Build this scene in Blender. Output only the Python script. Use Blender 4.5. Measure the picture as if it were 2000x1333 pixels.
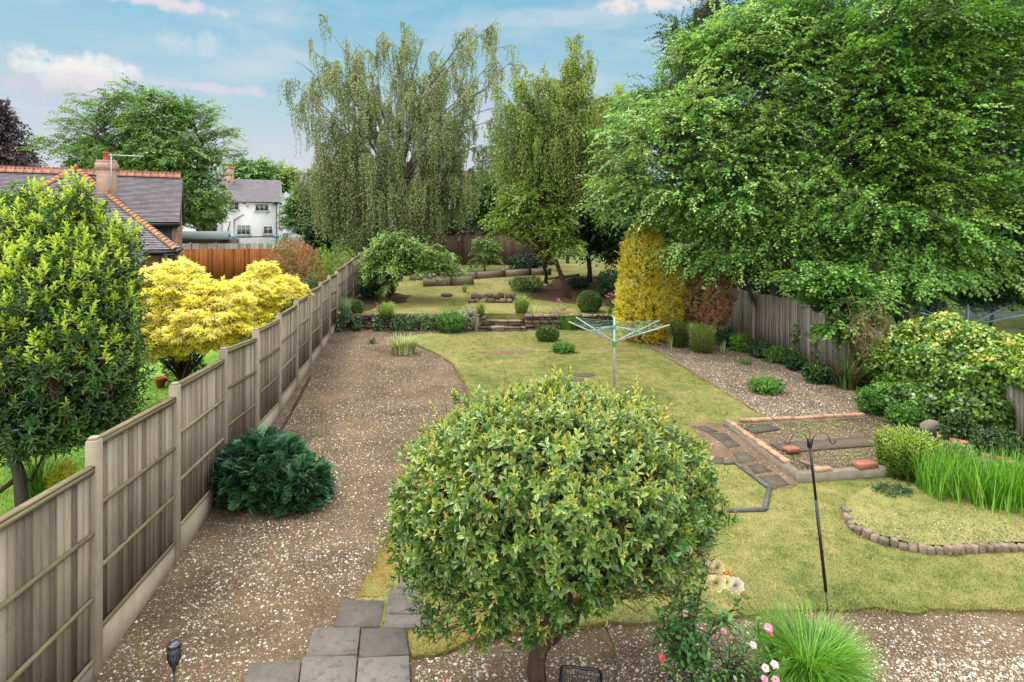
import bpy, bmesh, math, random
import numpy as np
from mathutils import Vector

# ------------------------------------------------------------------ clearing
for o in list(bpy.data.objects): bpy.data.objects.remove(o)
SC = bpy.context.scene
COL = SC.collection
rng = np.random.default_rng(11)
random.seed(5)
R = math.radians

# ------------------------------------------------------------------ camera
FX, HY, ZC = 1175.0, 450.0, 4.15           # focal length (px of a 2000 px wide frame), horizon row, eye height
cd = bpy.data.cameras.new('camera'); cam = bpy.data.objects.new('camera', cd); COL.objects.link(cam)
cam.location = (0, 0, ZC); cam.rotation_euler = (R(90), 0, 0)
cd.sensor_width = 36; cd.lens = FX / 2000 * 36; cd.shift_y = -(666.5 - HY) / 2000
cd.clip_start = .05; cd.clip_end = 3000
SC.camera = cam

# ------------------------------------------------------------------ sun, sky, exposure
SUNV = Vector((-.38, .10, .90)).normalized()
sd = bpy.data.lights.new('sun', 'SUN'); sd.energy = 1.5; sd.angle = R(14); sd.color = (1, .96, .88)
so = bpy.data.objects.new('sun', sd); COL.objects.link(so)
so.rotation_euler = SUNV.to_track_quat('Z', 'Y').to_euler(); so.location = (0, 0, 30)
SC.view_settings.view_transform = 'Standard'; SC.view_settings.look = 'None'
SC.view_settings.exposure = 1.35; SC.view_settings.gamma = 1
W = bpy.data.worlds.new('World'); SC.world = W; W.use_nodes = True
nt = W.node_tree; nt.nodes.clear()
def N(nt, t, **k):
    n = nt.nodes.new(t)
    for a, v in k.items():
        if a in n.inputs.keys() if isinstance(a, str) else False: n.inputs[a].default_value = v
        else: setattr(n, a, v)
    return n
def setin(nt, n, i, v):
    s = n.inputs[i]
    if hasattr(v, 'outputs'): nt.links.new(v.outputs[0], s)
    elif hasattr(v, 'is_output'): nt.links.new(v, s)
    else: s.default_value = v
def mth(nt, op, a, b=0.0, c=0.0, clamp=False):
    n = nt.nodes.new('ShaderNodeMath'); n.operation = op; n.use_clamp = clamp
    for i, v in enumerate((a, b, c)): setin(nt, n, i, v)
    return n
def mixc(nt, f, a, b, mode='MIX'):
    n = nt.nodes.new('ShaderNodeMix'); n.data_type = 'RGBA'; n.blend_type = mode
    setin(nt, n, 0, f)
    for i, v in ((6, a), (7, b)):
        if isinstance(v, tuple): v = (*v[:3], 1)
        setin(nt, n, i, v)
    return n.outputs[2]
def sstep(nt, v, a, b):
    n = nt.nodes.new('ShaderNodeMapRange'); n.interpolation_type = 'SMOOTHSTEP'
    setin(nt, n, 0, v); n.inputs[1].default_value = a; n.inputs[2].default_value = b
    return n
def lin(c):
    c /= 255.
    return c / 12.92 if c <= .04045 else ((c + .055) / 1.055) ** 2.4
def C(r, g, b, k=.42): return (lin(r) * k, lin(g) * k, lin(b) * k)
KX = 1 / 2 ** 1.35
sky = N(nt, 'ShaderNodeTexSky'); sky.sky_type = 'NISHITA'; sky.sun_disc = False
sky.sun_elevation = math.asin(SUNV.z); sky.sun_rotation = math.atan2(SUNV.x, SUNV.y)
sky.air_density = 1; sky.dust_density = .6; sky.ozone_density = 1
tc = N(nt, 'ShaderNodeTexCoord'); sep = N(nt, 'ShaderNodeSeparateXYZ'); nt.links.new(tc.outputs['Generated'], sep.inputs[0])
zz = sep.outputs[2]
skyc = mixc(nt, 1.0, sky.outputs[0], (.056, .067, .058), 'MULTIPLY')
fac_blue = sstep(nt, zz, .10, .42)
haze = mixc(nt, sstep(nt, zz, .04, .24), C(220, 220, 225, KX), C(186, 213, 226, KX))
blue = mixc(nt, .8, skyc, C(124, 192, 219, KX))
base = mixc(nt, fac_blue, haze, blue)
# cumulus, as patches of direction broken up by noise
dirn = nt.nodes.new('ShaderNodeVectorMath'); dirn.operation = 'NORMALIZE'; nt.links.new(tc.outputs['Generated'], dirn.inputs[0])
nz = N(nt, 'ShaderNodeTexNoise'); nz.inputs['Scale'].default_value = 22; nz.inputs['Detail'].default_value = 10; nz.inputs['Roughness'].default_value = .62
nt.links.new(dirn.outputs[0], nz.inputs['Vector'])
mp = N(nt, 'ShaderNodeMapping'); mp.inputs['Scale'].default_value = (1, 1, 4); nt.links.new(dirn.outputs[0], mp.inputs[0])
nz2 = N(nt, 'ShaderNodeTexNoise'); nz2.inputs['Scale'].default_value = 5; nz2.inputs['Detail'].default_value = 7
nt.links.new(mp.outputs[0], nz2.inputs['Vector'])
def cloudpatch(px, py, rx, rz, col, strength):
    v = Vector(((px - 1000) / FX, 1, (HY - py) / FX)); l = v.length; v /= l
    s = nt.nodes.new('ShaderNodeVectorMath'); s.operation = 'SUBTRACT'; nt.links.new(dirn.outputs[0], s.inputs[0]); s.inputs[1].default_value = v
    m = nt.nodes.new('ShaderNodeVectorMath'); m.operation = 'MULTIPLY'; nt.links.new(s.outputs[0], m.inputs[0])
    m.inputs[1].default_value = (FX * l / rx, FX * l / rx, FX * l / rz)
    q = nt.nodes.new('ShaderNodeVectorMath'); q.operation = 'LENGTH'; nt.links.new(m.outputs[0], q.inputs[0])
    d = mth(nt, 'ADD', q.outputs[1], mth(nt, 'MULTIPLY', mth(nt, 'SUBTRACT', nz.outputs[0], .5), 3.4))
    return mth(nt, 'MULTIPLY', sstep(nt, d, 1.15, .35), strength)
cum = base
veil = mth(nt, 'MULTIPLY', sstep(nt, nz2.outputs[0], .46, .74), .55)
cum = mixc(nt, veil, cum, C(226, 226, 232, KX))
for a in ((120, 172, 120, 26, C(212, 212, 222, KX), .9), (165, 142, 88, 40, C(244, 242, 240, KX), 1.0), (190, 165, 90, 26, C(214, 212, 222, KX), .55),
          (360, 85, 80, 26, C(205, 222, 232, KX), .7), (300, 2, 130, 16, C(232, 226, 230, KX), .9),
          (410, 172, 120, 12, C(222, 220, 228, KX), .8), (540, 103, 60, 18, C(200, 218, 228, KX), .5),
          (1285, 2, 95, 24, C(238, 232, 232, KX), .97), (950, 30, 120, 20, C(180, 212, 228, KX), .4)):
    cum = mixc(nt, cloudpatch(*a[:4], a[4], a[5]), cum, a[4])
# unseen bright cloud added above and behind the view to light the garden
over = sstep(nt, zz, .40, .62)
cum = mixc(nt, over, cum, (1.95, 1.97, 2.0))
back = sstep(nt, sep.outputs[1], .0, -.4)
cum = mixc(nt, back, cum, (1.35, 1.36, 1.38))
bg = N(nt, 'ShaderNodeBackground'); bg.inputs['Strength'].default_value = 1.0
nt.links.new(cum, bg.inputs[0]); wo = N(nt, 'ShaderNodeOutputWorld'); nt.links.new(bg.outputs[0], wo.inputs[0])

# ------------------------------------------------------------------ terrain
def g_low(y): return np.interp(y, [6, 13, 17, 22.3, 36, 70, 300], [0, .12, .29, .47, 1.0, 2.0, 3.0])
def g_up(y): return np.interp(y, [22.3, 24.8, 26.3, 29, 32, 36], [1.02, 1.2, 1.4, 1.8, 2.1, 2.15])
def at(px, py, g=g_low, dz=0.0):
    """the ground point seen at a place in the photograph"""
    d = 10.
    for _ in range(60): d = .5 * d + .5 * FX * (ZC - float(g(d)) - dz) / (py - HY)
    return np.array([(px - 1000) * d / FX, d, float(g(d)) + dz])
def pt(px, py, d): return np.array([(px - 1000) * d / FX, d, ZC - (py - HY) * d / FX])

# ------------------------------------------------------------------ tags, objects
def T(o, label=None, cat=None, group=None, kind=None):
    if label: o['label'] = label
    if cat: o['category'] = cat
    if group: o['group'] = group
    if kind: o['kind'] = kind
    return o
def root(name, loc, label, cat, group=None):
    e = bpy.data.objects.new(name, None); e.location = tuple(float(v) for v in loc); e.empty_display_size = .2
    COL.objects.link(e); T(e, label, cat, group); return e
def wloc(p):
    l = Vector((0, 0, 0))
    while p is not None: l += p.location; p = p.parent
    return l
def mesh_obj(name, V, loops, starts, mats, parent=None, attrs=None, smooth=False, mi=None, keep=False):
    V = np.asarray(V, dtype=np.float64).reshape(-1, 3)
    me = bpy.data.meshes.new(name)
    if parent is not None: loc = np.zeros(3); off = np.array(wloc(parent))
    elif keep: loc = off = np.zeros(3)
    else:
        lo, hi = V.min(0), V.max(0); loc = off = np.array([(lo[0] + hi[0]) / 2, (lo[1] + hi[1]) / 2, lo[2]])
    me.vertices.add(len(V)); me.vertices.foreach_set('co', (V - off).astype(np.float32).ravel())
    me.loops.add(len(loops)); me.loops.foreach_set('vertex_index', np.asarray(loops, dtype=np.int32))
    me.polygons.add(len(starts)); me.polygons.foreach_set('loop_start', np.asarray(starts, dtype=np.int32))
    if mi is not None: me.polygons.foreach_set('material_index', np.asarray(mi, dtype=np.int32))
    if smooth: me.polygons.foreach_set('use_smooth', np.ones(len(starts), dtype=bool))
    me.update(calc_edges=True)
    for k, a in (attrs or {}).items():
        at_ = me.attributes.new(k, 'FLOAT', 'POINT'); at_.data.foreach_set('value', np.asarray(a, dtype=np.float32))
    for m in (mats if isinstance(mats, (list, tuple)) else [mats]): me.materials.append(m)
    ob = bpy.data.objects.new(name, me); ob.location = tuple(loc); COL.objects.link(ob)
    if parent is not None: ob.parent = parent
    return ob

def unit(a):
    a = np.asarray(a, float); return a / np.maximum(np.linalg.norm(a, axis=-1, keepdims=True), 1e-9)
class MB:
    """collects solid shapes in world space, builds one mesh"""
    def __init__(s): s.V = []; s.F = []; s.r = []; s.n = 0; s.mi = []
    def add(s, V, F, r=None, m=0):
        V = np.asarray(V, float).reshape(-1, 3); r = random.random() if r is None else r
        s.V.append(V); s.F += [tuple(i + s.n for i in f) for f in F]; s.r += [r] * len(V); s.n += len(V); s.mi += [m] * len(F)
    def box(s, c, size, ax=None, r=None, m=0, jit=0, bev=0):
        """ax: 3x3 rows = local axes"""
        h = np.array(size) / 2
        ax = np.eye(3) if ax is None else np.asarray(ax, float)
        if bev <= 0:
            L = np.array([[x, y, z] for z in (-1, 1) for y in (-1, 1) for x in (-1, 1)], float) * h
            F = [(0, 2, 3, 1), (4, 5, 7, 6), (0, 1, 5, 4), (2, 6, 7, 3), (0, 4, 6, 2), (1, 3, 7, 5)]
        else:
            b = min(bev, *(h * .45)); L = []; F = []
            rings = [(-h[2], b), (-h[2] + b, 0), (h[2] - b, 0), (h[2], b)]
            for z, i in rings:
                x, y = h[0] - i, h[1] - i
                L += [[-x + b, -y, z], [x - b, -y, z], [x, -y + b, z], [x, y - b, z], [x - b, y, z], [-x + b, y, z], [-x, y - b, z], [-x, -y + b, z]]
            for k in range(3):
                for i in range(8): j = (i + 1) % 8; F.append((k * 8 + i, k * 8 + j, k * 8 + 8 + j, k * 8 + 8 + i))
            F.append(tuple(range(7, -1, -1))); F.append(tuple(range(24, 32))); L = np.array(L)
        if jit: L = L + rng.normal(0, jit, L.shape)
        s.add(L @ ax + np.asarray(c, float), F, r, m)
    def beam(s, a, b, w, h, r=None, m=0, up=(0, 0, 1), bev=0, jit=0):
        a, b = np.asarray(a, float), np.asarray(b, float); u = b - a; L = np.linalg.norm(u); u /= L
        v = unit(np.cross(up, u)); n = np.cross(u, v)
        s.box((a + b) / 2, (L, w, h), np.array([u, v, n]), r, m, jit, bev)
    def tube(s, P, rad, k=8, r=None, m=0, cap=True):
        P = np.asarray(P, float); n = len(P); rad = np.broadcast_to(np.asarray(rad, float), (n,))
        Tn = unit(np.gradient(P, axis=0)) if n > 2 else np.repeat(unit(P[1:] - P[:1]), 2, 0)
        ref = np.array([0, 0, 1.]) if abs(Tn[0][2]) < .9 else np.array([1., 0, 0])
        V = []
        for i in range(n):
            a = unit(np.cross(Tn[i], ref)); b = np.cross(Tn[i], a); ref = -b if False else np.cross(a, Tn[i]) if False else ref
            t = np.arange(k) * 2 * math.pi / k
            V.append(P[i] + rad[i] * (np.outer(np.cos(t), a) + np.outer(np.sin(t), b)))
        F = [(i * k + j, i * k + (j + 1) % k, (i + 1) * k + (j + 1) % k, (i + 1) * k + j) for i in range(n - 1) for j in range(k)]
        if cap: F += [tuple(range(k - 1, -1, -1)), tuple((n - 1) * k + j for j in range(k))]
        s.add(np.concatenate(V), F, r, m)
    def lathe(s, c, prof, k=16, r=None, m=0):
        """prof: (radius, z) rows"""
        V = [(c[0] + p * math.cos(2 * math.pi * j / k), c[1] + p * math.sin(2 * math.pi * j / k), c[2] + z) for p, z in prof for j in range(k)]
        n = len(prof)
        F = [(i * k + j, i * k + (j + 1) % k, (i + 1) * k + (j + 1) % k, (i + 1) * k + j) for i in range(n - 1) for j in range(k)]
        F += [tuple(range(k - 1, -1, -1)), tuple((n - 1) * k + j for j in range(k))]
        s.add(V, F, r, m)
    def build(s, name, mat, parent=None, smooth=False):
        V = np.concatenate(s.V); tot = np.array([len(f) for f in s.F]); st = np.concatenate([[0], np.cumsum(tot)[:-1]])
        return mesh_obj(name, V, [i for f in s.F for i in f], st, mat, parent, {'rnd': s.r}, smooth, s.mi)

# ------------------------------------------------------------------ foliage builders (numpy)
TPL = {  # (along, across, out) templates + faces
 'd': (np.array([[0, 0, 0], [.45, .5, .12], [1, 0, 0], [.45, -.5, .12]]), [(0, 3, 2), (0, 2, 1)]),
 'o': (np.array([[0, 0, 0], [.28, .42, .1], [.7, .4, .08], [1, 0, -.08], [.7, -.4, .08], [.28, -.42, .1]]), [(0, 5, 4, 3), (0, 3, 2, 1)]),
 'v': (np.array([[0, 0, 0], [.3, -.42, .1], [.3, 0, 0], [.3, .42, .1], [.68, -.38, .07], [.68, 0, .0], [.68, .38, .07], [1, 0, -.1]]),
       [(0, 1, 2), (0, 2, 3), (1, 4, 5, 2), (2, 5, 6, 3), (4, 7, 5), (5, 7, 6)]),
 'i': (np.array([[0, 0, 0], [.1, .42, 0], [.5, .5, .06], [1, 0, -.05], [.5, -.5, .06], [.1, -.42, 0]]), [(0, 5, 4, 3), (0, 3, 2, 1)]),
}
def star(angs, lens, w):
    V, F = [], []
    for i, (a, l) in enumerate(zip(angs, lens)):
        ca, sa = math.cos(R(a)), math.sin(R(a)); b = len(V)
        for u, v, z in ((0, 0, 0), (.5, .5 * w / l * l, .04), (1, 0, -.1), (.5, -.5 * w / l * l, .04)):
            u *= l; V.append([u * ca - v * sa, u * sa + v * ca, z * l])
        F.append((b, b + 3, b + 2, b + 1))
    return np.array(V), F
TPL['m'] = star((0, 48, -48, 98, -98), (1, .88, .88, .55, .55), .3)
EDGE = {'v': np.array([.35, 1, 0, 1, 1, 0, 1, .9])}
class Leaves:
    def __init__(s): s.V = []; s.L = []; s.S = []; s.r = []; s.e = []; s.nv = 0; s.nl = 0
    def add(s, P, D, Nn, L, W, tpl='d', rnd=None):
        n = len(P)
        if n == 0: return
        t, F = TPL[tpl]; k = len(t)
        D = unit(D); S = unit(np.cross(D, Nn)); Nn = np.cross(S, D)
        L = np.broadcast_to(np.asarray(L, float), (n,))[:, None, None]; W = np.broadcast_to(np.asarray(W, float), (n,))[:, None, None]
        if tpl == 'm': W = L
        V = P[:, None, :] + D[:, None] * (L * t[None, :, 0:1]) + S[:, None] * (W * t[None, :, 1:2]) + Nn[:, None] * (L * t[None, :, 2:3])
        lp = np.concatenate([np.array(f) for f in F]); tot = np.array([len(f) for f in F]); st = np.concatenate([[0], np.cumsum(tot)[:-1]])
        s.L.append((lp[None] + (s.nv + k * np.arange(n))[:, None]).ravel())
        s.S.append((st[None] + (s.nl + len(lp) * np.arange(n))[:, None]).ravel())
        s.V.append(V.reshape(-1, 3)); s.nv += n * k; s.nl += n * len(lp)
        rnd = rng.random(n) if rnd is None else rnd
        s.r.append(np.repeat(rnd, k)); s.e.append(np.tile(EDGE.get(tpl, np.zeros(k)), n))
    def blades(s, P, Dh, L, W, bend, rnd=None, seg=3):
        """arching blades: start upward, lean toward Dh (horizontal), droop with bend"""
        n = len(P); L = np.broadcast_to(L, (n,)); W = np.broadcast_to(W, (n,)); bend = np.broadcast_to(bend, (n,))
        up = np.array([0, 0, 1.]); S = unit(np.cross(Dh, up)); pts = []
        pos = P.copy(); ang = rng.uniform(.03, .3, n)
        for i in range(seg + 1):
            w = (W * (1 - (i / (seg + .0)) ** 1.6) * .5)[:, None]
            pts.append(pos - S * w); pts.append(pos + S * w)
            pos = pos + (L / seg)[:, None] * (unit(Dh) * np.sin(ang)[:, None] + up * np.cos(ang)[:, None]); ang = ang + bend / seg
        V = np.stack(pts, 1); k = 2 * (seg + 1)
        lp = np.concatenate([[2 * i, 2 * i + 1, 2 * i + 3, 2 * i + 2] for i in range(seg)]); st = np.arange(seg) * 4
        s.L.append((lp[None] + (s.nv + k * np.arange(n))[:, None]).ravel()); s.S.append((st[None] + (s.nl + len(lp) * np.arange(n))[:, None]).ravel())
        s.V.append(V.reshape(-1, 3)); s.nv += n * k; s.nl += n * len(lp)
        s.r.append(np.repeat(rng.random(n) if rnd is None else rnd, k)); s.e.append(np.zeros(n * k))
    def segs(s, A, B, ra, rb, rnd=None):
        """three-sided twigs"""
        A, B = np.asarray(A, float), np.asarray(B, float); n = len(A)
        if n == 0: return
        D = unit(B - A); ref = np.where(np.abs(D[:, 2:3]) < .9, [[0, 0, 1.]], [[1., 0, 0]])
        a = unit(np.cross(D, ref)); b = np.cross(D, a)
        ra = np.broadcast_to(ra, (n,))[:, None]; rb = np.broadcast_to(rb, (n,))[:, None]; V = []
        for P, r_ in ((A, ra), (B, rb)):
            for t in (0, 2.094, 4.189): V.append(P + r_ * (a * math.cos(t) + b * math.sin(t)))
        V = np.stack(V, 1); lp = np.array([0, 1, 4, 3, 1, 2, 5, 4, 2, 0, 3, 5]); st = np.array([0, 4, 8])
        s.L.append((lp[None] + (s.nv + 6 * np.arange(n))[:, None]).ravel()); s.S.append((st[None] + (s.nl + 12 * np.arange(n))[:, None]).ravel())
        s.V.append(V.reshape(-1, 3)); s.nv += n * 6; s.nl += n * 12
        s.r.append(np.repeat(rng.random(n) if rnd is None else rnd, 6)); s.e.append(np.zeros(n * 6))
    def build(s, name, mat, parent=None, smooth=False, keep=False):
        return mesh_obj(name, np.concatenate(s.V), np.concatenate(s.L), np.concatenate(s.S), mat, parent,
                        {'rnd': np.concatenate(s.r), 'edge': np.concatenate(s.e)}, smooth, keep=keep)
def rdir(n): return unit(rng.normal(size=(n, 3)))
def wob(D, f=2.0, ph=0.0):
    """cheap smooth noise on directions / points, about -1..1"""
    x, y, z = D[:, 0] * f + ph, D[:, 1] * f + ph * 1.7, D[:, 2] * f - ph
    return (np.sin(2.1 * x + 1.3 * np.sin(1.7 * y)) + np.sin(2.3 * y + 1.5 * np.sin(1.9 * z)) + np.sin(2.7 * z + 1.2 * np.sin(2.2 * x))) / 3 * .7 \
        + .3 * np.sin(5.1 * x + 2 * y) * np.sin(4.7 * z + 1.1 * y)
def shell(blobs, n, depth=.18, lump=.1, lf=2.5, zmin=None, inside=.86, front=1.0, nzmin=-1):
    """points spread through the outer shell of a union of ellipsoids -> P, outward dir"""
    c = np.array([b[0] for b in blobs], float); r = np.array([b[1] for b in blobs], float)
    w = (r[:, 0] * r[:, 2] + r[:, 1] * r[:, 2] + r[:, 0] * r[:, 1]); w /= w.sum()
    outP, outD, got = [], [], 0; ph = rng.uniform(0, 9)
    while got < n:
        m = int((n - got) * 2.5) + 50
        i = rng.choice(len(blobs), m, p=w); D = rdir(m)
        k = (D[:, 2] > nzmin) & ((D[:, 1] < .25) | (rng.random(m) < front))
        i, D = i[k], D[k]; m = len(i)
        rr = 1 + lump * wob(D + c[i] * .37, lf, ph) - depth * rng.random(m) ** 1.7
        P = c[i] + r[i] * D * rr[:, None]; ok = np.ones(m, bool)
        for j in range(len(blobs)):
            q = np.linalg.norm((P - c[j]) / r[j], axis=1); ok &= (q > inside) | (i == j)
        if zmin is not None: ok &= P[:, 2] > (zmin(P[:, 1]) if callable(zmin) else zmin)
        outP.append(P[ok]); outD.append(unit(D / r[i])[ok]); got += ok.sum()
    return np.concatenate(outP)[:n], np.concatenate(outD)[:n]
def rosette(lv, O, D, m, L, W, sl, tpl='o', spread=(40, 85), rnd=None, tiplight=0.0, lvar=.25):
    """shoots: m leaves spiralled round each shoot"""
    n = len(O); D = unit(D); ref = np.where(np.abs(D[:, 2:3]) < .9, [[0, 0, 1.]], [[1., 0, 0]])
    a = unit(np.cross(D, ref)); b = np.cross(D, a); base = rng.uniform(0, 6.28, n); rs = rng.random(n) if rnd is None else rnd
    for j in range(m):
        f = j / max(1, m - 1); th = base + j * 2.4 + rng.normal(0, .25, n); e = np.radians(spread[1] + (spread[0] - spread[1]) * f + rng.normal(0, 10, n))
        rad = a * np.cos(th)[:, None] + b * np.sin(th)[:, None]
        ld = D * np.cos(e)[:, None] + rad * np.sin(e)[:, None]; nn = D * np.sin(e)[:, None] - rad * np.cos(e)[:, None]
        l = L * (1 - lvar * f) * rng.uniform(.8, 1.15, n)
        lv.add(O + D * (sl * f) , ld + rng.normal(0, .08, (n, 3)), nn + rng.normal(0, .18, (n, 3)), l, l * W / L, tpl,
               np.clip(.55 * rs + .3 * rng.random(n) + tiplight * f, 0, 1))
def sprays(lv, O, D, Up, Ls, m, L, W, droop=.15, tpl='d', rnd=None, tw=None):
    """flat sprays: a twig with m alternating leaves"""
    n = len(O); D = unit(D); S = unit(np.cross(D, Up)); Up = np.cross(S, D); rs = rng.random(n) if rnd is None else rnd
    Ls = np.broadcast_to(Ls, (n,)); dn = np.array([0, 0, -1.])
    for j in range(m):
        f = (j + .8) / m; sg = 1 if j % 2 else -1
        if j == m - 1: sg = 0
        P = O + D * (Ls * f)[:, None] + dn * (droop * Ls * f * f)[:, None] + rng.normal(0, .02, (n, 3))
        ld = D * .6 + S * sg * .8 + dn * (.12 + droop * f) + rng.normal(0, .16, (n, 3)); l = L * rng.uniform(.75, 1.15, n)
        lv.add(P, ld, Up + rng.normal(0, .28, (n, 3)), l, l * W / L, tpl, np.clip(.6 * rs + .4 * rng.random(n), 0, 1))
    if tw is not None: tw.segs(O, O + D * Ls[:, None] + dn * (droop * Ls)[:, None], .007, .003)
def bez(a, b, c, t):
    t = np.asarray(t)[:, None]; return (1 - t) ** 2 * a + 2 * t * (1 - t) * b + t * t * c
# ------------------------------------------------------------------ materials
def mat(name, rough=.7, spec=.3):
    m = bpy.data.materials.new(name); m.use_nodes = True; nt = m.node_tree; b = nt.nodes['Principled BSDF']
    b.inputs['Roughness'].default_value = rough; b.inputs['Specular IOR Level'].default_value = spec
    return m, nt, b
def attr(nt, n='rnd'): a = N(nt, 'ShaderNodeAttribute'); a.attribute_name = n; return a.outputs['Fac']
def ramp(nt, f, stops):
    r = N(nt, 'ShaderNodeValToRGB'); setin(nt, r, 0, f); e = r.color_ramp.elements
    while len(e) < len(stops): e.new(.5)
    for i, (p, c) in enumerate(stops): e[i].position = p; e[i].color = (*c, 1)
    return r.outputs[0]
def wpos(nt, scale=(1, 1, 1)):
    g = N(nt, 'ShaderNodeNewGeometry'); mp = N(nt, 'ShaderNodeMapping'); mp.inputs['Scale'].default_value = scale
    nt.links.new(g.outputs['Position'], mp.inputs[0]); return mp.outputs[0]
def noise(nt, s, d=4, v=None, rough=.55, dist=0):
    n = N(nt, 'ShaderNodeTexNoise'); n.inputs['Scale'].default_value = s; n.inputs['Detail'].default_value = d
    n.inputs['Roughness'].default_value = rough; n.inputs['Distortion'].default_value = dist
    nt.links.new(v if v is not None else wpos(nt), n.inputs['Vector']); return n.outputs[0]
def bump(nt, b, h, s=.4, d=.02):
    n = N(nt, 'ShaderNodeBump'); n.inputs['Strength'].default_value = s; n.inputs['Distance'].default_value = d
    setin(nt, n, 'Height', h); nt.links.new(n.outputs[0], b.inputs['Normal'])
def leafmat(name, cols, trans=.3, rough=.42, edge=None, clump=.35, cs=1.1, spec=.35):
    """cols: dark, mid, light display colours (0..255)"""
    m, nt, b = mat(name, rough, spec)
    f = mth(nt, 'ADD', attr(nt), mth(nt, 'MULTIPLY', mth(nt, 'SUBTRACT', noise(nt, cs, 2), .5), clump * 3), clamp=True)
    c = ramp(nt, f, [(i / (len(cols) - 1), C(*q, .64)) for i, q in enumerate(cols)])
    if edge:
        e = attr(nt, 'edge'); e2 = mth(nt, 'MULTIPLY', sstep(nt, e, .5, .95), sstep(nt, attr(nt), .25, .7)); c = mixc(nt, e2, c, C(*edge, .64))
    nt.links.new(c, b.inputs['Base Color'])
    if trans:
        t = N(nt, 'ShaderNodeBsdfTranslucent'); nt.links.new(mixc(nt, 1.0, c, (1.18, 1.2, .78), 'MULTIPLY'), t.inputs[0])
        mx = N(nt, 'ShaderNodeMixShader'); mx.inputs[0].default_value = trans
        nt.links.new(b.outputs[0], mx.inputs[1]); nt.links.new(t.outputs[0], mx.inputs[2])
        nt.links.new(mx.outputs[0], nt.nodes['Material Output'].inputs[0])
    return m
def flat(name, col, rough=.6, var=.25, s=6, spec=.3, metal=0, bs=.15, bscale=60):
    m, nt, b = mat(name, rough, spec); b.inputs['Metallic'].default_value = metal
    c = C(*col); n = noise(nt, s, 5); f = mth(nt, 'ADD', mth(nt, 'MULTIPLY', n, .7), mth(nt, 'MULTIPLY', attr(nt), .3))
    nt.links.new(ramp(nt, f, [(.25, tuple(x * (1 - var) for x in c)), (.75, tuple(min(.9, x * (1 + var)) for x in c))]), b.inputs['Base Color'])
    if bs: bump(nt, b, noise(nt, bscale, 3), bs, .01)
    return m
def wood(name, dark, midc, light, sc=(25, 25, 1.3), green=0.0, bs=.35):
    m, nt, b = mat(name, .85, .15); v = wpos(nt, sc)
    g = noise(nt, 1.6, 7, v, .65, .4); big = noise(nt, 1.2, 3)
    f = mth(nt, 'ADD', mth(nt, 'MULTIPLY', g, .5), mth(nt, 'ADD', mth(nt, 'MULTIPLY', attr(nt), .42), mth(nt, 'MULTIPLY', mth(nt, 'SUBTRACT', big, .5), .35)))
    c = ramp(nt, f, [(.22, C(*dark)), (.5, C(*midc)), (.85, C(*light))])
    vk = N(nt, 'ShaderNodeTexVoronoi'); vk.inputs['Scale'].default_value = 1; nt.links.new(wpos(nt, (9, 9, 4.5)), vk.inputs['Vector'])
    kn = mth(nt, 'MULTIPLY', sstep(nt, vk.outputs['Distance'], .11, .05), .6); c = mixc(nt, kn, c, C(*[x * .55 for x in dark]))
    if green: c = mixc(nt, mth(nt, 'MULTIPLY', sstep(nt, noise(nt, 2.2, 4), .45, .75), green), c, C(128, 132, 88))
    nt.links.new(c, b.inputs['Base Color']); bump(nt, b, g, bs, .01); return m
def masonry(name, base, mort, sx, sy, rot=0, var=.3, vec=None):
    m, nt, b = mat(name, .9, .15)
    br = N(nt, 'ShaderNodeTexBrick'); br.inputs['Scale'].default_value = 1; br.inputs['Brick Width'].default_value = sx; br.inputs['Row Height'].default_value = sy
    br.inputs['Mortar Size'].default_value = .011; br.inputs['Bias'].default_value = 0
    c = C(*base); br.inputs['Color1'].default_value = (*[x * (1 - var) for x in c], 1); br.inputs['Color2'].default_value = (*[x * (1 + var) for x in c], 1)
    br.inputs['Mortar'].default_value = (*C(*mort), 1)
    g = N(nt, 'ShaderNodeNewGeometry'); mp = N(nt, 'ShaderNodeMapping'); mp.inputs['Rotation'].default_value = (0, 0, -rot); nt.links.new(g.outputs['Position'], mp.inputs[0])
    sp = N(nt, 'ShaderNodeSeparateXYZ'); nt.links.new(mp.outputs[0], sp.inputs[0]); cb = N(nt, 'ShaderNodeCombineXYZ')
    nt.links.new(mth(nt, 'ADD', sp.outputs[0], sp.outputs[1]).outputs[0], cb.inputs[0]); nt.links.new(sp.outputs[2], cb.inputs[1]); nt.links.new(cb.outputs[0], br.inputs['Vector'])
    nt.links.new(mixc(nt, .35, br.outputs[0], ramp(nt, noise(nt, 3, 5), [(.3, tuple(x * .6 for x in c)), (.7, tuple(x * 1.3 for x in c))])), b.inputs['Base Color'])
    bump(nt, b, mth(nt, 'SUBTRACT', 1, br.outputs['Fac']), .4, .01); return m

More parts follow.
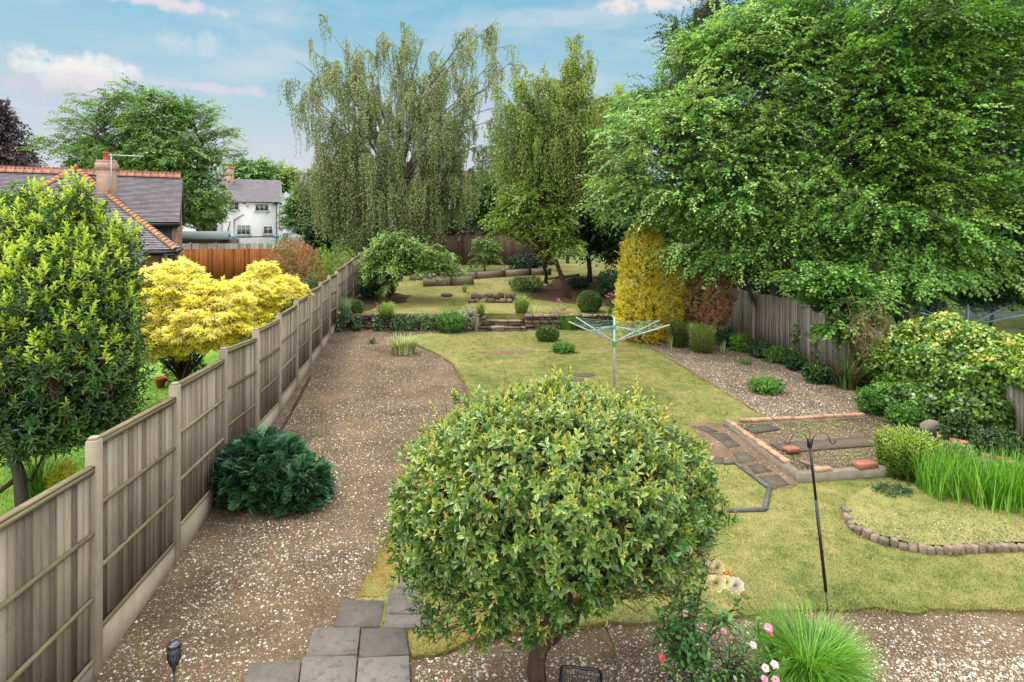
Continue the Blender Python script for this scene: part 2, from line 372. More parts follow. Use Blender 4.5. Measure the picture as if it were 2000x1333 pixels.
def lawnmat(name, cols, s=1.0, blade=0.0):
    m, nt, b = mat(name, .95, .08)
    n1 = noise(nt, .55 * s, 4, None, .6, .6); n2 = noise(nt, 5 * s, 5); n3 = noise(nt, 55, 3)
    f = mth(nt, 'ADD', mth(nt, 'MULTIPLY', n1, .55), mth(nt, 'ADD', mth(nt, 'MULTIPLY', n2, .4), mth(nt, 'MULTIPLY', mth(nt, 'SUBTRACT', n3, .5), .42)))
    if blade: f = mth(nt, 'ADD', f, mth(nt, 'MULTIPLY', mth(nt, 'SUBTRACT', attr(nt), .5), blade))
    c = ramp(nt, f, [(.31 + .09 * i, C(*q)) for i, q in enumerate(cols)])
    nt.links.new(c, b.inputs['Base Color']); bump(nt, b, n3, .5, .02); return m
def soilmat(name, dark, light, dens, sc=38, st=((150, 125, 95), (205, 190, 165), (240, 234, 222), (190, 120, 80))):
    m, nt, b = mat(name, .95, .1)
    v = N(nt, 'ShaderNodeTexVoronoi'); v.inputs['Scale'].default_value = sc; nt.links.new(wpos(nt), v.inputs['Vector'])
    v2 = N(nt, 'ShaderNodeTexVoronoi'); v2.inputs['Scale'].default_value = sc * 2.3; nt.links.new(wpos(nt), v2.inputs['Vector'])
    base = ramp(nt, mth(nt, 'ADD', mth(nt, 'MULTIPLY', noise(nt, 1.1, 4), .55), mth(nt, 'MULTIPLY', noise(nt, 25, 5), .45)), [(.35, C(*dark)), (.65, C(*light))])
    dn = mth(nt, 'ADD', mth(nt, 'MULTIPLY', mth(nt, 'SUBTRACT', noise(nt, 1.6, 4), .5), .9), dens)
    c = base; hs = None
    for vv, k in ((v2, .8), (v, 1)):
        sp = N(nt, 'ShaderNodeSeparateColor'); nt.links.new(vv.outputs['Color'], sp.inputs[0])
        pick = mth(nt, 'LESS_THAN', sp.outputs[0], mth(nt, 'MULTIPLY', dn, k)); near = sstep(nt, vv.outputs['Distance'], .42, .3)
        f = mth(nt, 'MULTIPLY', pick, near)
        c = mixc(nt, f, c, ramp(nt, sp.outputs[1], [(0, C(*st[0])), (.35, C(*st[1])), (.8, C(*st[2])), (.97, C(*st[3]))])); hs = f
    nt.links.new(c, b.inputs['Base Color']); bump(nt, b, mth(nt, 'ADD', hs, noise(nt, 40, 4)), .6, .02); return m

MAT = {}
MAT['lawn'] = lawnmat('dry_lawn_grass', [(96, 100, 44), (142, 138, 64), (166, 156, 80), (190, 168, 96), (204, 174, 108)])
LC = [(92, 106, 52), (126, 134, 70), (148, 148, 84), (172, 160, 102), (198, 174, 124)]
MAT['lawn'] = lawnmat('dry_lawn_grass', LC); MAT['lawnblade'] = lawnmat('dry_lawn_blades', [tuple(min(255, v + 12) for v in q) for q in LC], 1.0, .34)
MAT['lawn_up'] = lawnmat('upper_lawn_grass', [(96, 108, 54), (130, 136, 72), (154, 152, 88), (176, 162, 104), (184, 160, 110)], 1.3)
MAT['nlawn'] = lawnmat('neighbour_grass', [(84, 118, 44), (108, 150, 52), (128, 168, 62), (142, 178, 74), (160, 186, 92)])
MAT['nblade'] = lawnmat('neighbour_grass_blades', [(84, 118, 44), (108, 150, 52), (128, 168, 62), (142, 178, 74), (160, 186, 92)], 1, .4)
MAT['ground'] = lawnmat('far_ground_grass', [(70, 90, 40), (90, 115, 48), (115, 130, 62), (130, 140, 75), (120, 120, 70)], .4)
MAT['soil'] = soilmat('stony_soil', (84, 70, 54), (140, 118, 92), .19)
MAT['gravel'] = soilmat('chalky_gravel', (88, 74, 58), (140, 120, 94), .36, 34)
MAT['mulch'] = soilmat('leafy_bare_earth', (66, 50, 38), (118, 92, 66), .1, 30, ((110, 80, 50), (140, 105, 70), (170, 140, 100), (150, 90, 50)))
m, nt, b = mat('pebbles', .8, .2)
nt.links.new(ramp(nt, attr(nt), [(0, C(120, 98, 74)), (.35, C(174, 150, 118)), (.65, C(222, 208, 182)), (.96, C(246, 242, 234)), (.985, C(196, 118, 84))]), b.inputs['Base Color']); MAT['pebble'] = m
MAT['fence'] = wood('weathered_fence_wood', (120, 107, 92), (178, 164, 140), (216, 204, 180), (70, 70, 2.4), green=.22, bs=.5)
MAT['rail'] = wood('fence_rail_wood', (118, 104, 80), (168, 152, 118), (196, 182, 146), (4, 1.5, 40), green=.5)
MAT['oldfence'] = wood('old_silver_wood', (160, 148, 132), (210, 200, 182), (238, 228, 212), green=.1)
MAT['orangefence'] = wood('orange_stained_wood', (120, 68, 28), (176, 104, 48), (200, 124, 62), (10, 10, .5), bs=.15)
MAT['backfence'] = wood('brown_fence_wood', (92, 76, 60), (124, 104, 82), (150, 128, 104), (14, 14, 1))
MAT['sleeper'] = wood('grey_plank_wood', (136, 122, 102), (174, 160, 138), (200, 188, 164), (2, 6, 7))
MAT['concrete'] = flat('fence_concrete', (178, 164, 140), .9, .22, 5, bs=.4, bscale=90)
MAT['slab'] = None
m, nt, b = mat('grey_paving_slab', .75, .25)
f = mth(nt, 'ADD', mth(nt, 'MULTIPLY', noise(nt, 3.5, 6, None, .7), .6), mth(nt, 'MULTIPLY', attr(nt), .35)); c = ramp(nt, f, [(.25, C(98, 92, 84)), (.5, C(126, 119, 110)), (.8, C(150, 143, 134))])
v = N(nt, 'ShaderNodeTexVoronoi'); v.inputs['Scale'].default_value = 3.1; nt.links.new(wpos(nt), v.inputs['Vector'])
c = mixc(nt, mth(nt, 'MULTIPLY', sstep(nt, mth(nt, 'ADD', v.outputs['Distance'], mth(nt, 'MULTIPLY', noise(nt, 30, 3), .05)), .1, .075), .75), c, C(196, 190, 176))
c = mixc(nt, mth(nt, 'MULTIPLY', sstep(nt, noise(nt, 12, 6, None, .7), .5, .66), .5), c, C(70, 64, 52))
nt.links.new(c, b.inputs['Base Color']); bump(nt, b, noise(nt, 45, 5), .35, .01); MAT['slab'] = m
MAT['darkslab'] = flat('lichened_dark_slab', (100, 90, 76), .9, .5, 9, bs=.5, bscale=40)
MAT['path'] = soilmat('old_path_surface', (112, 92, 74), (160, 132, 108), .12, 26)
MAT['basecon'] = flat('rough_old_concrete', (146, 136, 118), .95, .4, 7, bs=.6, bscale=50)
MAT['brick'] = flat('orange_brick', (206, 160, 126), .9, .35, 7, bs=.5)
MAT['redbrick'] = flat('red_brick', (180, 116, 92), .9, .3, 12, bs=.4)
MAT['stone'] = flat('mossy_wall_stone', (122, 104, 82), .95, .6, 7, bs=.6, bscale=30)
MAT['stonel'] = flat('pale_wall_stone', (172, 154, 128), .95, .5, 7, bs=.6, bscale=30)
MAT['pipe'] = flat('grey_edging_pipe', (104, 102, 100), .6, .25, 20, bs=.2)
MAT['black'] = flat('black_painted_metal', (34, 34, 36), .4, .2, 8, .5, 0, 0)
MAT['blackp'] = flat('black_plastic', (44, 46, 50), .42, .2, 8, .5, 0, 0)
MAT['lampglass'] = flat('grey_lamp_panel', (150, 152, 160), .3, .1, 8, .5, 0, 0)
MAT['solar'] = flat('blue_black_solar_cell', (30, 44, 66), .2, .1, 8, .6, 0, 0)
MAT['alu'] = flat('pale_aluminium_tube', (214, 222, 222), .35, .05, 8, .6, .15, 0)
MAT['gplast'] = flat('green_plastic_hub', (110, 190, 120), .5, .1, 8, .5, 0, 0)
m, nt, b = mat('coloured_washing_line', .5, .4); nt.links.new(ramp(nt, attr(nt), [(0, C(70, 180, 120)), (.35, C(110, 205, 140)), (.6, C(60, 120, 180)), (.85, C(170, 220, 200))]), b.inputs['Base Color']); MAT['line'] = m
MAT['bluemetal'] = flat('blue_line_arm', (150, 178, 205), .4, .1, 8, .5, .2, 0)
MAT['log'] = flat('log_roll_wood', (152, 134, 112), .95, .5, 14, bs=.7, bscale=35)
MAT['terra'] = flat('terracotta', (190, 96, 62), .85, .15, 9)
MAT['ridge'] = flat('orange_ridge_tile', (204, 142, 116), .85, .22, 2.5)
MAT['hip'] = flat('tan_hip_tile', (196, 142, 100), .85, .3, 5)
MAT['tile'] = flat('grey_brown_plain_tile', (176, 166, 170), .85, .3, 3.5, bs=.3, bscale=20)
MAT['tile2'] = flat('dark_grey_roof_tile', (144, 138, 142), .9, .18, 2, bs=.3, bscale=8)
MAT['tile3'] = flat('red_brown_roof_tile', (140, 100, 84), .9, .2, 2, bs=.3, bscale=8)
MAT['bwall'] = masonry('red_brown_brickwork', (200, 136, 108), (196, 180, 160), .225, .075, .47)
MAT['chim'] = masonry('weathered_chimney_brick', (214, 172, 150), (206, 190, 174), .225, .075, .47, .25)
MAT['white'] = flat('white_painted_render', (238, 238, 236), .85, .05, 3, bs=.2)
MAT['trim'] = flat('white_window_frame', (240, 240, 238), .5, .02, 3, bs=0)
MAT['glass'] = flat('dark_window_glass', (70, 78, 82), .08, .3, .7, .8, 0, 0)
MAT['blind'] = flat('pale_window_blind', (170, 184, 180), .5, .1, 3, .4, 0, 0)
MAT['browndoor'] = flat('orange_brown_timber', (176, 112, 62), .6, .15, 9)
MAT['felt'] = flat('green_grey_roof_felt', (140, 156, 152), .9, .1, 4)
MAT['shedwood'] = flat('dark_brown_shed_boards', (110, 86, 76), .9, .2, 5)
MAT['lead_and_gap'] = flat('dark_lead_and_gap_shade', (92, 92, 96), .7, .2, 4)
MAT['bark'] = wood('brown_bark', (64, 48, 38), (104, 84, 66), (146, 122, 98), (22, 22, 4), green=.15, bs=.9)
MAT['greybark'] = wood('grey_bark', (66, 58, 50), (106, 96, 82), (140, 128, 110), (16, 16, 3), green=.3, bs=.8)
MAT['birchbark'] = wood('birch_bark', (96, 84, 76), (172, 160, 146), (216, 206, 192), (8, 8, 5), bs=.4)
MAT['twig'] = flat('brown_twigs', (118, 88, 66), .9, .3, 5, bs=0)
# foliage
MAT['hornbeam'] = leafmat('hornbeam_leaves', [(48, 94, 38), (88, 142, 56), (132, 182, 80), (184, 218, 120), (214, 236, 160)], .32, .38, clump=.3, cs=.55)
MAT['hornbeam2'] = leafmat('beech_leaves', [(52, 98, 34), (94, 146, 52), (138, 188, 74), (188, 222, 112)], .32, .42, clump=.3, cs=.55)
MAT['darktree'] = leafmat('dark_tree_leaves', [(26, 50, 22), (44, 78, 32), (70, 108, 44), (104, 138, 62)], .2, .5)
MAT['holly'] = leafmat('holly_leaves', [(14, 34, 18), (26, 54, 26), (48, 84, 38), (84, 120, 60)], .1, .35)
MAT['yelgreen'] = leafmat('yellow_green_leaves', [(96, 132, 46), (132, 164, 62), (164, 190, 84), (192, 210, 112)], .35)
MAT['birch'] = leafmat('birch_leaves', [(98, 116, 68), (130, 148, 90), (160, 174, 114), (190, 200, 142)], .35, .5, clump=.35, cs=.5)
MAT['birch2'] = leafmat('pale_birch_leaves', [(98, 124, 50), (130, 158, 66), (160, 182, 88), (184, 200, 114)], .35, .5, cs=.5)
MAT['ash'] = leafmat('ash_leaves', [(60, 96, 40), (92, 136, 56), (126, 166, 78), (158, 190, 108)], .3, .5, cs=.35)
MAT['purple'] = leafmat('copper_beech_leaves', [(46, 34, 40), (70, 54, 62), (96, 78, 86), (120, 100, 104)], .2, .5)
MAT['apple'] = leafmat('apple_leaves', [(78, 112, 42), (110, 152, 62), (148, 184, 88), (184, 210, 122)], .3, .45)
MAT['maple'] = leafmat('golden_maple_leaves', [(176, 190, 34), (232, 226, 56), (255, 240, 92), (255, 244, 130), (255, 234, 146)], .5, .5, clump=.3, cs=.9)
MAT['bay'] = leafmat('bay_leaves', [(44, 76, 32), (70, 108, 42), (108, 148, 58)], .15, .3, spec=.5)
MAT['baytip'] = leafmat('young_bay_shoots', [(134, 176, 46), (184, 212, 66), (222, 236, 100)], .35, .4)
MAT['shrubleaf'] = leafmat('variegated_leaves', [(38, 80, 26), (68, 118, 38), (104, 150, 52), (156, 184, 76)], .25, .32, (216, 214, 116), clump=.2, spec=.6)
MAT['shrubtip'] = leafmat('variegated_young_leaves', [(116, 150, 48), (164, 186, 68), (206, 210, 92), (206, 176, 96)], .35, .4)
MAT['acanthus'] = leafmat('acanthus_leaves', [(24, 58, 36), (44, 88, 52), (76, 126, 80), (126, 166, 118)], .1, .32, spec=.5)
MAT['gold'] = leafmat('golden_conifer_foliage', [(170, 156, 40), (244, 216, 58), (255, 242, 96), (255, 252, 156)], .5, .6)
MAT['goldgreen'] = leafmat('shaded_conifer_foliage', [(84, 92, 26), (132, 132, 32), (188, 172, 44), (222, 190, 60)], .25, .6)  # darker copy of the gold foliage, with its shade in the colours
MAT['photinia'] = leafmat('photinia_leaves', [(110, 130, 60), (160, 150, 84), (204, 140, 108), (228, 146, 124)], .25, .38)
MAT['redbrown'] = leafmat('bronze_shrub_leaves', [(104, 112, 46), (150, 122, 70), (196, 130, 94), (224, 152, 118)], .3, .5)
MAT['box'] = leafmat('box_leaves', [(38, 66, 26), (64, 98, 36), (100, 138, 50), (140, 172, 70)], .2, .4)
MAT['darkbox'] = leafmat('dark_green_leaves', [(24, 48, 22), (42, 74, 32), (66, 102, 46), (96, 130, 62)], .15, .4)
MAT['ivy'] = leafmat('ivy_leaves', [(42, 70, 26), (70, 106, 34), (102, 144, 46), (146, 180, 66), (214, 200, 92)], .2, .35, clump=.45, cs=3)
MAT['wallivy'] = leafmat('dark_ivy_leaves', [(22, 48, 20), (40, 74, 30), (68, 104, 42), (120, 148, 66)], .15, .35)
MAT['lime'] = leafmat('lime_green_leaves', [(96, 140, 34), (132, 176, 50), (168, 206, 74), (196, 222, 100)], .35)
MAT['green'] = leafmat('fresh_green_leaves', [(52, 96, 30), (80, 132, 42), (112, 162, 58), (146, 186, 82)], .3)
MAT['bluegreen'] = leafmat('grey_green_leaves', [(76, 104, 72), (108, 136, 98), (146, 168, 124), (180, 194, 150)], .3)
MAT['chive'] = leafmat('bright_grass_blades', [(58, 112, 22), (90, 156, 34), (128, 188, 56), (168, 208, 92)], .35)
MAT['straw'] = leafmat('pale_seed_stems', [(130, 140, 70), (168, 172, 100), (198, 196, 140)], .3)
MAT['iris'] = leafmat('iris_blades', [(110, 138, 74), (160, 182, 100), (198, 206, 134), (226, 220, 168)], .3)
MAT['rose'] = leafmat('rose_leaves', [(48, 100, 44), (78, 136, 60), (112, 168, 80), (148, 192, 108)], .2, .35)
MAT['variwhite'] = leafmat('white_variegated_leaves', [(96, 118, 74), (150, 164, 114), (206, 208, 170), (236, 232, 210)], .25)
MAT['yellowshrub'] = leafmat('yellow_leaves', [(170, 180, 30), (214, 212, 44), (236, 228, 80)], .35)
MAT['sedum'] = leafmat('grey_green_mat', [(112, 128, 84), (142, 160, 104), (172, 186, 128), (188, 164, 110)], .2)
def petal(n, *cols): return leafmat(n, cols, .12, .6, clump=.1, spec=.15)
MAT['pyellow'] = petal('yellow_petals', (255, 232, 150), (255, 240, 178), (255, 246, 206)); MAT['pcream'] = petal('cream_petals', (236, 214, 178), (246, 232, 208), (250, 240, 226))
MAT['ppink'] = petal('pink_petals', (222, 128, 150), (240, 176, 188), (248, 210, 214)); MAT['pcoral'] = petal('coral_petals', (214, 86, 96), (232, 118, 118), (238, 150, 140))
MAT['porange'] = petal('orange_petals', (220, 120, 50), (236, 150, 70), (240, 178, 100)); MAT['pale'] = petal('pale_pink_petals', (238, 206, 206), (246, 224, 222), (250, 238, 236))
MAT['valer'] = petal('magenta_flowers', (190, 90, 140), (214, 120, 160), (230, 150, 180))
MAT['dead'] = leafmat('dead_brown_stems', [(110, 76, 52), (150, 110, 80), (186, 146, 116)], .1)

MAT['moss'] = lawnmat('orange_brown_moss', [(116, 98, 48), (146, 122, 62), (162, 140, 76), (142, 144, 76), (182, 162, 104)], 3)
MAT['shadelawn'] = lawnmat('grass_with_painted_shade', [(54, 66, 30), (70, 84, 36), (86, 98, 44), (100, 108, 54), (110, 110, 60)])  # dark greens hold the tree shade over the right neighbour's lawn

MAT['gap'] = flat('painted_board_gap_shade', (70, 60, 52), .95, .2, 9)
# ------------------------------------------------------------------ ground sheets
def poly_sheet(name, pts, gfun, dz, m, parent=None, step=.18, jit=0.0, skirt=.0, cuts=None, kind='structure', label=None, cat=None, closed_smooth=False):
    P = []
    pts = [np.array(p[:2], float) for p in pts]
    for i, a in enumerate(pts):
        b = pts[(i + 1) % len(pts)]; k = max(1, int(np.linalg.norm(b - a) / step))
        for j in range(k): P.append(a + (b - a) * j / k)
    P = np.array(P); n = len(P)
    if jit:
        J = rng.normal(0, jit, (n, 2)); J = (J + np.roll(J, 1, 0) + np.roll(J, -1, 0)) / 1.7; P = P + J
    bm = bmesh.new(); vs = [bm.verts.new((p[0], p[1], 0)) for p in P]; bm.faces.new(vs)
    ys = cuts if cuts is not None else np.arange(math.floor(P[:, 1].min()), P[:, 1].max() + 1, 1.0)
    for y in ys:
        bmesh.ops.bisect_plane(bm, geom=bm.verts[:] + bm.edges[:] + bm.faces[:], plane_co=(0, float(y), 0), plane_no=(0, 1, 0))
    bmesh.ops.triangulate(bm, faces=bm.faces[:])
    be = [e for e in bm.edges if e.is_boundary]
    for v in bm.verts: v.co.z = float(gfun(v.co.y)) + dz
    if skirt:
        r = bmesh.ops.extrude_edge_only(bm, edges=be)
        for v in r['geom']:
            if isinstance(v, bmesh.types.BMVert): v.co.z -= skirt
    bmesh.ops.recalc_face_normals(bm, faces=bm.faces[:])
    me = bpy.data.meshes.new(name); bm.to_mesh(me); bm.free(); me.materials.append(m)
    up = sum(p.normal.z * p.area for p in me.polygons)
    if up < 0: me.flip_normals()
    o = bpy.data.objects.new(name, me); COL.objects.link(o)
    if parent: o.parent = parent
    if kind: o['kind'] = kind
    T(o, label, cat); return o
# the whole land, one sheet to the horizon
xs = np.concatenate([[-600, -200, -80], np.arange(-40, 41, 4.), [80, 200, 600]]); ys = np.concatenate([[-30, -10, 0], np.arange(4, 80, 2.), [100, 200, 400, 900]])
V = np.array([[x, y, g_low(y) - .012] for y in ys for x in xs]); nx = len(xs)
Fq = np.array([[j * nx + i, j * nx + i + 1, (j + 1) * nx + i + 1, (j + 1) * nx + i] for j in range(len(ys) - 1) for i in range(nx - 1)])
o = mesh_obj('ground', V, Fq.ravel(), np.arange(len(Fq)) * 4, MAT['ground'], keep=True); o['kind'] = 'structure'
# fence line on the left
def fX(d): return -3.03 - .1575 * d
PD = [3.76 + 1.88 * i for i in range(11)]                       # depths of the eleven straight posts
WALLY = 22.3
RF = lambda y: float(np.interp(y, [5, 11, 22, 30], [11.0, 9.9, 8.1, 7.0]))   # right fence line
poly_sheet('neighbour_lawn', [(-40, 3), (fX(3) - .15, 3), (fX(22) - .15, 22), (-6.7, 33), (-40, 33)], g_low, -.004, MAT['nlawn'])
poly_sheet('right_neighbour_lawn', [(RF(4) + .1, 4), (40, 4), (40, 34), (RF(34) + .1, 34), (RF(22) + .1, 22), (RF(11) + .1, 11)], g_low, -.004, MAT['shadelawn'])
soilL = poly_sheet('soil_bed', [(fX(2), 2), (0.6, 2), (1.0, 6), (-1, 22.4), (fX(22.4), 22.4)], g_low, .004, MAT['soil'])
gravR = poly_sheet('gravel_bed', [(.62, 2), (12, 2), (RF(6), 6), (RF(11), 11), (RF(22.4), 22.4), (-.95, 22.4), (1.02, 6)], g_low, .006, MAT['gravel'])
lp = [at(*q)[:2] for q in ((800, 1290), (792, 1235), (720, 1235), (700, 1180), (706, 1160), (722, 1128), (745, 1085), (765, 1045), (790, 1000), (815, 950), (850, 890), (890, 830), (912, 790), (914, 768), (902, 742), (884, 714), (856, 694), (818, 677), (800, 664), (812, 655))]
lp += [(3.9, 22.25), (4.4, 21), at(1255, 672)[:2], at(1370, 742)[:2], at(1500, 822)[:2], (7.6, 11.9), (9.7, 11), (9.9, 9), (10.4, 6.3)]
lp += [at(*q)[:2] for q in ((1900, 1196), (1700, 1200), (1560, 1196), (1450, 1208), (1250, 1222), (1080, 1232), (960, 1245), (870, 1275))]
poly_sheet('lawn', lp, g_low, .035, MAT['lawn'], jit=.022, skirt=.05, step=.09)
poly_sheet('upper_lawn', [(-6.6, 22.5), (4.2, 22.5), (6.5, 23.5), (7.2, 36), (-7.2, 36)], g_up, 0, MAT['lawn_up'], skirt=1.2)
poly_sheet('bare_earth', [at(*q, g_up)[:2] for q in ((1022, 582), (1040, 570), (1075, 553), (1100, 540), (1300, 540), (1300, 606), (1180, 600), (1100, 592))], g_up, .006, MAT['mulch'], jit=.06)
poly_sheet('leaf_litter', [at(*q, g_up)[:2] for q in ((690, 600), (700, 572), (770, 572), (800, 577), (790, 590), (735, 601), (700, 612))], g_up, .006, MAT['mulch'], jit=.06)
# worn ring of bare earth in the lawn
for (px, py, rx, ry) in ((990, 690, .8, .28), (1140, 688, 1.5, .35), (1070, 655, .8, .25), (1100, 692, .55, .3)):
    c = at(px, py); poly_sheet('worn_turf', [(c[0] + rx * math.cos(a) * (1 + .25 * math.sin(3 * a)), c[1] + ry * math.sin(a)) for a in np.linspace(0, 6.1, 14)], g_low, .039, MAT['path'] if py == 690 else MAT['lawn_up'], jit=.05)

for q in ([(704, 1170), (716, 1135), (746, 1086), (790, 1004), (815, 960), (822, 985), (800, 1050), (785, 1100), (770, 1150), (750, 1172)], [(800, 1232), (830, 1228), (880, 1240), (960, 1236), (965, 1243), (872, 1272), (802, 1288)]):
    poly_sheet('moss_patch', [at(*p_)[:2] for p_ in q], g_low, .039, MAT['moss'], jit=.025)
# pebbles and grass
def pebbles(name, inpoly, n, smin, smax, bright, g=g_low, dz=.008, label=None):
    P = inpoly(n); n = len(P); s = smin + (smax - smin) * rng.random(n) ** 4.0; a = rng.uniform(0, 6.28, n)
    t = np.array([[-.5, 0, 0], [0, -.42, 0], [.5, 0, 0], [0, .42, 0], [0.08, 0.02, .38]]); F = np.array([[0, 1, 4], [1, 2, 4], [2, 3, 4], [3, 0, 4]])
    K = np.repeat(t[None], n, 0) * rng.uniform(.6, 1.3, (n, 5, 3)) * s[:, None, None]
    ca, sa = np.cos(a)[:, None], np.sin(a)[:, None]; x = K[..., 0] * ca - K[..., 1] * sa; y = K[..., 0] * sa + K[..., 1] * ca
    V = np.stack([x + P[:, :1], y + P[:, 1:2], K[..., 2] + (g(P[:, 1]) + dz - .1 * s)[:, None]], -1).reshape(-1, 3)
    L = (F.ravel()[None] + 5 * np.arange(n)[:, None]).ravel()
    o = mesh_obj(name, V, L, np.arange(4 * n) * 3, MAT['pebble'], attrs={'rnd': np.repeat(np.clip(rng.random(n) ** bright, 0, 1), 5)}, keep=True)
    o['kind'] = 'stuff'; T(o, label, 'gravel'); return o
def inpoly(poly, pts):
    poly = np.array([p[:2] for p in poly]); x, y = pts[:, 0], pts[:, 1]; c = np.zeros(len(pts), bool); j = len(poly) - 1
    for i in range(len(poly)):
        xi, yi = poly[i]; xj, yj = poly[j]
        c ^= ((yi > y) != (yj > y)) & (x < (xj - xi) * (y - yi) / (yj - yi + 1e-12) + xi); j = i
    return c
LAWN = lp
def clumped(P, f, t): return (wob(np.c_[P, np.zeros(len(P))], f, 2.) + rng.normal(0, .5, len(P))) > t
def samp_left(n):
    d = np.interp(rng.random(n), [0, .5, .8, 1], [4.3, 8.5, 14, 22.2]); P = np.c_[rng.uniform(-7, 1.2, n), d]
    k = (P[:, 0] > fX(P[:, 1]) + .06) & ~inpoly(LAWN, P) & (P[:, 0] < .7) & clumped(P, 1.4, -.15); return P[k]
def samp_right(n):
    P = np.c_[rng.uniform(3.5, 10, n), rng.uniform(11.6, 21, n)]; return P[~inpoly(LAWN, P) & clumped(P, 1.2, -.6) & (P[:, 0] < np.interp(P[:, 1], [11, 22], [9.8, 8.0]))]
def samp_front(n):
    P = np.c_[rng.uniform(-.9, 6.2, n), rng.uniform(4.3, 6.3, n)]
    k = ~inpoly(LAWN, P) & (clumped(P, 1.1, -.35)) & ((P[:, 1] < 5.82) | (rng.random(n) < .12)) & (rng.random(n) < np.interp(P[:, 0], [-.9, .8, 2.6], [.3, .6, 1])); return P[k]
pebbles('gravel', samp_left, 120000, .005, .042, .9, label='small pale stones scattered over the brown soil beside the panel fence')
pebbles('gravel', samp_right, 24000, .016, .055, .6, label='chalky stones over the narrow bed below the silvery board fence')
pebbles('gravel', samp_front, 36000, .012, .05, .6, dz=.01, label='dense white stones in the bed along the bottom of the photo')
def grass(name, poly, n, y0, y1, x0, x1, g, dz, h, m, label, thin=True):
    y = y0 * (y1 / y0) ** (rng.random(n) ** 1.25) if thin else rng.uniform(y0, y1, n); P = np.c_[rng.uniform(x0, x1, n), y]; P = P[inpoly(poly, P)] if poly is not None else P; n = len(P)
    a = rng.uniform(0, 6.28, n); hh = h * rng.uniform(.5, 1.3, n); w = .0028 + .0011 * P[:, 1] / 4
    B = np.c_[P, g(P[:, 1]) + dz]; S = np.c_[np.cos(a), np.sin(a), 0 * a]; tilt = np.c_[rng.normal(0, .6, (n, 2)), np.ones(n)]
    V = np.stack([B - S * w[:, None], B + S * w[:, None], B + unit(tilt) * hh[:, None]], 1).reshape(-1, 3)
    o = mesh_obj(name, V, np.arange(3 * n), np.arange(n) * 3, m, attrs={'rnd': np.repeat(rng.random(n), 3)}, keep=True); o['kind'] = 'stuff'; T(o, label, 'grass')
grass('grass', LAWN, 400000, 5.2, 22.3, -2.2, 9.0, g_low, .03, .024, MAT['lawnblade'], 'short dry yellow green turf of the lower lawn')
grass('grass', [(-9.5, 6), (-4.6, 6), (-5.9, 16), (-16, 16)], 50000, 6.5, 16, -14, -4, g_low, -.004, .05, MAT['nblade'], 'bright green turf beyond the panel fence', False)

# ------------------------------------------------------------------ left panel fence
ZT = [2.16, 2.19, 2.22, 2.286, 2.28, 2.30, 2.38, 2.44, 2.50, 2.57, 2.60]
fr = root('wooden_fence', (fX(5.64), 5.64, 0), 'long weathered panel fence with concrete posts stepping up the left side of the soil bed', 'fence')
du = unit(np.array([-.1575, 1, 0])); dn = np.array([du[1], -du[0], 0])   # dn points into our garden
def post(px, py, z0, z1, parent, ax):
    b = MB(); b.box((px, py, (z0 + z1) / 2), (.11, .11, z1 - z0), ax, bev=.012); b.box((px, py, z1 + .012), (.08, .08, .03), ax, bev=.01); return b.build('post', MAT['concrete'], parent)
AX = np.array([du, dn * -1, [0, 0, 1]])
def panel(a, b, za, zb, zgb, parent, dnn, hgt=1.83, nb=17, mt='fence'):
    """a, b plan points between posts; board panel with three rails on our side and a capping strip"""
    u = unit(np.r_[b - a, 0]); L = np.linalg.norm(b - a); P = MB(); ga = za - hgt
    for i in range(nb):
        t = (i + .5) / nb; c = a + (b - a) * t; zt = za + (zb - za) * t; w = L / nb * .87; yaw = .10
        ax = np.array([u * math.cos(yaw) + dnn * math.sin(yaw), -u * math.sin(yaw) + dnn * math.cos(yaw), [0, 0, 1]])
        P.box(np.r_[c, zt - hgt / 2 - .02] - dnn * .012 + dnn * random.uniform(-.004, .004), (w, .012, hgt - .02 + random.uniform(-.01, .01)), ax)
    P.beam(np.r_[a, za - hgt / 2 - .02] - dnn * .022, np.r_[b, zb - hgt / 2 - .02] - dnn * .022, .008, hgt - .06, m=1)  # shadow lines between boards painted as a dark sheet behind them
    po = P.build('panel', [MAT[mt], MAT['gap']], parent)
    for f in (.34, .67, .985):
        r = MB(); z = lambda s: (za if s == 0 else zb) - hgt * f
        r.beam(np.r_[a, z(0)] + dnn * .017, np.r_[b, z(1)] + dnn * .017, .034, .042, bev=.008); r.build('rail', MAT['rail'], po)
    r = MB(); r.beam(np.r_[a, za - .035] + dnn * .017, np.r_[b, zb - .035] + dnn * .017, .034, .045); r.beam(np.r_[a, za] + dnn * .004, np.r_[b, zb] + dnn * .004, .066, .02, r=.2); r.build('capping', MAT['rail'], po)
    return po
for i, d in enumerate(PD):
    post(fX(d), d, g_low(d) - .3, ZT[i], fr, AX)
for i in range(10):
    a = np.array([fX(PD[i]), PD[i]]) + du[:2] * .055; b = np.array([fX(PD[i + 1]), PD[i + 1]]) - du[:2] * .055
    za = ZT[i] - .01 if i > 0 else ZT[0] - .07; zb = ZT[i + 1] - (.24 if i == 0 else .15 if i < 4 else .10)
    panel(a, b, za, zb, 0, fr, dn)
    g = MB(); z0, z1 = g_low(PD[i]), g_low(PD[i + 1])
    za2, zb2 = za - 1.83, zb - 1.83
    V = []
    for q, zt, zz0 in ((a, za2, z0), (b, zb2, z1)):
        for s in (-.02, .028):
            for z in (min(zz0 - .12, zt - .2), zt): V.append(np.r_[q, z] + dn * s)
    g.add(V, [(0, 1, 3, 2), (4, 6, 7, 5), (0, 2, 6, 4), (1, 5, 7, 3), (2, 3, 7, 6), (0, 4, 5, 1)]); g.build('gravel_board', MAT['concrete'], fr)
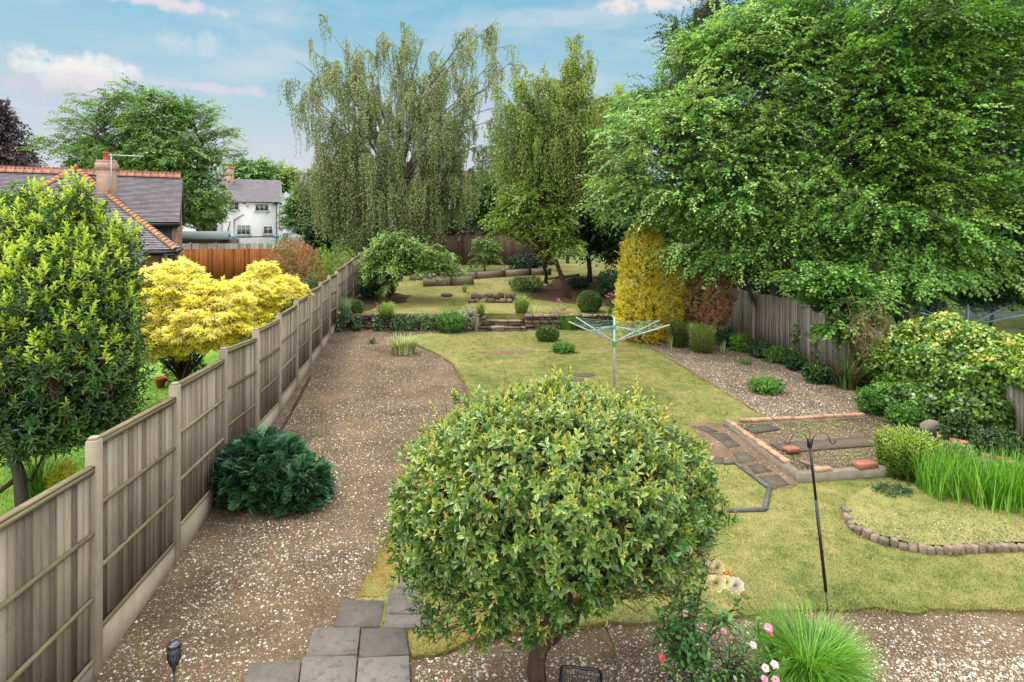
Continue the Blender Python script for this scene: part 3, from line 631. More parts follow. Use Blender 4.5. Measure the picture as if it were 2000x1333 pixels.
# upper run beyond the last step, going straight back on the terrace
xp = fX(PD[-1]); fr2 = root('wooden_fence', (xp, 23.4, 1.0), 'weathered fence running on behind the apple tree above the stone wall', 'fence')
pd2 = [PD[-1] + .06 + 1.15 * i for i in range(8)]; zt2 = [2.66, 2.80, 2.98, 3.14, 3.27, 3.4, 3.55, 3.7]
AX2 = np.array([[0, 1, 0], [-1, 0, 0], [0, 0, 1.]])
for i, d in enumerate(pd2):
    if i: post(xp - .01 * i, d, 1.0, zt2[i], fr2, AX2)
for i in range(7):
    panel(np.array([xp, pd2[i] + .055]), np.array([xp, pd2[i + 1] - .055]), zt2[i] - .0, zt2[i + 1] - .05, 0, fr2, np.array([1., 0, 0]), hgt=1.75, nb=9)
# thin edging strip on the soil
e = MB(); e.beam(at(606, 738) + [0, 0, .02], at(572, 803) + [0, 0, .02], .05, .03); e.beam(at(571, 805) + [0, 0, .02], at(532, 872) + [0, 0, .02], .05, .03)
T(e.build('edging_strip', MAT['bark']), 'thin dark timber edging strip lying on the soil beside the panel fence', 'edging')

# ------------------------------------------------------------------ right board fence
rf = root('board_fence', (RF(16), 16, .2), 'old silvery close board fence leaning between the gravel bed and the big leafy trees', 'fence')
def boardrun(y0, y1, ztop, parent, name='fence_section', mt='oldfence'):
    B = MB(); y = y0
    while y < y1:
        w = random.uniform(.085, .12); x = RF(y); u = unit(np.array([RF(y + .1) - RF(y), .1, 0])); nn = np.array([-u[1], u[0], 0])
        zt = ztop(y) + random.uniform(-.03, .03); z0 = g_low(y) - .05
        ax = np.array([u, nn, unit(np.array([.0, random.uniform(-.02, .02), 1]))])
        B.box((x, y, (z0 + zt) / 2), (w * 1.05, .018, zt - z0), ax); y += w * .93
    o = B.build(name, MAT[mt], parent)
    for f in (.25, .8):
        r = MB(); a = np.array([RF(y0) + .04, y0, g_low(y0) + f * 1.4]); b = np.array([RF(y1) + .04, y1, g_low(y1) + f * 1.4]); r.beam(a, b, .05, .07); r.build('rail', MAT['oldfence'], o)
    return o
ztr = lambda y: float(np.interp(y, [9, 12, 14.5, 16.2, 17.6, 17.8, 19, 22, 24], [1.62, 1.55, 1.5, 1.72, 1.78, 1.98, 2.02, 2.02, 2.1]))
boardrun(8.0, 13.0, ztr, rf); boardrun(13.05, 17.7, ztr, rf); boardrun(17.75, 24, ztr, rf)
for y in (9.5, 12.6, 14.6, 17.7, 20.6, 23.4):
    b = MB(); b.box((RF(y) - .06, y, g_low(y) + .8), (.1, .1, 1.7), bev=.01); b.build('post', MAT['oldfence'], rf)

# ------------------------------------------------------------------ back fence, orange fence, other far fences
def plainfence(name, a, b, z0, h, m, label, bw=.15, ph=.0, trellis=False):
    a, b = np.array(a, float), np.array(b, float); L = np.linalg.norm(b - a); u = unit(np.r_[b - a, 0]); nn = np.array([u[1], -u[0], 0]); n = int(L / bw)
    e = root(name, ((a[0] + b[0]) / 2, (a[1] + b[1]) / 2, z0), label, 'fence'); B = MB()
    for i in range(n):
        c = a + (b - a) * (i + .5) / n; B.box(np.r_[c, z0 + h / 2] + nn * (.006 if i % 2 else 0), (bw * 1.02, .02, h + random.uniform(-.008, .008)), np.array([u, nn, [0, 0, 1]]))
    B.build('fence_board', m, e)
    k = max(1, round(L / 1.9))
    for i in range(k + 1):
        c = a + (b - a) * i / k; p = MB(); p.box(np.r_[c, z0 + h / 2 + .03] + nn * .06, (.09, .09, h + .06), np.array([u, nn, [0, 0, 1]])); p.build('post', m, e)
    if trellis:
        t = MB()
        for i in range(int(L / .12)): c = a + (b - a) * i * .12 / L; t.box(np.r_[c, z0 + h + .2], (.02, .015, .4), np.array([u, nn, [0, 0, 1]]))
        for z in (.05, .2, .38): t.beam(np.r_[a, z0 + h + z], np.r_[b, z0 + h + z], .015, .02)
        t.build('trellis', m, e)
    return e
plainfence('back_fence', (-8.5, 34.8), (2.5, 35.0), 2.1, 1.75, MAT['backfence'], 'brown close board fence with trellis top across the far end of the garden', .12, trellis=True)
of = pt(350, 487, 38); o2 = pt(545, 487, 38)
plainfence('orange_fence', (of[0] - 4, 38), (o2[0] + 1.5, 38.6), .55, of[2] - .55, MAT['orangefence'], 'orange stained board fence beyond the golden maple', .14)
gf = pt(350, 476, 43); g2 = pt(545, 476, 43)
plainfence('grey_fence', (gf[0] - 1, 43), (g2[0] + 1, 43), 1.2, gf[2] - 1.2, MAT['oldfence'], 'low grey weathered fence just behind the orange fence', .3)
nb_ = root('netting_screen', (pt(430, 545, 30)[0], 30, .8), 'dark mesh screen with pale posts below the orange fence', 'screen')
b = MB(); b.box((pt(460, 545, 30)[0], 30, 1.1), (4.2, .02, 1.0)); b.build('mesh', MAT['blackp'], nb_)
for px in (417, 470, 520):
    b = MB(); b.box((pt(px, 545, 30)[0], 29.95, 1.15), (.1, .08, 1.1)); b.build('post', MAT['concrete'], nb_)
plainfence('grey_fence', (pt(585, 470, 52)[0], 52), (pt(650, 470, 50)[0], 50), 1.6, 2.1, MAT['oldfence'], 'short grey fence panel left of the weeping birch foliage', .2)

# ragged mossy fringe hanging over the lawn edge
E = np.array(LAWN)[:, :2]; E = np.concatenate([E, E[:1]]); sg = np.linalg.norm(np.diff(E, axis=0), axis=1); cs_ = np.concatenate([[0], np.cumsum(sg)]); nE = 26000; q = rng.uniform(0, cs_[-1], nE); PE = np.c_[np.interp(q, cs_, E[:, 0]), np.interp(q, cs_, E[:, 1])] + rng.normal(0, .03, (nE, 2)); PE = PE[PE[:, 1] < 20]; nE = len(PE)
lv = Leaves(); a = rng.uniform(0, 6.28, nE); lv.blades(np.c_[PE, g_low(PE[:, 1]) + .012 + .02 * rng.random(nE)], np.c_[np.cos(a), np.sin(a), 0 * a], rng.uniform(.02, .06, nE), .005, rng.uniform(.8, 2.2, nE), seg=2)
MAT['fringe'] = leafmat('mossy_edge_grass', [(110, 84, 40), (146, 118, 54), (140, 138, 64), (170, 156, 84)], .2, clump=.6, cs=2)
T(lv.build('lawn_edge_grass', MAT['fringe']), 'ragged mossy brown and green fringe along the edge of the lawn', 'grass', kind='stuff')

# livelier tufts of longer, greener grass scattered through the lawn
n = 2600; P = np.c_[rng.uniform(-1.5, 8.5, n), 5.9 * (20 / 5.9) ** (rng.random(n) ** 1.2)]; P = P[inpoly(LAWN, P) & (wob(np.c_[P * .9, 0 * P[:, 0]], 1.2, 5.) > -.1)]; P = np.repeat(P, 16, 0) + rng.normal(0, .035, (len(P) * 16, 2)); P = P[inpoly(LAWN, P)]; k = len(P); a = rng.uniform(0, 6.28, k)
lv = Leaves(); lv.blades(np.c_[P, g_low(P[:, 1]) + .03], np.c_[np.cos(a), np.sin(a), 0 * a], rng.uniform(.025, .06, k), .004 + .0004 * P[:, 1], rng.uniform(.6, 2.0, k), seg=2)
MAT['tuft'] = leafmat('greener_lawn_tufts', [(104, 128, 52), (128, 150, 66), (150, 166, 84), (182, 176, 110)], .2, .7, clump=.6, cs=1.5)
T(lv.build('lawn_tufts', MAT['tuft']), 'slightly longer green tufts scattered through the lower lawn', 'grass', kind='stuff')
# ------------------------------------------------------------------ paving slabs (bottom left of the big shrub)
def cz(q): return np.array([260 + q[0] / 3.226, 1080 + q[1] / 3.226])
slabs = [([(1310, 295), (1585, 300), (1550, 470), (1262, 462)], 'grey paving slab touching the soil, just above the row of two'),
 ([(1617, 225), (1870, 228), (1850, 384), (1592, 382)], 'grey paving slab partly under the left edge of the big shrub'),
 ([(1592, 392), (1880, 392), (1870, 478), (1575, 475)], 'narrow half width paving slab with pale lichen beside the mossy grass'),
 ([(1690, 120), (1930, 124), (1905, 216), (1660, 216)], 'farthest paving slab, mostly hidden below the shrub leaves'),
 ([(1140, 472), (1432, 470), (1412, 640), (1085, 655)], 'grey paving slab with one white lichen spot, left of a pair'),
 ([(1438, 478), (1715, 480), (1740, 645), (1422, 662)], 'grey paving slab with a white spot near its right corner, right of a pair'),
 ([(740, 690), (1058, 672), (1030, 880), (665, 890)], 'leftmost paving slab at the bottom edge of the photo'),
 ([(1068, 655), (1412, 647), (1392, 880), (1040, 880)], 'middle paving slab of the three at the bottom edge of the photo'),
 ([(1420, 665), (1738, 650), (1748, 880), (1402, 880)], 'blotched rightmost paving slab of the three at the bottom edge')]
for k, (q, lab) in enumerate(slabs):
    top = [at(*cz(c), dz=.05) for c in q]; top = np.array(top); ctr = top.mean(0); dz = .004 * (k % 3)
    inn = ctr + (top - ctr) * .978; B = MB(); V = np.concatenate([top - [0, 0, .05], top - [0, 0, .008 - dz], inn + [0, 0, dz]])
    V[:, 2] += 0
    F = [(i, (i + 1) % 4, 4 + (i + 1) % 4, 4 + i) for i in range(4)] + [(4 + i, 4 + (i + 1) % 4, 8 + (i + 1) % 4, 8 + i) for i in range(4)] + [(8, 9, 10, 11), (3, 2, 1, 0)]
    B.add(V, F); T(B.build('paving_slab', MAT['slab']), lab, 'paving slab', 'paving slabs of the garden path')

# ------------------------------------------------------------------ old greenhouse base of concrete with brick coping
fl = at(1560, 948); bl = at(1412, 832); bl[1] += .0; frr = at(1725, 936); 
hb = .22
gb = root('greenhouse_base', ((fl + frr) / 2), 'low rectangular concrete base topped with orange bricks, right of the old path', 'greenhouse base')
u = unit(np.r_[(frr - fl)[:2], 0]); v = unit(np.r_[(bl - fl)[:2], 0]); Lw = 3.6; Lv = np.linalg.norm((bl - fl)[:2])
def q3(a, b, z): return fl[:3] * [1, 1, 0] + u * a + v * b + np.array([0, 0, z])
B = MB()
B.beam(q3(0, .06, hb / 2 - .02), q3(Lw, .06, hb / 2 - .02), .13, hb + .08, jit=.01); B.build('front_wall', MAT['basecon'], gb)
B = MB(); B.beam(q3(.06, .13, hb / 2 - .04), q3(.06, Lv, hb / 2 - .04), .13, hb + .06, jit=.01); B.build('side_wall', MAT['basecon'], gb)
B = MB(); B.beam(q3(.13, Lv - .06, hb / 2 - .04), q3(3.25, Lv - .06, hb / 2 - .04), .13, hb, jit=.004); B.build('back_wall', MAT['basecon'], gb)
B = MB(); B.box(q3(Lw / 2, Lv / 2, .1), (Lw - .1, Lv - .1, .12), np.array([u, np.cross([0, 0, 1], u), [0, 0, 1]])); B.build('gravel_floor', MAT['gravel'], gb)
B = MB(); B.beam(q3(.35, Lv * .45, .17), q3(Lw, Lv * .50, .17), .42, .05, jit=.003); B.beam(q3(.3, Lv * .80, .17), q3(.9, Lv * .85, .17), .3, .05, jit=.003); B.build('centre_slab', MAT['darkslab'], gb)
def coping(a, b, n, w=.11, skip=()):
    for i in range(n):
        if i in skip: continue
        B = MB(); c0 = a + (b - a) * (i + .06) / n; c1 = a + (b - a) * (i + .94) / n; j = rng.normal(0, .01, 3); j[2] *= .6
        B.beam(c0 + j, c1 + j * .5, w * random.uniform(.85, 1.1), .07, bev=.01, jit=.004); B.build('coping_brick', MAT['brick'], gb)
coping(q3(.07, .45, hb + .03), q3(.07, Lv - .03, hb + .0), 12)
coping(q3(.35, Lv - .06, hb - .01), q3(3.2, Lv - .06, hb - .01), 12)
coping(q3(.28, .07, hb + .045), q3(.62, .07, hb + .045), 2, .1)
def loose_brick(p, ang, sz, m, lab, tilt=0):
    B = MB(); a = np.array([[math.cos(ang), math.sin(ang), tilt], [-math.sin(ang), math.cos(ang), 0], [-tilt * math.cos(ang), -tilt * math.sin(ang), 1]])
    B.box(p, sz, unit(a), bev=.01, jit=.003); T(B.build('loose_brick', m), lab, 'brick', 'loose bricks on the greenhouse base')
loose_brick(q3(1.25, .1, hb + .06), .25, (.38, .2, .09), MAT['redbrick'], 'large dark red block lying on the front edge of the concrete base')
loose_brick(q3(.42, .3, hb + .02), -.95, (.4, .06, .05), MAT['sleeper'], 'thin grey timber offcut leaning on the front left corner of the base')
loose_brick(q3(.5, 1.05, .23), .3, (.26, .16, .07), MAT['redbrick'], 'broken pinkish brick lying on the dark centre strip of the base')
# rubble edge running back to the right fence
for i, (px, py, s, mt) in enumerate([(1845, 852, .24, 'brick'), (1868, 862, .2, 'redbrick'), (1890, 868, .26, 'brick'), (1905, 882, .2, 'redbrick'), (1925, 874, .22, 'brick'), (1935, 892, .26, 'brick'), (1960, 898, .22, 'redbrick'), (1972, 908, .24, 'brick'), (1990, 915, .2, 'redbrick')]):
    p = at(px, py, dz=.08); B = MB(); a = random.uniform(-.6, .3); B.box(p, (s, .13, .11), np.array([[math.cos(a), math.sin(a), 0], [-math.sin(a), math.cos(a), 0], [0, 0, 1]]), bev=.012, jit=.004)
    T(B.build('rubble_brick', MAT[mt]), 'worn orange brick in the broken brick edge between grassy plants and ivy', 'brick', 'worn bricks in the broken edge by the ivy')
b = bmesh.new(); bmesh.ops.create_icosphere(b, subdivisions=3, radius=1); vv = np.array([x.co[:] for x in b.verts]); ff = [tuple(x.index for x in f.verts) for f in b.faces]; b.free()
ICO = (vv, ff)
def rock(name, p, sz, m, lab, cat='stone', amp=.16, parent=None, group=None):
    V = ICO[0] * (1 + amp * wob(ICO[0], 1.3, random.uniform(0, 9)))[:, None] * np.array(sz) + p; B = MB(); B.add(V, ICO[1]); o = B.build(name, m, parent)
    return T(o, lab, cat, group)
rock('boulder', at(1822, 838, dz=.12), (.22, .16, .17), MAT['basecon'], 'single pale grey rock in front of the ivy, behind the yellow green plant')
# path of dark slabs beside the base
path_e = root('garden_path', at(1450, 900), 'worn path of dark lichened slabs running along the side of the greenhouse base', 'path')
poly_sheet('path_bed', [at(*q)[:2] for q in ((1340, 831), (1412, 830), (1480, 868), (1562, 948), (1545, 958), (1500, 958), (1468, 930), (1440, 906), (1380, 910), (1380, 895), (1394, 880))], g_low, .041, MAT['path'], jit=.01, kind=None).parent = path_e
o = bpy.data.objects['path_bed']; o.matrix_parent_inverse = path_e.matrix_world.inverted(); o.data.transform(__import__('mathutils').Matrix.Translation(-path_e.location)); o.matrix_parent_inverse.identity()
for q in ([(60, 250), (190, 250), (300, 300), (190, 305)], [(205, 310), (370, 318), (430, 370), (300, 380)], [(310, 385), (440, 375), (500, 430), (390, 455)], [(440, 500), (560, 495), (665, 560), (500, 590)], [(575, 615), (700, 600), (800, 665), (640, 690)], [(660, 720), (860, 700), (960, 790), (790, 835)], [(215, 540), (350, 545), (350, 595), (215, 600)]):
    tp = np.array([at(1340 + a / 4.762, 780 + b_ / 4.762, dz=.055) for a, b_ in q]); B = MB(); B.add(np.concatenate([tp - [0, 0, .03], tp]), [(0, 1, 5, 4), (1, 2, 6, 5), (2, 3, 7, 6), (3, 0, 4, 7), (4, 5, 6, 7)]); B.build('path_slab', MAT['darkslab'], path_e)
# grey edging pipe
pp = [at(*q, dz=.05) for q in ((1330, 1004), (1424, 998), (1494, 996), (1503, 954), (1470, 930), (1450, 915), (1435, 904), (1413, 906))]
pe = root('edging_pipe', pp[2], 'bent grey pipe edging round the small grass patch left of the base', 'edging')
for i in range(len(pp) - 1):
    B = MB(); B.tube([pp[i], pp[i] + (pp[i + 1] - pp[i]) * .985], .035, 10); B.build('pipe_length', MAT['pipe'], pe, True)
# sunken stone slab in the lawn
rock('sunken_stone', at(1112, 742, dz=.03), (.42, .22, .03), MAT['darkslab'], 'flat dark stone slab sunk in the lawn behind the big shrub', amp=.1)
rock('sunken_stone', at(1140, 733, dz=.03), (.30, .2, .03), MAT['darkslab'], 'smaller flat dark stone in the lawn touching the first slab', amp=.1)

# ------------------------------------------------------------------ log edging bed on the right
lg = [at(*q) for q in ((1651, 1000), (1653, 1018), (1663, 1037), (1680, 1049), (1700, 1059), (1722, 1067), (1745, 1072), (1768, 1079), (1790, 1083), (1815, 1086), (1842, 1087), (1870, 1085), (1900, 1083), (1930, 1082), (1965, 1080), (2005, 1080), (2050, 1080))]
le = root('log_edging', lg[8], 'curved edging of short upright logs round the raised bed on the right', 'edging')
cs = [0]; 
for a, b_ in zip(lg, lg[1:]): cs.append(cs[-1] + np.linalg.norm(b_ - a))
s = 0.0; lg = np.array(lg)
while s < cs[-1]:
    p = np.array([np.interp(s, cs, lg[:, k]) for k in range(3)]); r = random.uniform(.045, .062); h = random.uniform(.09, .145)
    B = MB(); tl = rng.normal(0, .012, 2); B.tube([p - [0, 0, .05], p + [0, 0, .05], p + [tl[0], tl[1], h - .012], p + [tl[0], tl[1], h]], [r, r, r, r * .86], 10); B.build('log', MAT['log'], le); s += r * 1.86
bedp = [tuple(p[:2] + np.array([.03, .05])) for p in lg] + [(9.5, 7.6), (9.6, 9.6), (6.6, 9.3), at(1700, 962)[:2], at(1662, 985)[:2]]
o = poly_sheet('raised_bed', bedp, g_low, .115, MAT['lawn_up'], kind='structure')

# ------------------------------------------------------------------ retaining wall, steps
def stonework(name, x0, x1, y, z0, z1, m, parent, depth=.22, rowh=.13, jag=.03, xfun=None):
    B = MB(); z = z0
    while z < z1 - .03:
        h = min(rowh * random.uniform(.75, 1.25), z1 - z + .02); x = x0 - random.uniform(0, .15)
        while x < x1:
            w = random.uniform(.16, .42); B.box((x + w / 2, y + random.uniform(-.03, .03) + depth / 2, z + h / 2), (w * .94, depth, h * .9), bev=.03, jit=.014); x += w
        z += h
    return B.build(name, m, parent)
WL = root('retaining_wall', (-3, WALLY, .45), 'low dry stone retaining wall left of the curved steps, partly hung with ivy', 'wall')
X = lambda px, d=WALLY: (px - 1000) * d / FX
stonework('wall_face', X(652), X(722), WALLY, .4, .95, MAT['stone'], WL); stonework('wall_face', X(722), X(930), WALLY - .05, .4, .82, MAT['stonel'], WL); stonework('coping', X(690), X(930), WALLY - .12, .84, 1.03, MAT['stone'], WL, .3, .1)
B = MB(); B.box((X(805), WALLY + .3, .7), (X(932) - X(650) , .1, .6)); B.build('backing', MAT['mulch'], WL)
WR = root('retaining_wall', (3, WALLY, .45), 'low dry stone retaining wall right of the curved steps, below the clipped box bush', 'wall')
stonework('wall_face', X(1026), X(1215), WALLY, .4, .92, MAT['stone'], WR); stonework('coping', X(1026), X(1215), WALLY - .06, .93, 1.03, MAT['stonel'], WR, .3, .1)
ST = root('stone_steps', (X(980), WALLY, .45), 'flight of three worn stone steps in the retaining wall', 'steps')
for i in range(3):
    B = MB(); xa, xb = X(936 + 3 * i), X(1026 - 4 * i); x = xa
    while x < xb - .05:
        w = min(random.uniform(.3, .6), xb - x); B.box((x + w / 2, WALLY - .35 + i * .32 + .2, .45 + .2 * i + .04), (w * .96, .42, .15), bev=.02, jit=.014, m=0); B.box((x + w / 2, WALLY - .35 + i * .32 + .18, .45 + .2 * i + .14), (w * .99, .46, .05), bev=.015, jit=.012, m=random.randint(0, 1)); x += w
    B.build('step', [MAT['stone'], MAT['stonel']], ST)
B = MB(); B.box((X(932), WALLY - .1, .72), (.16, .5, .6), bev=.03, jit=.01); B.box((X(932), WALLY - .1, 1.04), (.24, .5, .06), bev=.02); B.build('end_pier', MAT['stonel'], ST)
c = at(960, 592, g_up); S2 = root('stone_steps', c, 'two small mossy stone steps set in the grass bank of the upper lawn', 'steps')
for i in range(2):
    B = MB(); x = c[0] - .95 + i * .08
    while x < c[0] + .75: w = random.uniform(.14, .34); B.box((x + w / 2, c[1] + i * .45 + .2 + random.uniform(-.03, .03), c[2] + .06 + .17 * i + random.uniform(-.015, .015)), (w * .92, .5, random.uniform(.12, .17)), bev=.02, jit=.016); x += w
    B.build('step', MAT['stone'], S2)
rock('flat_stone', at(872, 577, g_up, .04), (.26, .2, .09), MAT['stone'], 'single dark stone lying in the upper lawn')
# plank edging at the top of the garden
def planks(pts, h, lab, n):
    e = root('plank_edging', at(*pts[len(pts) // 2], g_up), lab, 'edging')
    for a, b_ in zip(pts, pts[1:]):
        A, Bq = at(*a, g_up, .0), at(*b_, g_up, .0); B = MB(); B.beam(A + [0, 0, h / 2], Bq + [0, 0, h / 2], .06, h); B.build('plank', MAT['sleeper'], e)
        B = MB(); B.box(Bq + [0, -.06, h / 2], (.07, .06, h + .05)); B.build('stake', MAT['bark'], e)
planks([(826, 560), (882, 558), (924, 556)], .38, 'short grey timber plank edging right of the apple tree crown', 2)
planks([(800, 548), (930, 545), (985, 541), (1035, 538), (1075, 537)], .32, 'long grey timber plank edging across the top of the garden', 4)
planks([(1070, 547), (1100, 543), (1130, 540)], .12, 'dark thin timber plank edging beside the leaning trunk', 2)
B = MB(); B.beam(at(975, 524, g_up, .25), at(992, 533, g_up, .05), .2, .05); T(B.build('loose_plank', MAT['sleeper']), 'loose grey plank leaning near the small fruit tree', 'plank')

# ------------------------------------------------------------------ rotary washing line
hub = at(1200, 765); d0 = hub[1]; H = 1.2
zt = pt(1200, 620, d0)[2]; zh = pt(1200, 668, d0)[2]; zu = pt(1200, 638, d0)[2]
wl = root('rotary_washing_line', hub, 'rotary washing line with pale arms and green and blue lines on the lawn', 'washing line')
B = MB(); B.tube([hub, [hub[0], d0, zt]], .024, 12); B.build('pole', MAT['alu'], wl, True)
B = MB(); B.lathe((hub[0], d0, zh - .14), [(.03, 0), (.034, .02), (.034, .1), (.06, .13), (.06, .17), (.032, .18)]); B.build('hub', MAT['gplast'], wl, True)
B = MB(); B.lathe((hub[0], d0, zu - .06), [(.03, 0), (.036, .01), (.036, .1), (.03, .11)]); B.build('slider', MAT['gplast'], wl, True)
tips = [np.array(pt(1125, 620, d0 + .55)), np.array(pt(1288, 626, d0 + .5)), np.array(pt(1308, 635, d0 - .65)), np.array(pt(1111, 629, d0 - .6))]
hc = np.array([hub[0], d0, zh]); uc = np.array([hub[0], d0, zu])
for t in tips:
    B = MB(); B.tube([hc + (t - hc) * .03, t], .014, 8); o = B.build('arm', MAT['alu'], wl, True)
    B = MB(); B.tube([uc, hc + (t - hc) * .55], .009, 6); B.build('strut', MAT['alu'], o, True)
L_ = Leaves()
for k in range(9):
    f = .38 + .07 * k
    for i in range(4):
        a, b_ = hc + (tips[i] - hc) * f, hc + (tips[(i + 1) % 4] - hc) * f
        off = np.array([0, 0, .02]); n = 6; ts = np.linspace(0, 1, n + 1); P = a + (b_ - a) * ts[:, None] + off - np.array([0, 0, 1]) * (.05 * 4 * ts * (1 - ts))[:, None]
        L_.segs(P[:-1], P[1:], .0035, .0035, rnd=np.full(n, [.1, .7, .4, .95, .25][(k + i) % 5]))
L_.build('line', MAT['line'], wl)

# blue dryer over the right fence
def far_dryer(c, tipsp, lab):
    e = root('rotary_washing_line', c, lab, 'washing line'); hcc = np.array([c[0], c[1], c[2] + 1.1]); B = MB(); B.tube([c, hcc + [0, 0, .6]], .024, 8); B.build('pole', MAT['bluemetal'], e, True)
    for t in tipsp:
        B = MB(); B.tube([hcc, t], .022, 8); B.build('arm', MAT['bluemetal'], e, True)
    L2 = Leaves()
    for k in range(6):
        f = .45 + .1 * k
        for i in range(len(tipsp)): a, b_ = hcc + (tipsp[i] - hcc) * f, hcc + (tipsp[(i + 1) % len(tipsp)] - hcc) * f; L2.segs([a], [b_], .005, .005, rnd=np.array([.6]))
    L2.build('line', MAT['line'], e)
c = np.array([pt(1890, 640, 17)[0], 17., .35])
far_dryer(c, [pt(1764, 592, 17.6), pt(2010, 578, 18.3), pt(2050, 606, 16.6), pt(1800, 612, 16.0)], 'blue armed rotary washing line in the neighbouring garden behind the ivy')

# ------------------------------------------------------------------ hook pole, solar torch, basket
bp = at(1618, 1200); tp = pt(1581, 862, bp[1] + .05); hp = root('hook_pole', bp, 'tall black leaning pole with two curled hooks stuck in the lawn edge', 'pole')
B = MB(); B.tube([bp + [.004, 0, -.1], bp + (tp - bp) * .13], .008, 8); B.tube([bp + (tp - bp) * .13, bp + (tp - bp) * .66], .017, 12); B.tube([bp + (tp - bp) * .66, tp], .0145, 12); B.build('pole', MAT['black'], hp, True)
B = MB(); B.box(tp + [0, -.0, -.02], (.045, .045, .11), bev=.01); B.build('bracket', MAT['black'], hp)
for s in (-1, 1):
    pth = [(0.02, -.05), (.03, .03), (.06, .10), (.11, .135), (.16, .13), (.205, .09), (.225, .03), (.235, -.01), (.255, -.035), (.28, -.03), (.292, .0), (.285, .025)]
    B = MB(); B.tube([tp + [s * a * .94, -.015, b_ * .72] for a, b_ in pth], .0055, 8); B.build('hook', MAT['black'], hp, True)
B = MB(); B.tube([tp + [0, 0, .03], tp + [.006, 0, .09], tp + [-.006, 0, .12], tp + [0, 0, .14]], .004, 6); B.build('finial', MAT['black'], hp, True)
tb = np.array([(340 - 1000) * 4.95 / FX, 4.95, 0]); ztop = pt(340, 1256, 4.95)[2]
so_ = root('solar_torch', tb, 'black solar garden torch on a stake in the soil at bottom left', 'garden light')
B = MB(); B.tube([tb, tb + [0, 0, ztop - .23]], .009, 10); B.build('stake', MAT['blackp'], so_, True)
B = MB(); B.lathe(tb + [0, 0, ztop - .25], [(.008, 0), (.013, .03), (.022, .06), (.030, .075)]); B.build('cone', MAT['blackp'], so_, True)
B = MB(); B.lathe(tb + [0, 0, ztop - .178], [(.026, 0), (.041, .06), (.046, .12), (.044, .145)]); B.build('lamp_panel', MAT['lampglass'], so_, True)
B = MB()
for i in range(14):
    a = i * 2 * math.pi / 14; prev = None
    P = [tb + [(r_) * math.cos(a + tw), (r_) * math.sin(a + tw), ztop - .178 + z] for r_, z, tw in ((.031, 0, 0), (.046, .05, .12), (.052, .1, .25), (.051, .148, .4))]; B.tube(P, .0032, 5)
for z, r_ in ((0, .031), (.05, .0455), (.1, .0515), (.148, .051)): B.tube([tb + [r_ * math.cos(a), r_ * math.sin(a), ztop - .178 + z] for a in np.linspace(0, 6.283, 19)], .004, 6)
for z in np.linspace(.015, .135, 9):
    r_ = np.interp(z, [0, .05, .1, .148], [.031, .0455, .0515, .051]) - .001; B.tube([tb + [r_ * math.cos(a), r_ * math.sin(a), ztop - .178 + z] for a in np.linspace(0, 6.283, 19)], .0016, 4)
B.build('cage', MAT['blackp'], so_, True)
B = MB(); B.lathe(tb + [0, 0, ztop - .03], [(.052, 0), (.054, .02), (.048, .028)], 20); o = B.build('cap', MAT['blackp'], so_, True)
B = MB(); B.lathe(tb + [0, 0, ztop - .001], [(.036, 0), (.036, .003), (.03, .004)], 20); B.build('solar_panel', MAT['solar'], o)
# black plastic basket
kb = pt(1131, 1312, 5.0); bk = root('garden_basket', (kb[0], kb[1], 0.02), 'black slotted plastic basket at the bottom edge beside the shrub trunk', 'basket')
zr = kb[2]; 
def rrect(w, d, r, n=5):
    P = []
    for cx, cy, a0 in ((w - r, d - r, 0), (-w + r, d - r, 90), (-w + r, -d + r, 180), (w - r, -d + r, 270)):
        for i in range(n + 1): a = R(a0 + 90 * i / n); P.append((cx + r * math.cos(a), cy + r * math.sin(a)))
    return P
rw, rd = .165, .12; yaw = R(-8)
def bp3(p, z, s=1): return np.array([kb[0] + (p[0] * math.cos(yaw) - p[1] * math.sin(yaw)) * s, kb[1] - .12 + (p[0] * math.sin(yaw) + p[1] * math.cos(yaw)) * s, z])
rr = rrect(rw, rd, .045); B = MB(); B.tube([bp3(p, zr + .03 * (1 if p[1] > 0 else 0)) for p in rr + rr[:1]], .012, 8); B.build('rim', MAT['blackp'], bk, True)
B = MB()
for i, p in enumerate(rrect(rw, rd, .045, 5) + [(x, s * rd) for x in np.linspace(-.1, .1, 9) for s in (-1, 1)] + [(s * rw, y) for y in (-.06, -.03, 0, .03, .06) for s in (-1, 1)]): B.tube([bp3(p, zr + .015), bp3(p, .03, .82)], .004, 5)
for z in (.1, .2, .3, .4, zr - .06, zr - .03):
    if z < zr: s = .82 + .18 * (z - .03) / (zr - .03); B.tube([bp3(p, z, s) for p in rr + rr[:1]], .004, 5)
B.build('slotted_side', MAT['blackp'], bk)
B = MB(); B.add([bp3(p, .04, .82) for p in rr] + [bp3(p, .02, .82) for p in rr], [tuple(range(len(rr))), tuple(range(2 * len(rr) - 1, len(rr) - 1, -1))] + [(i, (i + 1) % len(rr), len(rr) + (i + 1) % len(rr), len(rr) + i) for i in range(len(rr))]); B.build('bottom', MAT['blackp'], bk)

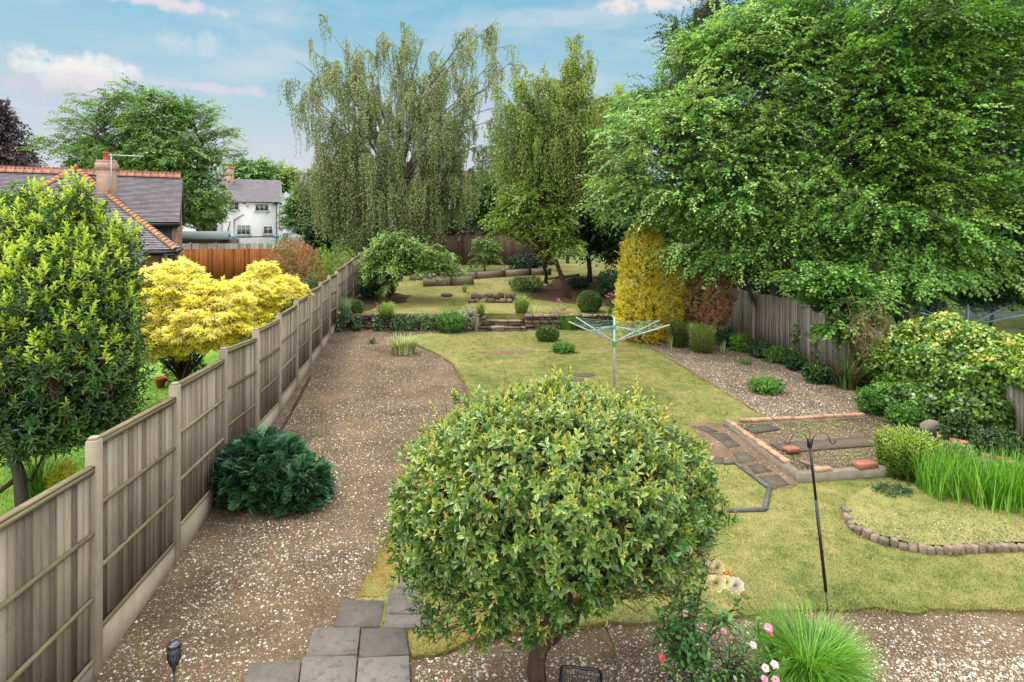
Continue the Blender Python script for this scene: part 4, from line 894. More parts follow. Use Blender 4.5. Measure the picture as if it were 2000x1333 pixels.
# ------------------------------------------------------------------ houses
HA = R(-63.5); un = np.array([math.cos(HA + math.pi / 2), math.sin(HA + math.pi / 2), 0]); nn_ = np.array([math.cos(HA), math.sin(HA), 0])
A0 = pt(148, 330, 26)
def hl(a, b, z): return np.array([A0[0], A0[1], 0]) + un * a + nn_ * b + np.array([0, 0, z])
bung = root('bungalow', hl(-2, 1, .6), 'brown tiled brick bungalow with hipped wing, chimney and orange ridge tiles at the left', 'house')
def tiled(name, e0, e1, r0, r1, m, parent, rows, name_mat='tile', step=.04):
    """plane from eaves e0-e1 up to ridge r0-r1 in overlapping courses (a sawtooth of steps)"""
    e0, e1, r0, r1 = map(lambda q: np.asarray(q, float), (e0, e1, r0, r1)); nrm = unit(np.cross(e1 - e0, (r0 + r1) / 2 - e0)); nrm = nrm if nrm[2] > 0 else -nrm; B = MB(); deg = np.linalg.norm(r1 - r0) < .05
    for i in range(rows):
        f0, f1 = i / rows, (i + 1) / rows; a, b_ = e0 + (r0 - e0) * f0, e1 + (r1 - e1) * f0; c_, d_ = e1 + (r1 - e1) * f1, e0 + (r0 - e0) * f1
        a2, b2 = a + nrm * step, b_ + nrm * step; nseg = max(1, int(np.linalg.norm(b_ - a) / .33)); 
        for k in range(nseg):
            s0, s1 = k / nseg, (k + 1) / nseg; L0, L1 = a + (b_ - a) * s0, a + (b_ - a) * s1; T0, T1 = a2 + (b2 - a2) * s0, a2 + (b2 - a2) * s1; U0, U1 = d_ + (c_ - d_) * s0, d_ + (c_ - d_) * s1
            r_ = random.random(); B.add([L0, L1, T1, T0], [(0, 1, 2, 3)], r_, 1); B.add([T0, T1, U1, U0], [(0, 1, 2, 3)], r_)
    return B.build(name, [m, MAT['lead_and_gap']], parent)  # dark risers put the shadow gap under each course into colour
ZR = A0[2]; ez = 3.36
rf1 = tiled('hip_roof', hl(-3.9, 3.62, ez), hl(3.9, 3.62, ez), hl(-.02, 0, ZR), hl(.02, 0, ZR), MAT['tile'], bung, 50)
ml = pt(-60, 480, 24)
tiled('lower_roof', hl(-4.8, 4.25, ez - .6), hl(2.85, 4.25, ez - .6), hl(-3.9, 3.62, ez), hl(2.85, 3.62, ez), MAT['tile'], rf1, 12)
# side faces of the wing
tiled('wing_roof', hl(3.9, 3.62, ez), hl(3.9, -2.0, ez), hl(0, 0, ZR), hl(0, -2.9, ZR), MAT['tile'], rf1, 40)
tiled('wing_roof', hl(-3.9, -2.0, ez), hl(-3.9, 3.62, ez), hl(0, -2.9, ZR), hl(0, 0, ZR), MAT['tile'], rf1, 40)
def alongtiles(name, a, b_, m, w, h, sp, parent, crest=False):
    """overlapping half round hip tiles / crested ridge tiles from a (low) to b (high)"""
    a, b_ = np.array(a, float), np.array(b_, float); L = np.linalg.norm(b_ - a); u_ = (b_ - a) / L; n = int(L / sp); B = MB()
    side = unit(np.cross(u_, [0, 0, 1])); up = np.cross(side, u_)
    for i in range(n):
        c0 = a + u_ * (i * sp); c1 = c0 + u_ * sp * (.96 if crest else 1.08); V = []; lift = 0 if crest else .035
        for c_, l in ((c0, lift), (c1, 0)):
            for t in np.linspace(0, math.pi, 7): V.append(c_ + side * w * math.cos(t) + up * (h * math.sin(t) + l - .02))
        F = [(j, j + 1, j + 8, j + 7) for j in range(6)] + [tuple(range(7)), tuple(range(13, 6, -1))]; B.add(V, F)
        if crest:
            r_ = B.r[-1]
            for k in (.28, .75):
                cc = c0 + u_ * sp * k + up * (h + .05); B.add([cc + u_ * .085 * math.cos(t) + up * .075 * math.sin(t) + side * s for s in (-.015, .015) for t in np.linspace(0, 6.283, 11)[:-1]], [tuple(range(10)), tuple(range(19, 9, -1))] + [(j, (j + 1) % 10, 10 + (j + 1) % 10, 10 + j) for j in range(10)], r_)
    return B.build(name, m, parent)
alongtiles('hip_tiles', hl(3.93, 3.65, ez + .0), hl(0, 0, ZR), MAT['hip'], .13, .12, .2, rf1); alongtiles('hip_tiles', hl(-3.93, 3.65, ez), hl(0, 0, ZR), MAT['hip'], .13, .12, .2, rf1)
B = MB(); q = hl(0, .02, ZR + .05); B.add([q + un * .16 - [0, 0, .1], q - un * .16 - [0, 0, .1], q + nn_ * .2 - [0, 0, .12], q - nn_ * .15, q + [0, 0, .2]], [(0, 2, 4), (2, 1, 4), (1, 3, 4), (3, 0, 4), (0, 3, 1, 2)]); B.build('finial', MAT['terra'], rf1)
# main range
ga = pt(355, 348, 30.3); rel = ga - [A0[0], A0[1], 0]; ga_a = float(rel @ un); ga_b = float(rel @ nn_); zr2 = ga[2]; ze2 = 4.52; run = 2.45
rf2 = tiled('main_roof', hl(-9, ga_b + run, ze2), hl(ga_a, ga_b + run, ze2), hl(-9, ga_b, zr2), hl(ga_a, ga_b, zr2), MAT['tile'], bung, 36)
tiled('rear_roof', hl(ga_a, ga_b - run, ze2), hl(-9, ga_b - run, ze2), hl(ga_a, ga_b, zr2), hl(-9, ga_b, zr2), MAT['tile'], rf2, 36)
alongtiles('ridge_tiles', hl(-9, ga_b, zr2 + .02), hl(ga_a + .03, ga_b, zr2 + .02), MAT['ridge'], .13, .16, .33, rf2, True)
B = MB()
B.beam(hl(ga_a - 6, ga_b + run + .03, ze2 - .12), hl(ga_a + .02, ga_b + run + .03, ze2 - .12), .09, .16); B.beam(hl(ga_a - 6, ga_b + run - .2, ze2 - .16), hl(ga_a, ga_b + run - .2, ze2 - .16), .4, .03); B.build('gutter', MAT['black'], rf2)
B = MB(); B.beam(hl(ga_a + .03, ga_b + run, ze2 - .1), hl(ga_a + .03, ga_b, zr2 - .1), .04, .17); B.beam(hl(ga_a + .03, ga_b - run, ze2 - .1), hl(ga_a + .03, ga_b, zr2 - .1), .04, .17); B.build('verge_board', MAT['lead_and_gap'], rf2)
B = MB(); za = .4
def wallq(a, b_): B.add([a, b_, [b_[0], b_[1], za], [a[0], a[1], za]], [(0, 1, 2, 3)])
wa = ga_b + run - .45
B.beam(hl(ga_a - .28, wa - .03, (ze2 + za) / 2 - .1), hl(ga_a - .06, wa - .03, (ze2 + za) / 2 - .1), .25, ze2 - za - .1)
B.add([hl(ga_a - .05, wa, ze2 - .12), hl(ga_a - .05, ga_b - run + .4, ze2 - .12), hl(ga_a - .05, ga_b - run + .4, za), hl(ga_a - .05, wa, za), hl(ga_a - .05, ga_b, zr2 - .15)], [(0, 1, 2, 3), (0, 4, 1)])
B.beam(hl(.2, 3.1, (ez + za) / 2 - .12), hl(3.35, 3.1, (ez + za) / 2 - .12), .25, ez - za - .24); B.beam(hl(3.32, 3.1, (ez + za) / 2 - .12), hl(3.32, -2, (ez + za) / 2 - .12), .22, ez - za - .26)
B.beam(hl(-9, 3.1, 1.5), hl(.2, 3.1, 1.5), .25, 2.0); B.build('brick_wall', MAT['bwall'], bung)
B = MB(); B.beam(hl(-8, wa - .03, ze2 - .75), hl(ga_a - .3, wa - .03, ze2 - .75), .2, 1.3); B.beam(hl(-8, wa - .01, 2.), hl(ga_a - .3, wa - .01, 2.), .2, 3.); B.build('hung_panel', MAT['lead_and_gap'], bung)
B = MB(); B.beam(hl(2.85, 3.72, ez - .1), hl(3.95, 3.72, ez - .1), .1, .14); B.beam(hl(3.98, 3.7, ez - .1), hl(3.98, -1.5, ez - .1), .1, .14); B.beam(hl(2.85, 3.65, ez - .12), hl(2.85, 4.25, ez - .7), .06, .2); B.beam(hl(-4.8, 4.33, ez - .7), hl(2.9, 4.33, ez - .7), .1, .12); B.beam(hl(3.4, 3.4, ez - .2), hl(3.95, 3.7, ez - .2), .5, .04)
B.tube([hl(3.85, 3.75, ez - .2), hl(3.75, 3.6, ez - .55), hl(3.5, 3.3, ez - .75), hl(3.5, 3.3, 1)], .04, 8); B.build('gutter', MAT['black'], bung)
ch_ = root('chimney', (0, 0, 0), None, None); bpy.data.objects.remove(ch_)
ca, cb = 1.25, 1.0; cz1 = pt(210, 314, 25.3)[2]
B = MB(); B.box(hl(ca, cb, cz1 / 2 + 2.4), (.66, .5, cz1 - 4.8), np.array([un, nn_, [0, 0, 1]])); B.box(hl(ca, cb, cz1 - .22), (.78, .62, .3), np.array([un, nn_, [0, 0, 1]])); B.box(hl(ca, cb, cz1 - .02), (.7, .54, .12), np.array([un, nn_, [0, 0, 1]]), r=.1)
chm = B.build('chimney', MAT['chim'], rf1)
B = MB(); B.lathe(hl(ca, cb, cz1 + .02), [(.14, 0), (.15, .05), (.125, .08), (.135, .3), (.155, .32), (.155, .36), (.13, .38)]); B.build('chimney_pot', MAT['terra'], chm, True)
B = MB(); p0 = hl(ca + .2, cb + .33, cz1 - 1.4); B.tube([p0, p0 + [0, 0, 1.7]], .02, 8); p1 = p0 + [0, 0, 1.65]; e2 = pt(280, 306, 25.2); B.tube([p1 - (e2 - p1) * .08, e2], .025, 6)
for t in np.linspace(.1, .95, 9): c_ = p1 + (e2 - p1) * t; B.tube([c_ - [.0, .16, 0], c_ + [0, .16, 0]], .006, 4)
B.tube([p0 + [0, 0, .3], p0 + [-.1, 0, .15], p0 + [-.05, 0, 0.02]], .01, 5); B.build('aerial', MAT['alu'], chm)

def window(parent, c, w, h, u_, n_, panes, blind=(), m='trim', transom=None, sill=True):
    """c centre on wall; u_ along wall, n_ outward"""
    ax = np.array([u_, -n_, [0, 0, 1]]); B = MB(); B.box(c + n_ * .01, (w, .05, h), ax, m=0, r=.5); o = B.build('window', MAT['glass'], parent)
    F_ = MB(); t = .075
    for s in (-1, 1): F_.box(c + u_ * s * (w / 2) + n_ * .04, (t, .09, h + t), ax); F_.box(c + np.array([0, 0, s * h / 2]) + n_ * .042, (w - t, .09, t), ax)
    for i in range(1, panes): F_.box(c + u_ * (w * i / panes - w / 2) + n_ * .044, (t, .085, h - t), ax)
    if transom: i, f = transom; F_.box(c + u_ * (w * (i + .5) / panes - w / 2) + np.array([0, 0, h * f]) + n_ * .04, (w / panes - t, .08, .06), ax)
    F_.build('window_frame', MAT[m], o)
    if sill: S_ = MB(); S_.box(c - np.array([0, 0, h / 2 + .09]) + n_ * .08, (w + .35, .2, .07), ax); S_.build('sill', MAT['trim'], o)
    for i, f in blind:
        b2 = MB(); b2.box(c + u_ * (w * (i + .5) / panes - w / 2) + np.array([0, 0, h / 2 * (1 - f)]) + n_ * .039, (w / panes - t - .02, .004, h * f - t), ax); b2.build('blind', MAT['blind'], o)
# white house
D = 75.; ang = R(19.); wu = np.array([math.cos(ang), math.sin(ang), 0]); wn = np.array([math.sin(ang), -math.cos(ang), 0])
WP = lambda px, py: None
cR = pt(545, 395, D)
def wh(px, py, out=0.):   # point on the facade plane seen at px,py
    k = np.array([(px - 1000) / FX, 1, (HY - py) / FX]); t = (cR - np.array([0, 0, ZC])) @ wn / (k @ wn); return np.array([0, 0, ZC]) + k * t + wn * out
wz0 = 1.7; ez_ = wh(500, 394)[2]; 
hs = root('white_house', (cR[0] - 4, D, wz0), 'white rendered two storey house with dark tiled roof and brick chimney beyond the fences', 'house')
def wallbox(name, pxa, pxb, z0, z1, dep, m, off=0, parent=hs):
    a, b_ = wh(pxa, 440), wh(pxb, 440); B = MB(); V = []
    for s in (off, off - dep):
        for q in (a, b_):
            for z in (z0, z1): V.append(np.array([q[0], q[1], z]) + wn * s)
    B.add(V, [(0, 2, 3, 1), (4, 5, 7, 6), (0, 1, 5, 4), (2, 6, 7, 3), (1, 3, 7, 5)]); return B.build(name, m, parent)
wl_ = wallbox('wall', 436, 544, wz0, ez_ - .05, 7.5, MAT['white'])
wallbox('wall', 330, 435.5, wz0, wh(440, 423)[2], 6, MAT['white'], -.25)
wallbox('side_wall', 545, 549, wz0, ez_ - .5, 5, MAT['white'], -1.5)
rz = pt(500, 353, D + 3.8)[2]; ea, eb = wh(434, 396, .35), wh(548, 396, .35); ea[2] = eb[2] = ez_ - .05
ra = ea - wn * 4.1 + wu * .6; rb = eb - wn * 4.1 - wu * .1; ra[2] = rb[2] = rz
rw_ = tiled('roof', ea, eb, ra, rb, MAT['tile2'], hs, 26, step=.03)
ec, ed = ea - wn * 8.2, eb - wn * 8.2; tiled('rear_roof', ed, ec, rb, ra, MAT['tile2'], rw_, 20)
B = MB(); B.add([ea, ra, ec], [(0, 1, 2)]); B.add([eb, ed, rb], [(0, 1, 2)]); B.build('gable', MAT['white'], rw_)
B = MB(); B.beam(ea + [0, 0, -.05], eb + [0, 0, -.05], .12, .14); B.build('gutter', MAT['black'], rw_)
B = MB(); q = wh(540.5, 400, .06); B.tube([[q[0], q[1], ez_ - .1], [q[0], q[1], wz0]], .05, 6); q = wh(457, 430, .06); q2 = wh(476, 419, .06); B.tube([q2, q, [q[0], q[1], wz0]], .05, 6); q = wh(445, 450, .06); q3_ = wh(450, 432, .06); B.tube([q3_, q, [q[0], q[1], wz0]], .05, 6); B.build('drainpipe', MAT['lead_and_gap'], hs)
B = MB(); q = wh(484, 402, .08); B.box(q, (.35, .12, .35), bev=.03); B.build('alarm_box', MAT['trim'], hs); B = MB(); B.box(wh(477, 398, .05), (.35, .08, .12)); B.build('vent', MAT['lead_and_gap'], hs)
for (xa, xb, ya, yb, pn, bl_, tr) in ((449, 466, 397, 410, 2, (), (0, .2)), (499, 524, 399.5, 412.5, 3, ((0, .35), (1, .2), (2, .3)), None), (463.5, 488.5, 441, 458.5, 3, ((0, .8), (1, .7), (2, .75)), None), (515.5, 532, 442.5, 457, 2, (), (1, .25))):
    a, b_ = wh(xa, ya), wh(xb, yb); c_ = (a + b_) / 2; window(hs, c_ + wn * .02, np.linalg.norm((b_ - a)[:2]), a[2] - b_[2], wu, wn, pn, bl_, transom=tr)
a, b_ = wh(382, 433, .05), wh(424, 453, .05); window(hs, (a + b_) / 2 - wn * .24, abs(b_[0] - a[0]), a[2] - b_[2], wu, wn, 4, ((3, .6),), 'browndoor', (1, .2), False)
q = wh(443, 352, -3.); zc_ = pt(443, 330, D + 3)[2]; B = MB(); B.box((q[0], q[1], zc_ - 2.2), (.75, .75, 4.4)); B.box((q[0], q[1], zc_ - .1), (.9, .9, .25)); cm = B.build('chimney', MAT['chim'], rw_); B = MB(); B.lathe((q[0], q[1], zc_), [(.18, 0), (.16, .4)]); B.build('chimney_pot', MAT['terra'], cm)
# grey gable behind the white house
p = pt(428, 335, 88); B = MB(); V = [pt(405, 365, 88), pt(428, 335, 88), pt(446, 362, 88)]; V += [v_ + np.array([0, 6, 0]) for v_ in V]; B.add(V, [(0, 1, 4, 3), (1, 2, 5, 4), (0, 2, 1)]); e = root('grey_house', (p[0], 90, 2), 'grey roofed house gable peeping over behind the white house chimney', 'house'); B.build('roof', MAT['tile2'], e)
B = MB(); B.box(((V[0] + V[2]) / 2) * [1, 1, 0] + [0, 3, 5.2], (3., 5.8, 6.8)); B.build('wall', MAT['chim'], e)
# deck rail in front of the white house
e = root('deck_rail', wh(510, 470, 6), 'thin rail with blue ends on the raised terrace of the white house', 'railing')
a, b_ = wh(466, 463, 5), wh(542, 461.5, 5); B = MB(); B.beam(a, b_, .1, .12); B.build('handrail', MAT['bark'], e)
B = MB()
for t in np.linspace(0, 1, 9): q = a + (b_ - a) * t; B.tube([q, [q[0], q[1], 1.8]], .03, 6)
B.build('post', MAT['alu'], e)
for t in (0, 1): B = MB(); q = a + (b_ - a) * t; B.box(q + wn * .08, (.7, .1, .35), bev=.05); B.build('blue_end', MAT['bluemetal'] if 0 else flat('turquoise_plastic', (90, 185, 215), .5), e)
# shed
sd_ = root('shed', pt(395, 478, 46) * [1, 1, 0] + [0, 0, 1.3], 'long dark shed with green grey felt roof beyond the orange fence', 'shed')
a, b_ = pt(344, 452, 48), pt(447, 452, 48); c_, d_ = pt(450, 466, 46), pt(340, 466, 46); B = MB(); V = [a, b_, c_, d_]; V += [v_ - [0, 0, .12] for v_ in V]; B.add(V, [(0, 1, 2, 3), (3, 2, 6, 7), (1, 5, 6, 2), (4, 7, 6, 5), (0, 3, 7, 4)]); B.build('roof', MAT['felt'], sd_)
a2, b2 = pt(342, 468, 46.3), pt(447, 468, 46.3); B = MB(); B.box(((a2[0] + b2[0]) / 2, 47.2, 2.3), (b2[0] - a2[0], 1.8, 2.3)); B.build('wall', MAT['shedwood'], sd_)
B = MB(); B.beam(b2 + [.1, 0, .25], pt(447, 453, 48.3) + [.1, 0, -.05], .06, .16); B.build('bargeboard', MAT['black'], sd_)
# white roofed outbuilding and the house behind the birch
p = pt(620, 472, 56); e = root('outbuilding', p * [1, 1, 0] + [0, 0, 1.7], 'small white gabled outbuilding half hidden left of the weeping birch', 'building')
B = MB(); a, b_, c_ = pt(580, 480, 56), pt(613, 462, 56), pt(648, 476, 56); V = [a, b_, c_]; V += [v_ + np.array([0, 4, 0]) for v_ in V]; B.add(V, [(0, 1, 4, 3), (1, 2, 5, 4)]); B.beam(a, b_, .15, .22); B.beam(b_, c_, .15, .22); B.build('roof', MAT['white'], e); B = MB(); B.box(((a[0] + c_[0]) / 2, 58, 1.9), (2.9, 3.6, 2)); B.build('wall', MAT['lead_and_gap'], e)
e = root('far_house', (pt(870, 440, 64)[0], 66, 2), 'white house with brown roof showing through the weeping birch', 'house')
a, b_ = pt(770, 425, 64), pt(975, 425, 64); B = MB(); B.box(((a[0] + b_[0]) / 2, 67, 4.4), (b_[0] - a[0], 5.9, 5.2)); B.build('wall', MAT['white'], e)
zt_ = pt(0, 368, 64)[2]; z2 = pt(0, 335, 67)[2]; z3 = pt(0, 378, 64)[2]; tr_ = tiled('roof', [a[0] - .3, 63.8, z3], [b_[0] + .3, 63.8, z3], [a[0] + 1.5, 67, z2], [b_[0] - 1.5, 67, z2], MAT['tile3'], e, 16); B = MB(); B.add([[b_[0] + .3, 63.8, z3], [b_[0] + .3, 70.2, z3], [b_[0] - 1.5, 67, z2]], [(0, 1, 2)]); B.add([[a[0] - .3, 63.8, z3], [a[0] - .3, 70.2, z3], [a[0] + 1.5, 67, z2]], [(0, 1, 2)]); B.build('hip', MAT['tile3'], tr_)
for px in (800, 850, 905, 950):
    for py in (400, 430): window(e, pt(px, py, 64.) - [0, .03, 0], 1.3, 1.1, np.array([1., 0, 0]), np.array([0, -1., 0]), 2, sill=False)
e = root('white_garage', (pt(930, 455, 45)[0], 45, 2), 'long low white roofed garage behind the back fence', 'building'); B = MB(); B.box((pt(930, 446, 45)[0], 46, pt(930, 446, 45)[2] - .08), (5.6, 2.6, .16)); B.build('roof', MAT['white'], e); B = MB(); B.box((pt(930, 446, 45)[0], 46, pt(930, 446, 45)[2] - 1.26), (5.3, 2.4, 2.2)); B.build('wall', MAT['lead_and_gap'], e)
e = pt(598, 341, 80); B = MB(); B.box(e - [0, 0, 4.6], (1.7, .9, 9.2)); T(B.build('distant_chimney', MAT['tile2']), 'flat topped grey chimney block just left of the weeping birch', 'chimney')
B = MB(); B.tube([(pt(552, 440, 72)[0], 72, 2), pt(552, 440, 72)], .01, 4)
e = root('conservatory', (pt(556, 460, 70)[0], 70, 2), 'small white glazed porch at the right end of the white house', 'porch'); B = MB(); B.box((pt(556, 450, 70)[0], 71, 3.2), (1.3, 2, 2.2)); B.build('wall', MAT['trim'], e); B = MB(); B.box((pt(556, 450, 70)[0], 71, 4.4), (1.6, 2.3, .16)); B.build('roof', MAT['tile3'], e); B = MB(); B.box((pt(557, 450, 70)[0], 69.98, 3.2), (.6, .04, 1.2)); B.build('window', MAT['glass'], e)
# ------------------------------------------------------------------ trees
def interp_path(P, t):
    P = np.asarray(P, float); s = np.concatenate([[0], np.cumsum(np.linalg.norm(np.diff(P, axis=0), axis=1))]); s /= s[-1]
    return np.stack([np.interp(t, s, P[:, k]) for k in range(3)], -1)
def broadleaf(name, label, cat, trunks, r0, blobs, nb, spn, m, L, Wd, lm, bark, Ls=(.35, .7), droop=.2, pad=.8, tpl='d', fill=0, flat=.8, rise=.3, group=None, front=.5, tmin=.3, lump=.12, back=.12, zmin=None):
    base = np.array(trunks[0][0]); e = root(name, base, label, cat, group); TB = MB()
    for k, tp_ in enumerate(trunks):
        tp_ = np.array(tp_, float); n = 9; P = interp_path(tp_, np.linspace(0, 1, n)); P[1:-1] += rng.normal(0, .03 + r0 * .15, (n - 2, 3)); rr = r0 * (1 - .12 * k) * np.linspace(1, .28, n); rr[0] *= 1.35; TB.tube(P, rr, 9)
    c = np.array([b[0] for b in blobs]); r = np.array([b[1] for b in blobs]); w = r[:, 0] * r[:, 2]; w = w / w.sum()
    lv, tw = Leaves(), Leaves(); O_, D_, U_, R_ = [], [], [], []; ctr = (c * w[:, None]).sum(0)
    for b_ in range(nb):
        i = rng.choice(len(blobs), p=w)
        while True:
            D = unit(rng.normal(size=3));
            if D[2] > -.55 and (D[1] < .25 or rng.random() < front): break
        tgt = c[i] + r[i] * D * rng.uniform(.68, 1.04) * (1 + lump * wob(D[None] * 1.7 + c[i] * .3, 2)[0])
        tk = np.array(trunks[rng.integers(len(trunks))], float); P0 = interp_path(tk, np.array([.0]))[0]; ztop = tk[-1][2]; hd = np.linalg.norm((tgt - interp_path(tk, np.array([.6]))[0])[:2])
        want = np.clip((tgt[2] - .55 * hd - tk[0][2]) / (ztop - tk[0][2]), tmin, .97); s0 = interp_path(tk, np.array([want]))[0]
        ln = np.linalg.norm(tgt - s0); mid = s0 * .45 + tgt * .55 + np.array([0, 0, rise * ln * .5]) + rng.normal(0, .06 * ln, 3); ts = np.linspace(0, 1, 7); B = bez(s0, mid, tgt, ts)
        br = min(.25 * r0 + .012, .012 + .011 * ln); rad_ = np.linspace(br, .008, 7); tw.segs(B[:-1], B[1:], rad_[:-1], rad_[1:])
        t = 1 - rng.random(spn) ** 1.35 * (.72 if ln > 1.5 else .95); Pt = bez(s0, mid, tgt, t); Tt = unit(bez(s0, mid, tgt, np.minimum(t + .05, 1.05)) - Pt); S = unit(np.cross(Tt, [0, 0, 1.])); off = rng.uniform(-1, 1, spn)
        lat = (pad * np.clip(1.15 - t, .08, 1) * 1.2)[:, None] * off[:, None] * S; O = Pt + lat + rng.normal(0, .07 * pad + .02, (spn, 3)) - np.array([0, 0, 1]) * (np.abs(off) * droop * .3)[:, None]
        tw.segs(Pt, O, .008, .005)
        O_.append(O); D_.append(unit(Tt * .75 + S * (off * .75)[:, None] + rng.normal(0, .22, (spn, 3)) - np.array([0, 0, .1]))); U_.append(unit(np.array([0, 0, 1.]) * flat + rng.normal(0, 1 - flat + .08, (spn, 3)) + (tgt - ctr) / 12)); R_.append(np.clip(np.full(spn, rng.random()) * .6 + rng.random(spn) * .4, 0, 1))
    O, D, U, RR = map(np.concatenate, (O_, D_, U_, R_))
    if zmin is not None:
        k = O[:, 2] > zmin; O, D, U, RR = O[k], D[k], U[k], RR[k]
    sprays(lv, O, D, U, rng.uniform(*Ls, len(O)), m, L, Wd, droop, tpl, RR, tw)
    if fill:
        P, Dn = shell(blobs, fill, .8, lump, inside=0, front=front); 
        if zmin is not None: k = P[:, 2] > zmin; P, Dn = P[k], Dn[k]
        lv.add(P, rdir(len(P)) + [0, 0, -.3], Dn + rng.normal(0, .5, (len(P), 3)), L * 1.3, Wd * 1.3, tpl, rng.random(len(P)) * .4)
    TB.build('trunk', MAT[bark], e, True); tw.build('branches', MAT[bark], e); lv.build('crown', MAT[lm], e); return e
def P_(px, py, d, dz=0): p = pt(px, py, d); p[2] += dz; return p
def B_(px, py, d, rx, ry, rz):   # ellipsoid, radii in metres
    return (pt(px, py, d), (rx, ry, rz))

# --- big right hand trees
z = g_low(21)
t1 = [[P_(1497, 585, 20.5), P_(1470, 460, 20.5), P_(1430, 320, 20.8), P_(1390, 160, 21.2)], [P_(1500, 585, 20.4), P_(1515, 430, 20.3), P_(1560, 280, 20.6), P_(1580, 100, 21)], [P_(1490, 585, 20.8), P_(1440, 470, 20.4), P_(1340, 380, 20), P_(1290, 280, 20)]]
for t in t1: t[0][2] = .3
broadleaf('hornbeam_tree', 'multi stemmed leafy tree spreading behind the yellow conifer and the board fence', 'tree', t1, .13,
          [B_(1330, 330, 20.3, 3.0, 2.6, 2.7), B_(1500, 190, 21, 3.4, 3, 3.2), B_(1480, 390, 19.6, 3.2, 2.2, 1.9), B_(1225, 400, 20.3, 1.55, 1.6, 1.1), B_(1290, 240, 22, 1.9, 1.8, 1.3), B_(1400, 110, 21.5, 1.8, 1.6, 1.5), B_(1440, 490, 19.3, 2.4, 1.5, 1.05), B_(1560, 500, 18.8, 1.6, 1.2, .9)],
          340, 20, 18, .115, .074, 'hornbeam', 'greybark', (.45, .9), .3, 1.2, fill=10000)
t2 = [[P_(1770, 600, 19), P_(1760, 420, 19), P_(1740, 250, 19.3), P_(1720, 60, 19.6)], [P_(1800, 600, 18.8), P_(1850, 420, 18.8), P_(1900, 260, 19), P_(1930, 90, 19.5)], [P_(1780, 600, 19.4), P_(1690, 430, 19), P_(1640, 300, 19), P_(1640, 150, 19)]]
for t in t2: t[0][2] = .3
broadleaf('hornbeam_tree', 'largest leafy tree on the right, filling the upper right corner', 'tree', t2, .17,
          [B_(1700, 250, 19.5, 3.3, 2.8, 3.3), B_(1900, 330, 18.5, 3.0, 2.6, 3.2), B_(1760, 90, 20, 3.6, 3, 2.6), B_(1620, 420, 18.3, 2.1, 1.8, 1.5), B_(1800, 470, 17.8, 2.3, 1.8, 1.15), B_(1980, 150, 19.5, 2.6, 2.4, 3), B_(1560, 80, 21, 2.2, 2, 2.2), B_(1740, 530, 17.2, 1.9, 1.3, .75), B_(1880, 520, 17.4, 1.5, 1.2, .8), B_(1820, 560, 20, 2.2, 1.2, 1.0), B_(1960, 540, 19, 1.8, 1.2, 1.0)],
          450, 20, 18, .115, .074, 'hornbeam2', 'greybark', (.45, .9), .3, 1.2, fill=16000, zmin=1.5)
t3 = [[P_(1640, 640, 16.6), P_(1650, 590, 16.8), P_(1640, 550, 16.8), P_(1620, 520, 16.6)]]; t3[0][0][2] = .3
broadleaf('overhanging_shrub', 'low leafy branches hanging over the top of the silvery board fence', 'shrub', t3, .05,
          [B_(1600, 545, 16.2, .95, .8, .55), B_(1680, 590, 15.8, .85, .7, .5), B_(1640, 640, 15.4, .5, .45, .33)], 70, 12, 13, .105, .075, 'green', 'greybark', (.25, .5), .3, .4, tpl='o')
t4 = [[P_(1360, 560, 33), P_(1350, 300, 33), P_(1340, 60, 33)]]; t4[0][0][2] = 1.2
broadleaf('tall_tree', 'tall airy tree with sparse upright twigs against the sky behind the hornbeam', 'tree', t4, .09,
          [B_(1320, 110, 33, 1.2, 1.2, 2.4), B_(1345, 150, 33, 1.9, 1.8, 3.2), B_(1420, 60, 34, 2.6, 2, 2.6), B_(1500, -20, 34, 3, 2, 3)], 100, 10, 12, .14, .09, 'darktree', 'greybark', (.5, .9), .1, .9, rise=.5, lump=.3)
t5 = [[P_(1930, 500, 26), P_(1930, 200, 26), P_(1950, -50, 26)]]; t5[0][0][2] = .6
broadleaf('dark_tree', 'darker tree behind the top right corner of the photo', 'tree', t5, .12, [B_(1950, 30, 26, 3.2, 2, 4), B_(1990, 400, 23, 2.6, 2, 3)], 150, 12, 14, .14, .09, 'darktree', 'greybark', (.5, .9), .2, .9, fill=6000)
t6 = [[P_(1240, 560, 33), P_(1235, 400, 33), P_(1230, 210, 33)]]; t6[0][0][2] = 1.8
broadleaf('yellowish_tree', 'pale yellow green tree between the second birch and the hornbeam', 'tree', t6, .15, [B_(1215, 250, 33, 1.9, 1.7, 1.9), B_(1270, 220, 34, 1.6, 1.5, 1.2), B_(1180, 330, 33, 1.6, 1.5, 1.8)], 110, 12, 14, .15, .09, 'yelgreen', 'greybark', (.5, .9), .15, .9, fill=4500)
t7 = [[P_(1150, 560, 28.5), P_(1150, 450, 28.5), P_(1150, 330, 28.5)]]; t7[0][0][2] = 1.5
broadleaf('holly_tree', 'very dark evergreen tree behind the leaning trunk', 'tree', t7, .12, [B_(1160, 430, 28.5, 1.7, 1.6, 2.2), B_(1105, 440, 28.8, 1.2, 1.4, 1.5), B_(1225, 470, 27.5, 1.5, 1.3, 1.7), B_(1190, 340, 30, 1.7, 1.5, 1.6)], 190, 12, 12, .12, .07, 'holly', 'bark', (.35, .6), .2, .6, fill=9000)
t8 = [[P_(1320, 590, 30), P_(1330, 480, 30), P_(1340, 380, 30)]]; t8[0][0][2] = .9
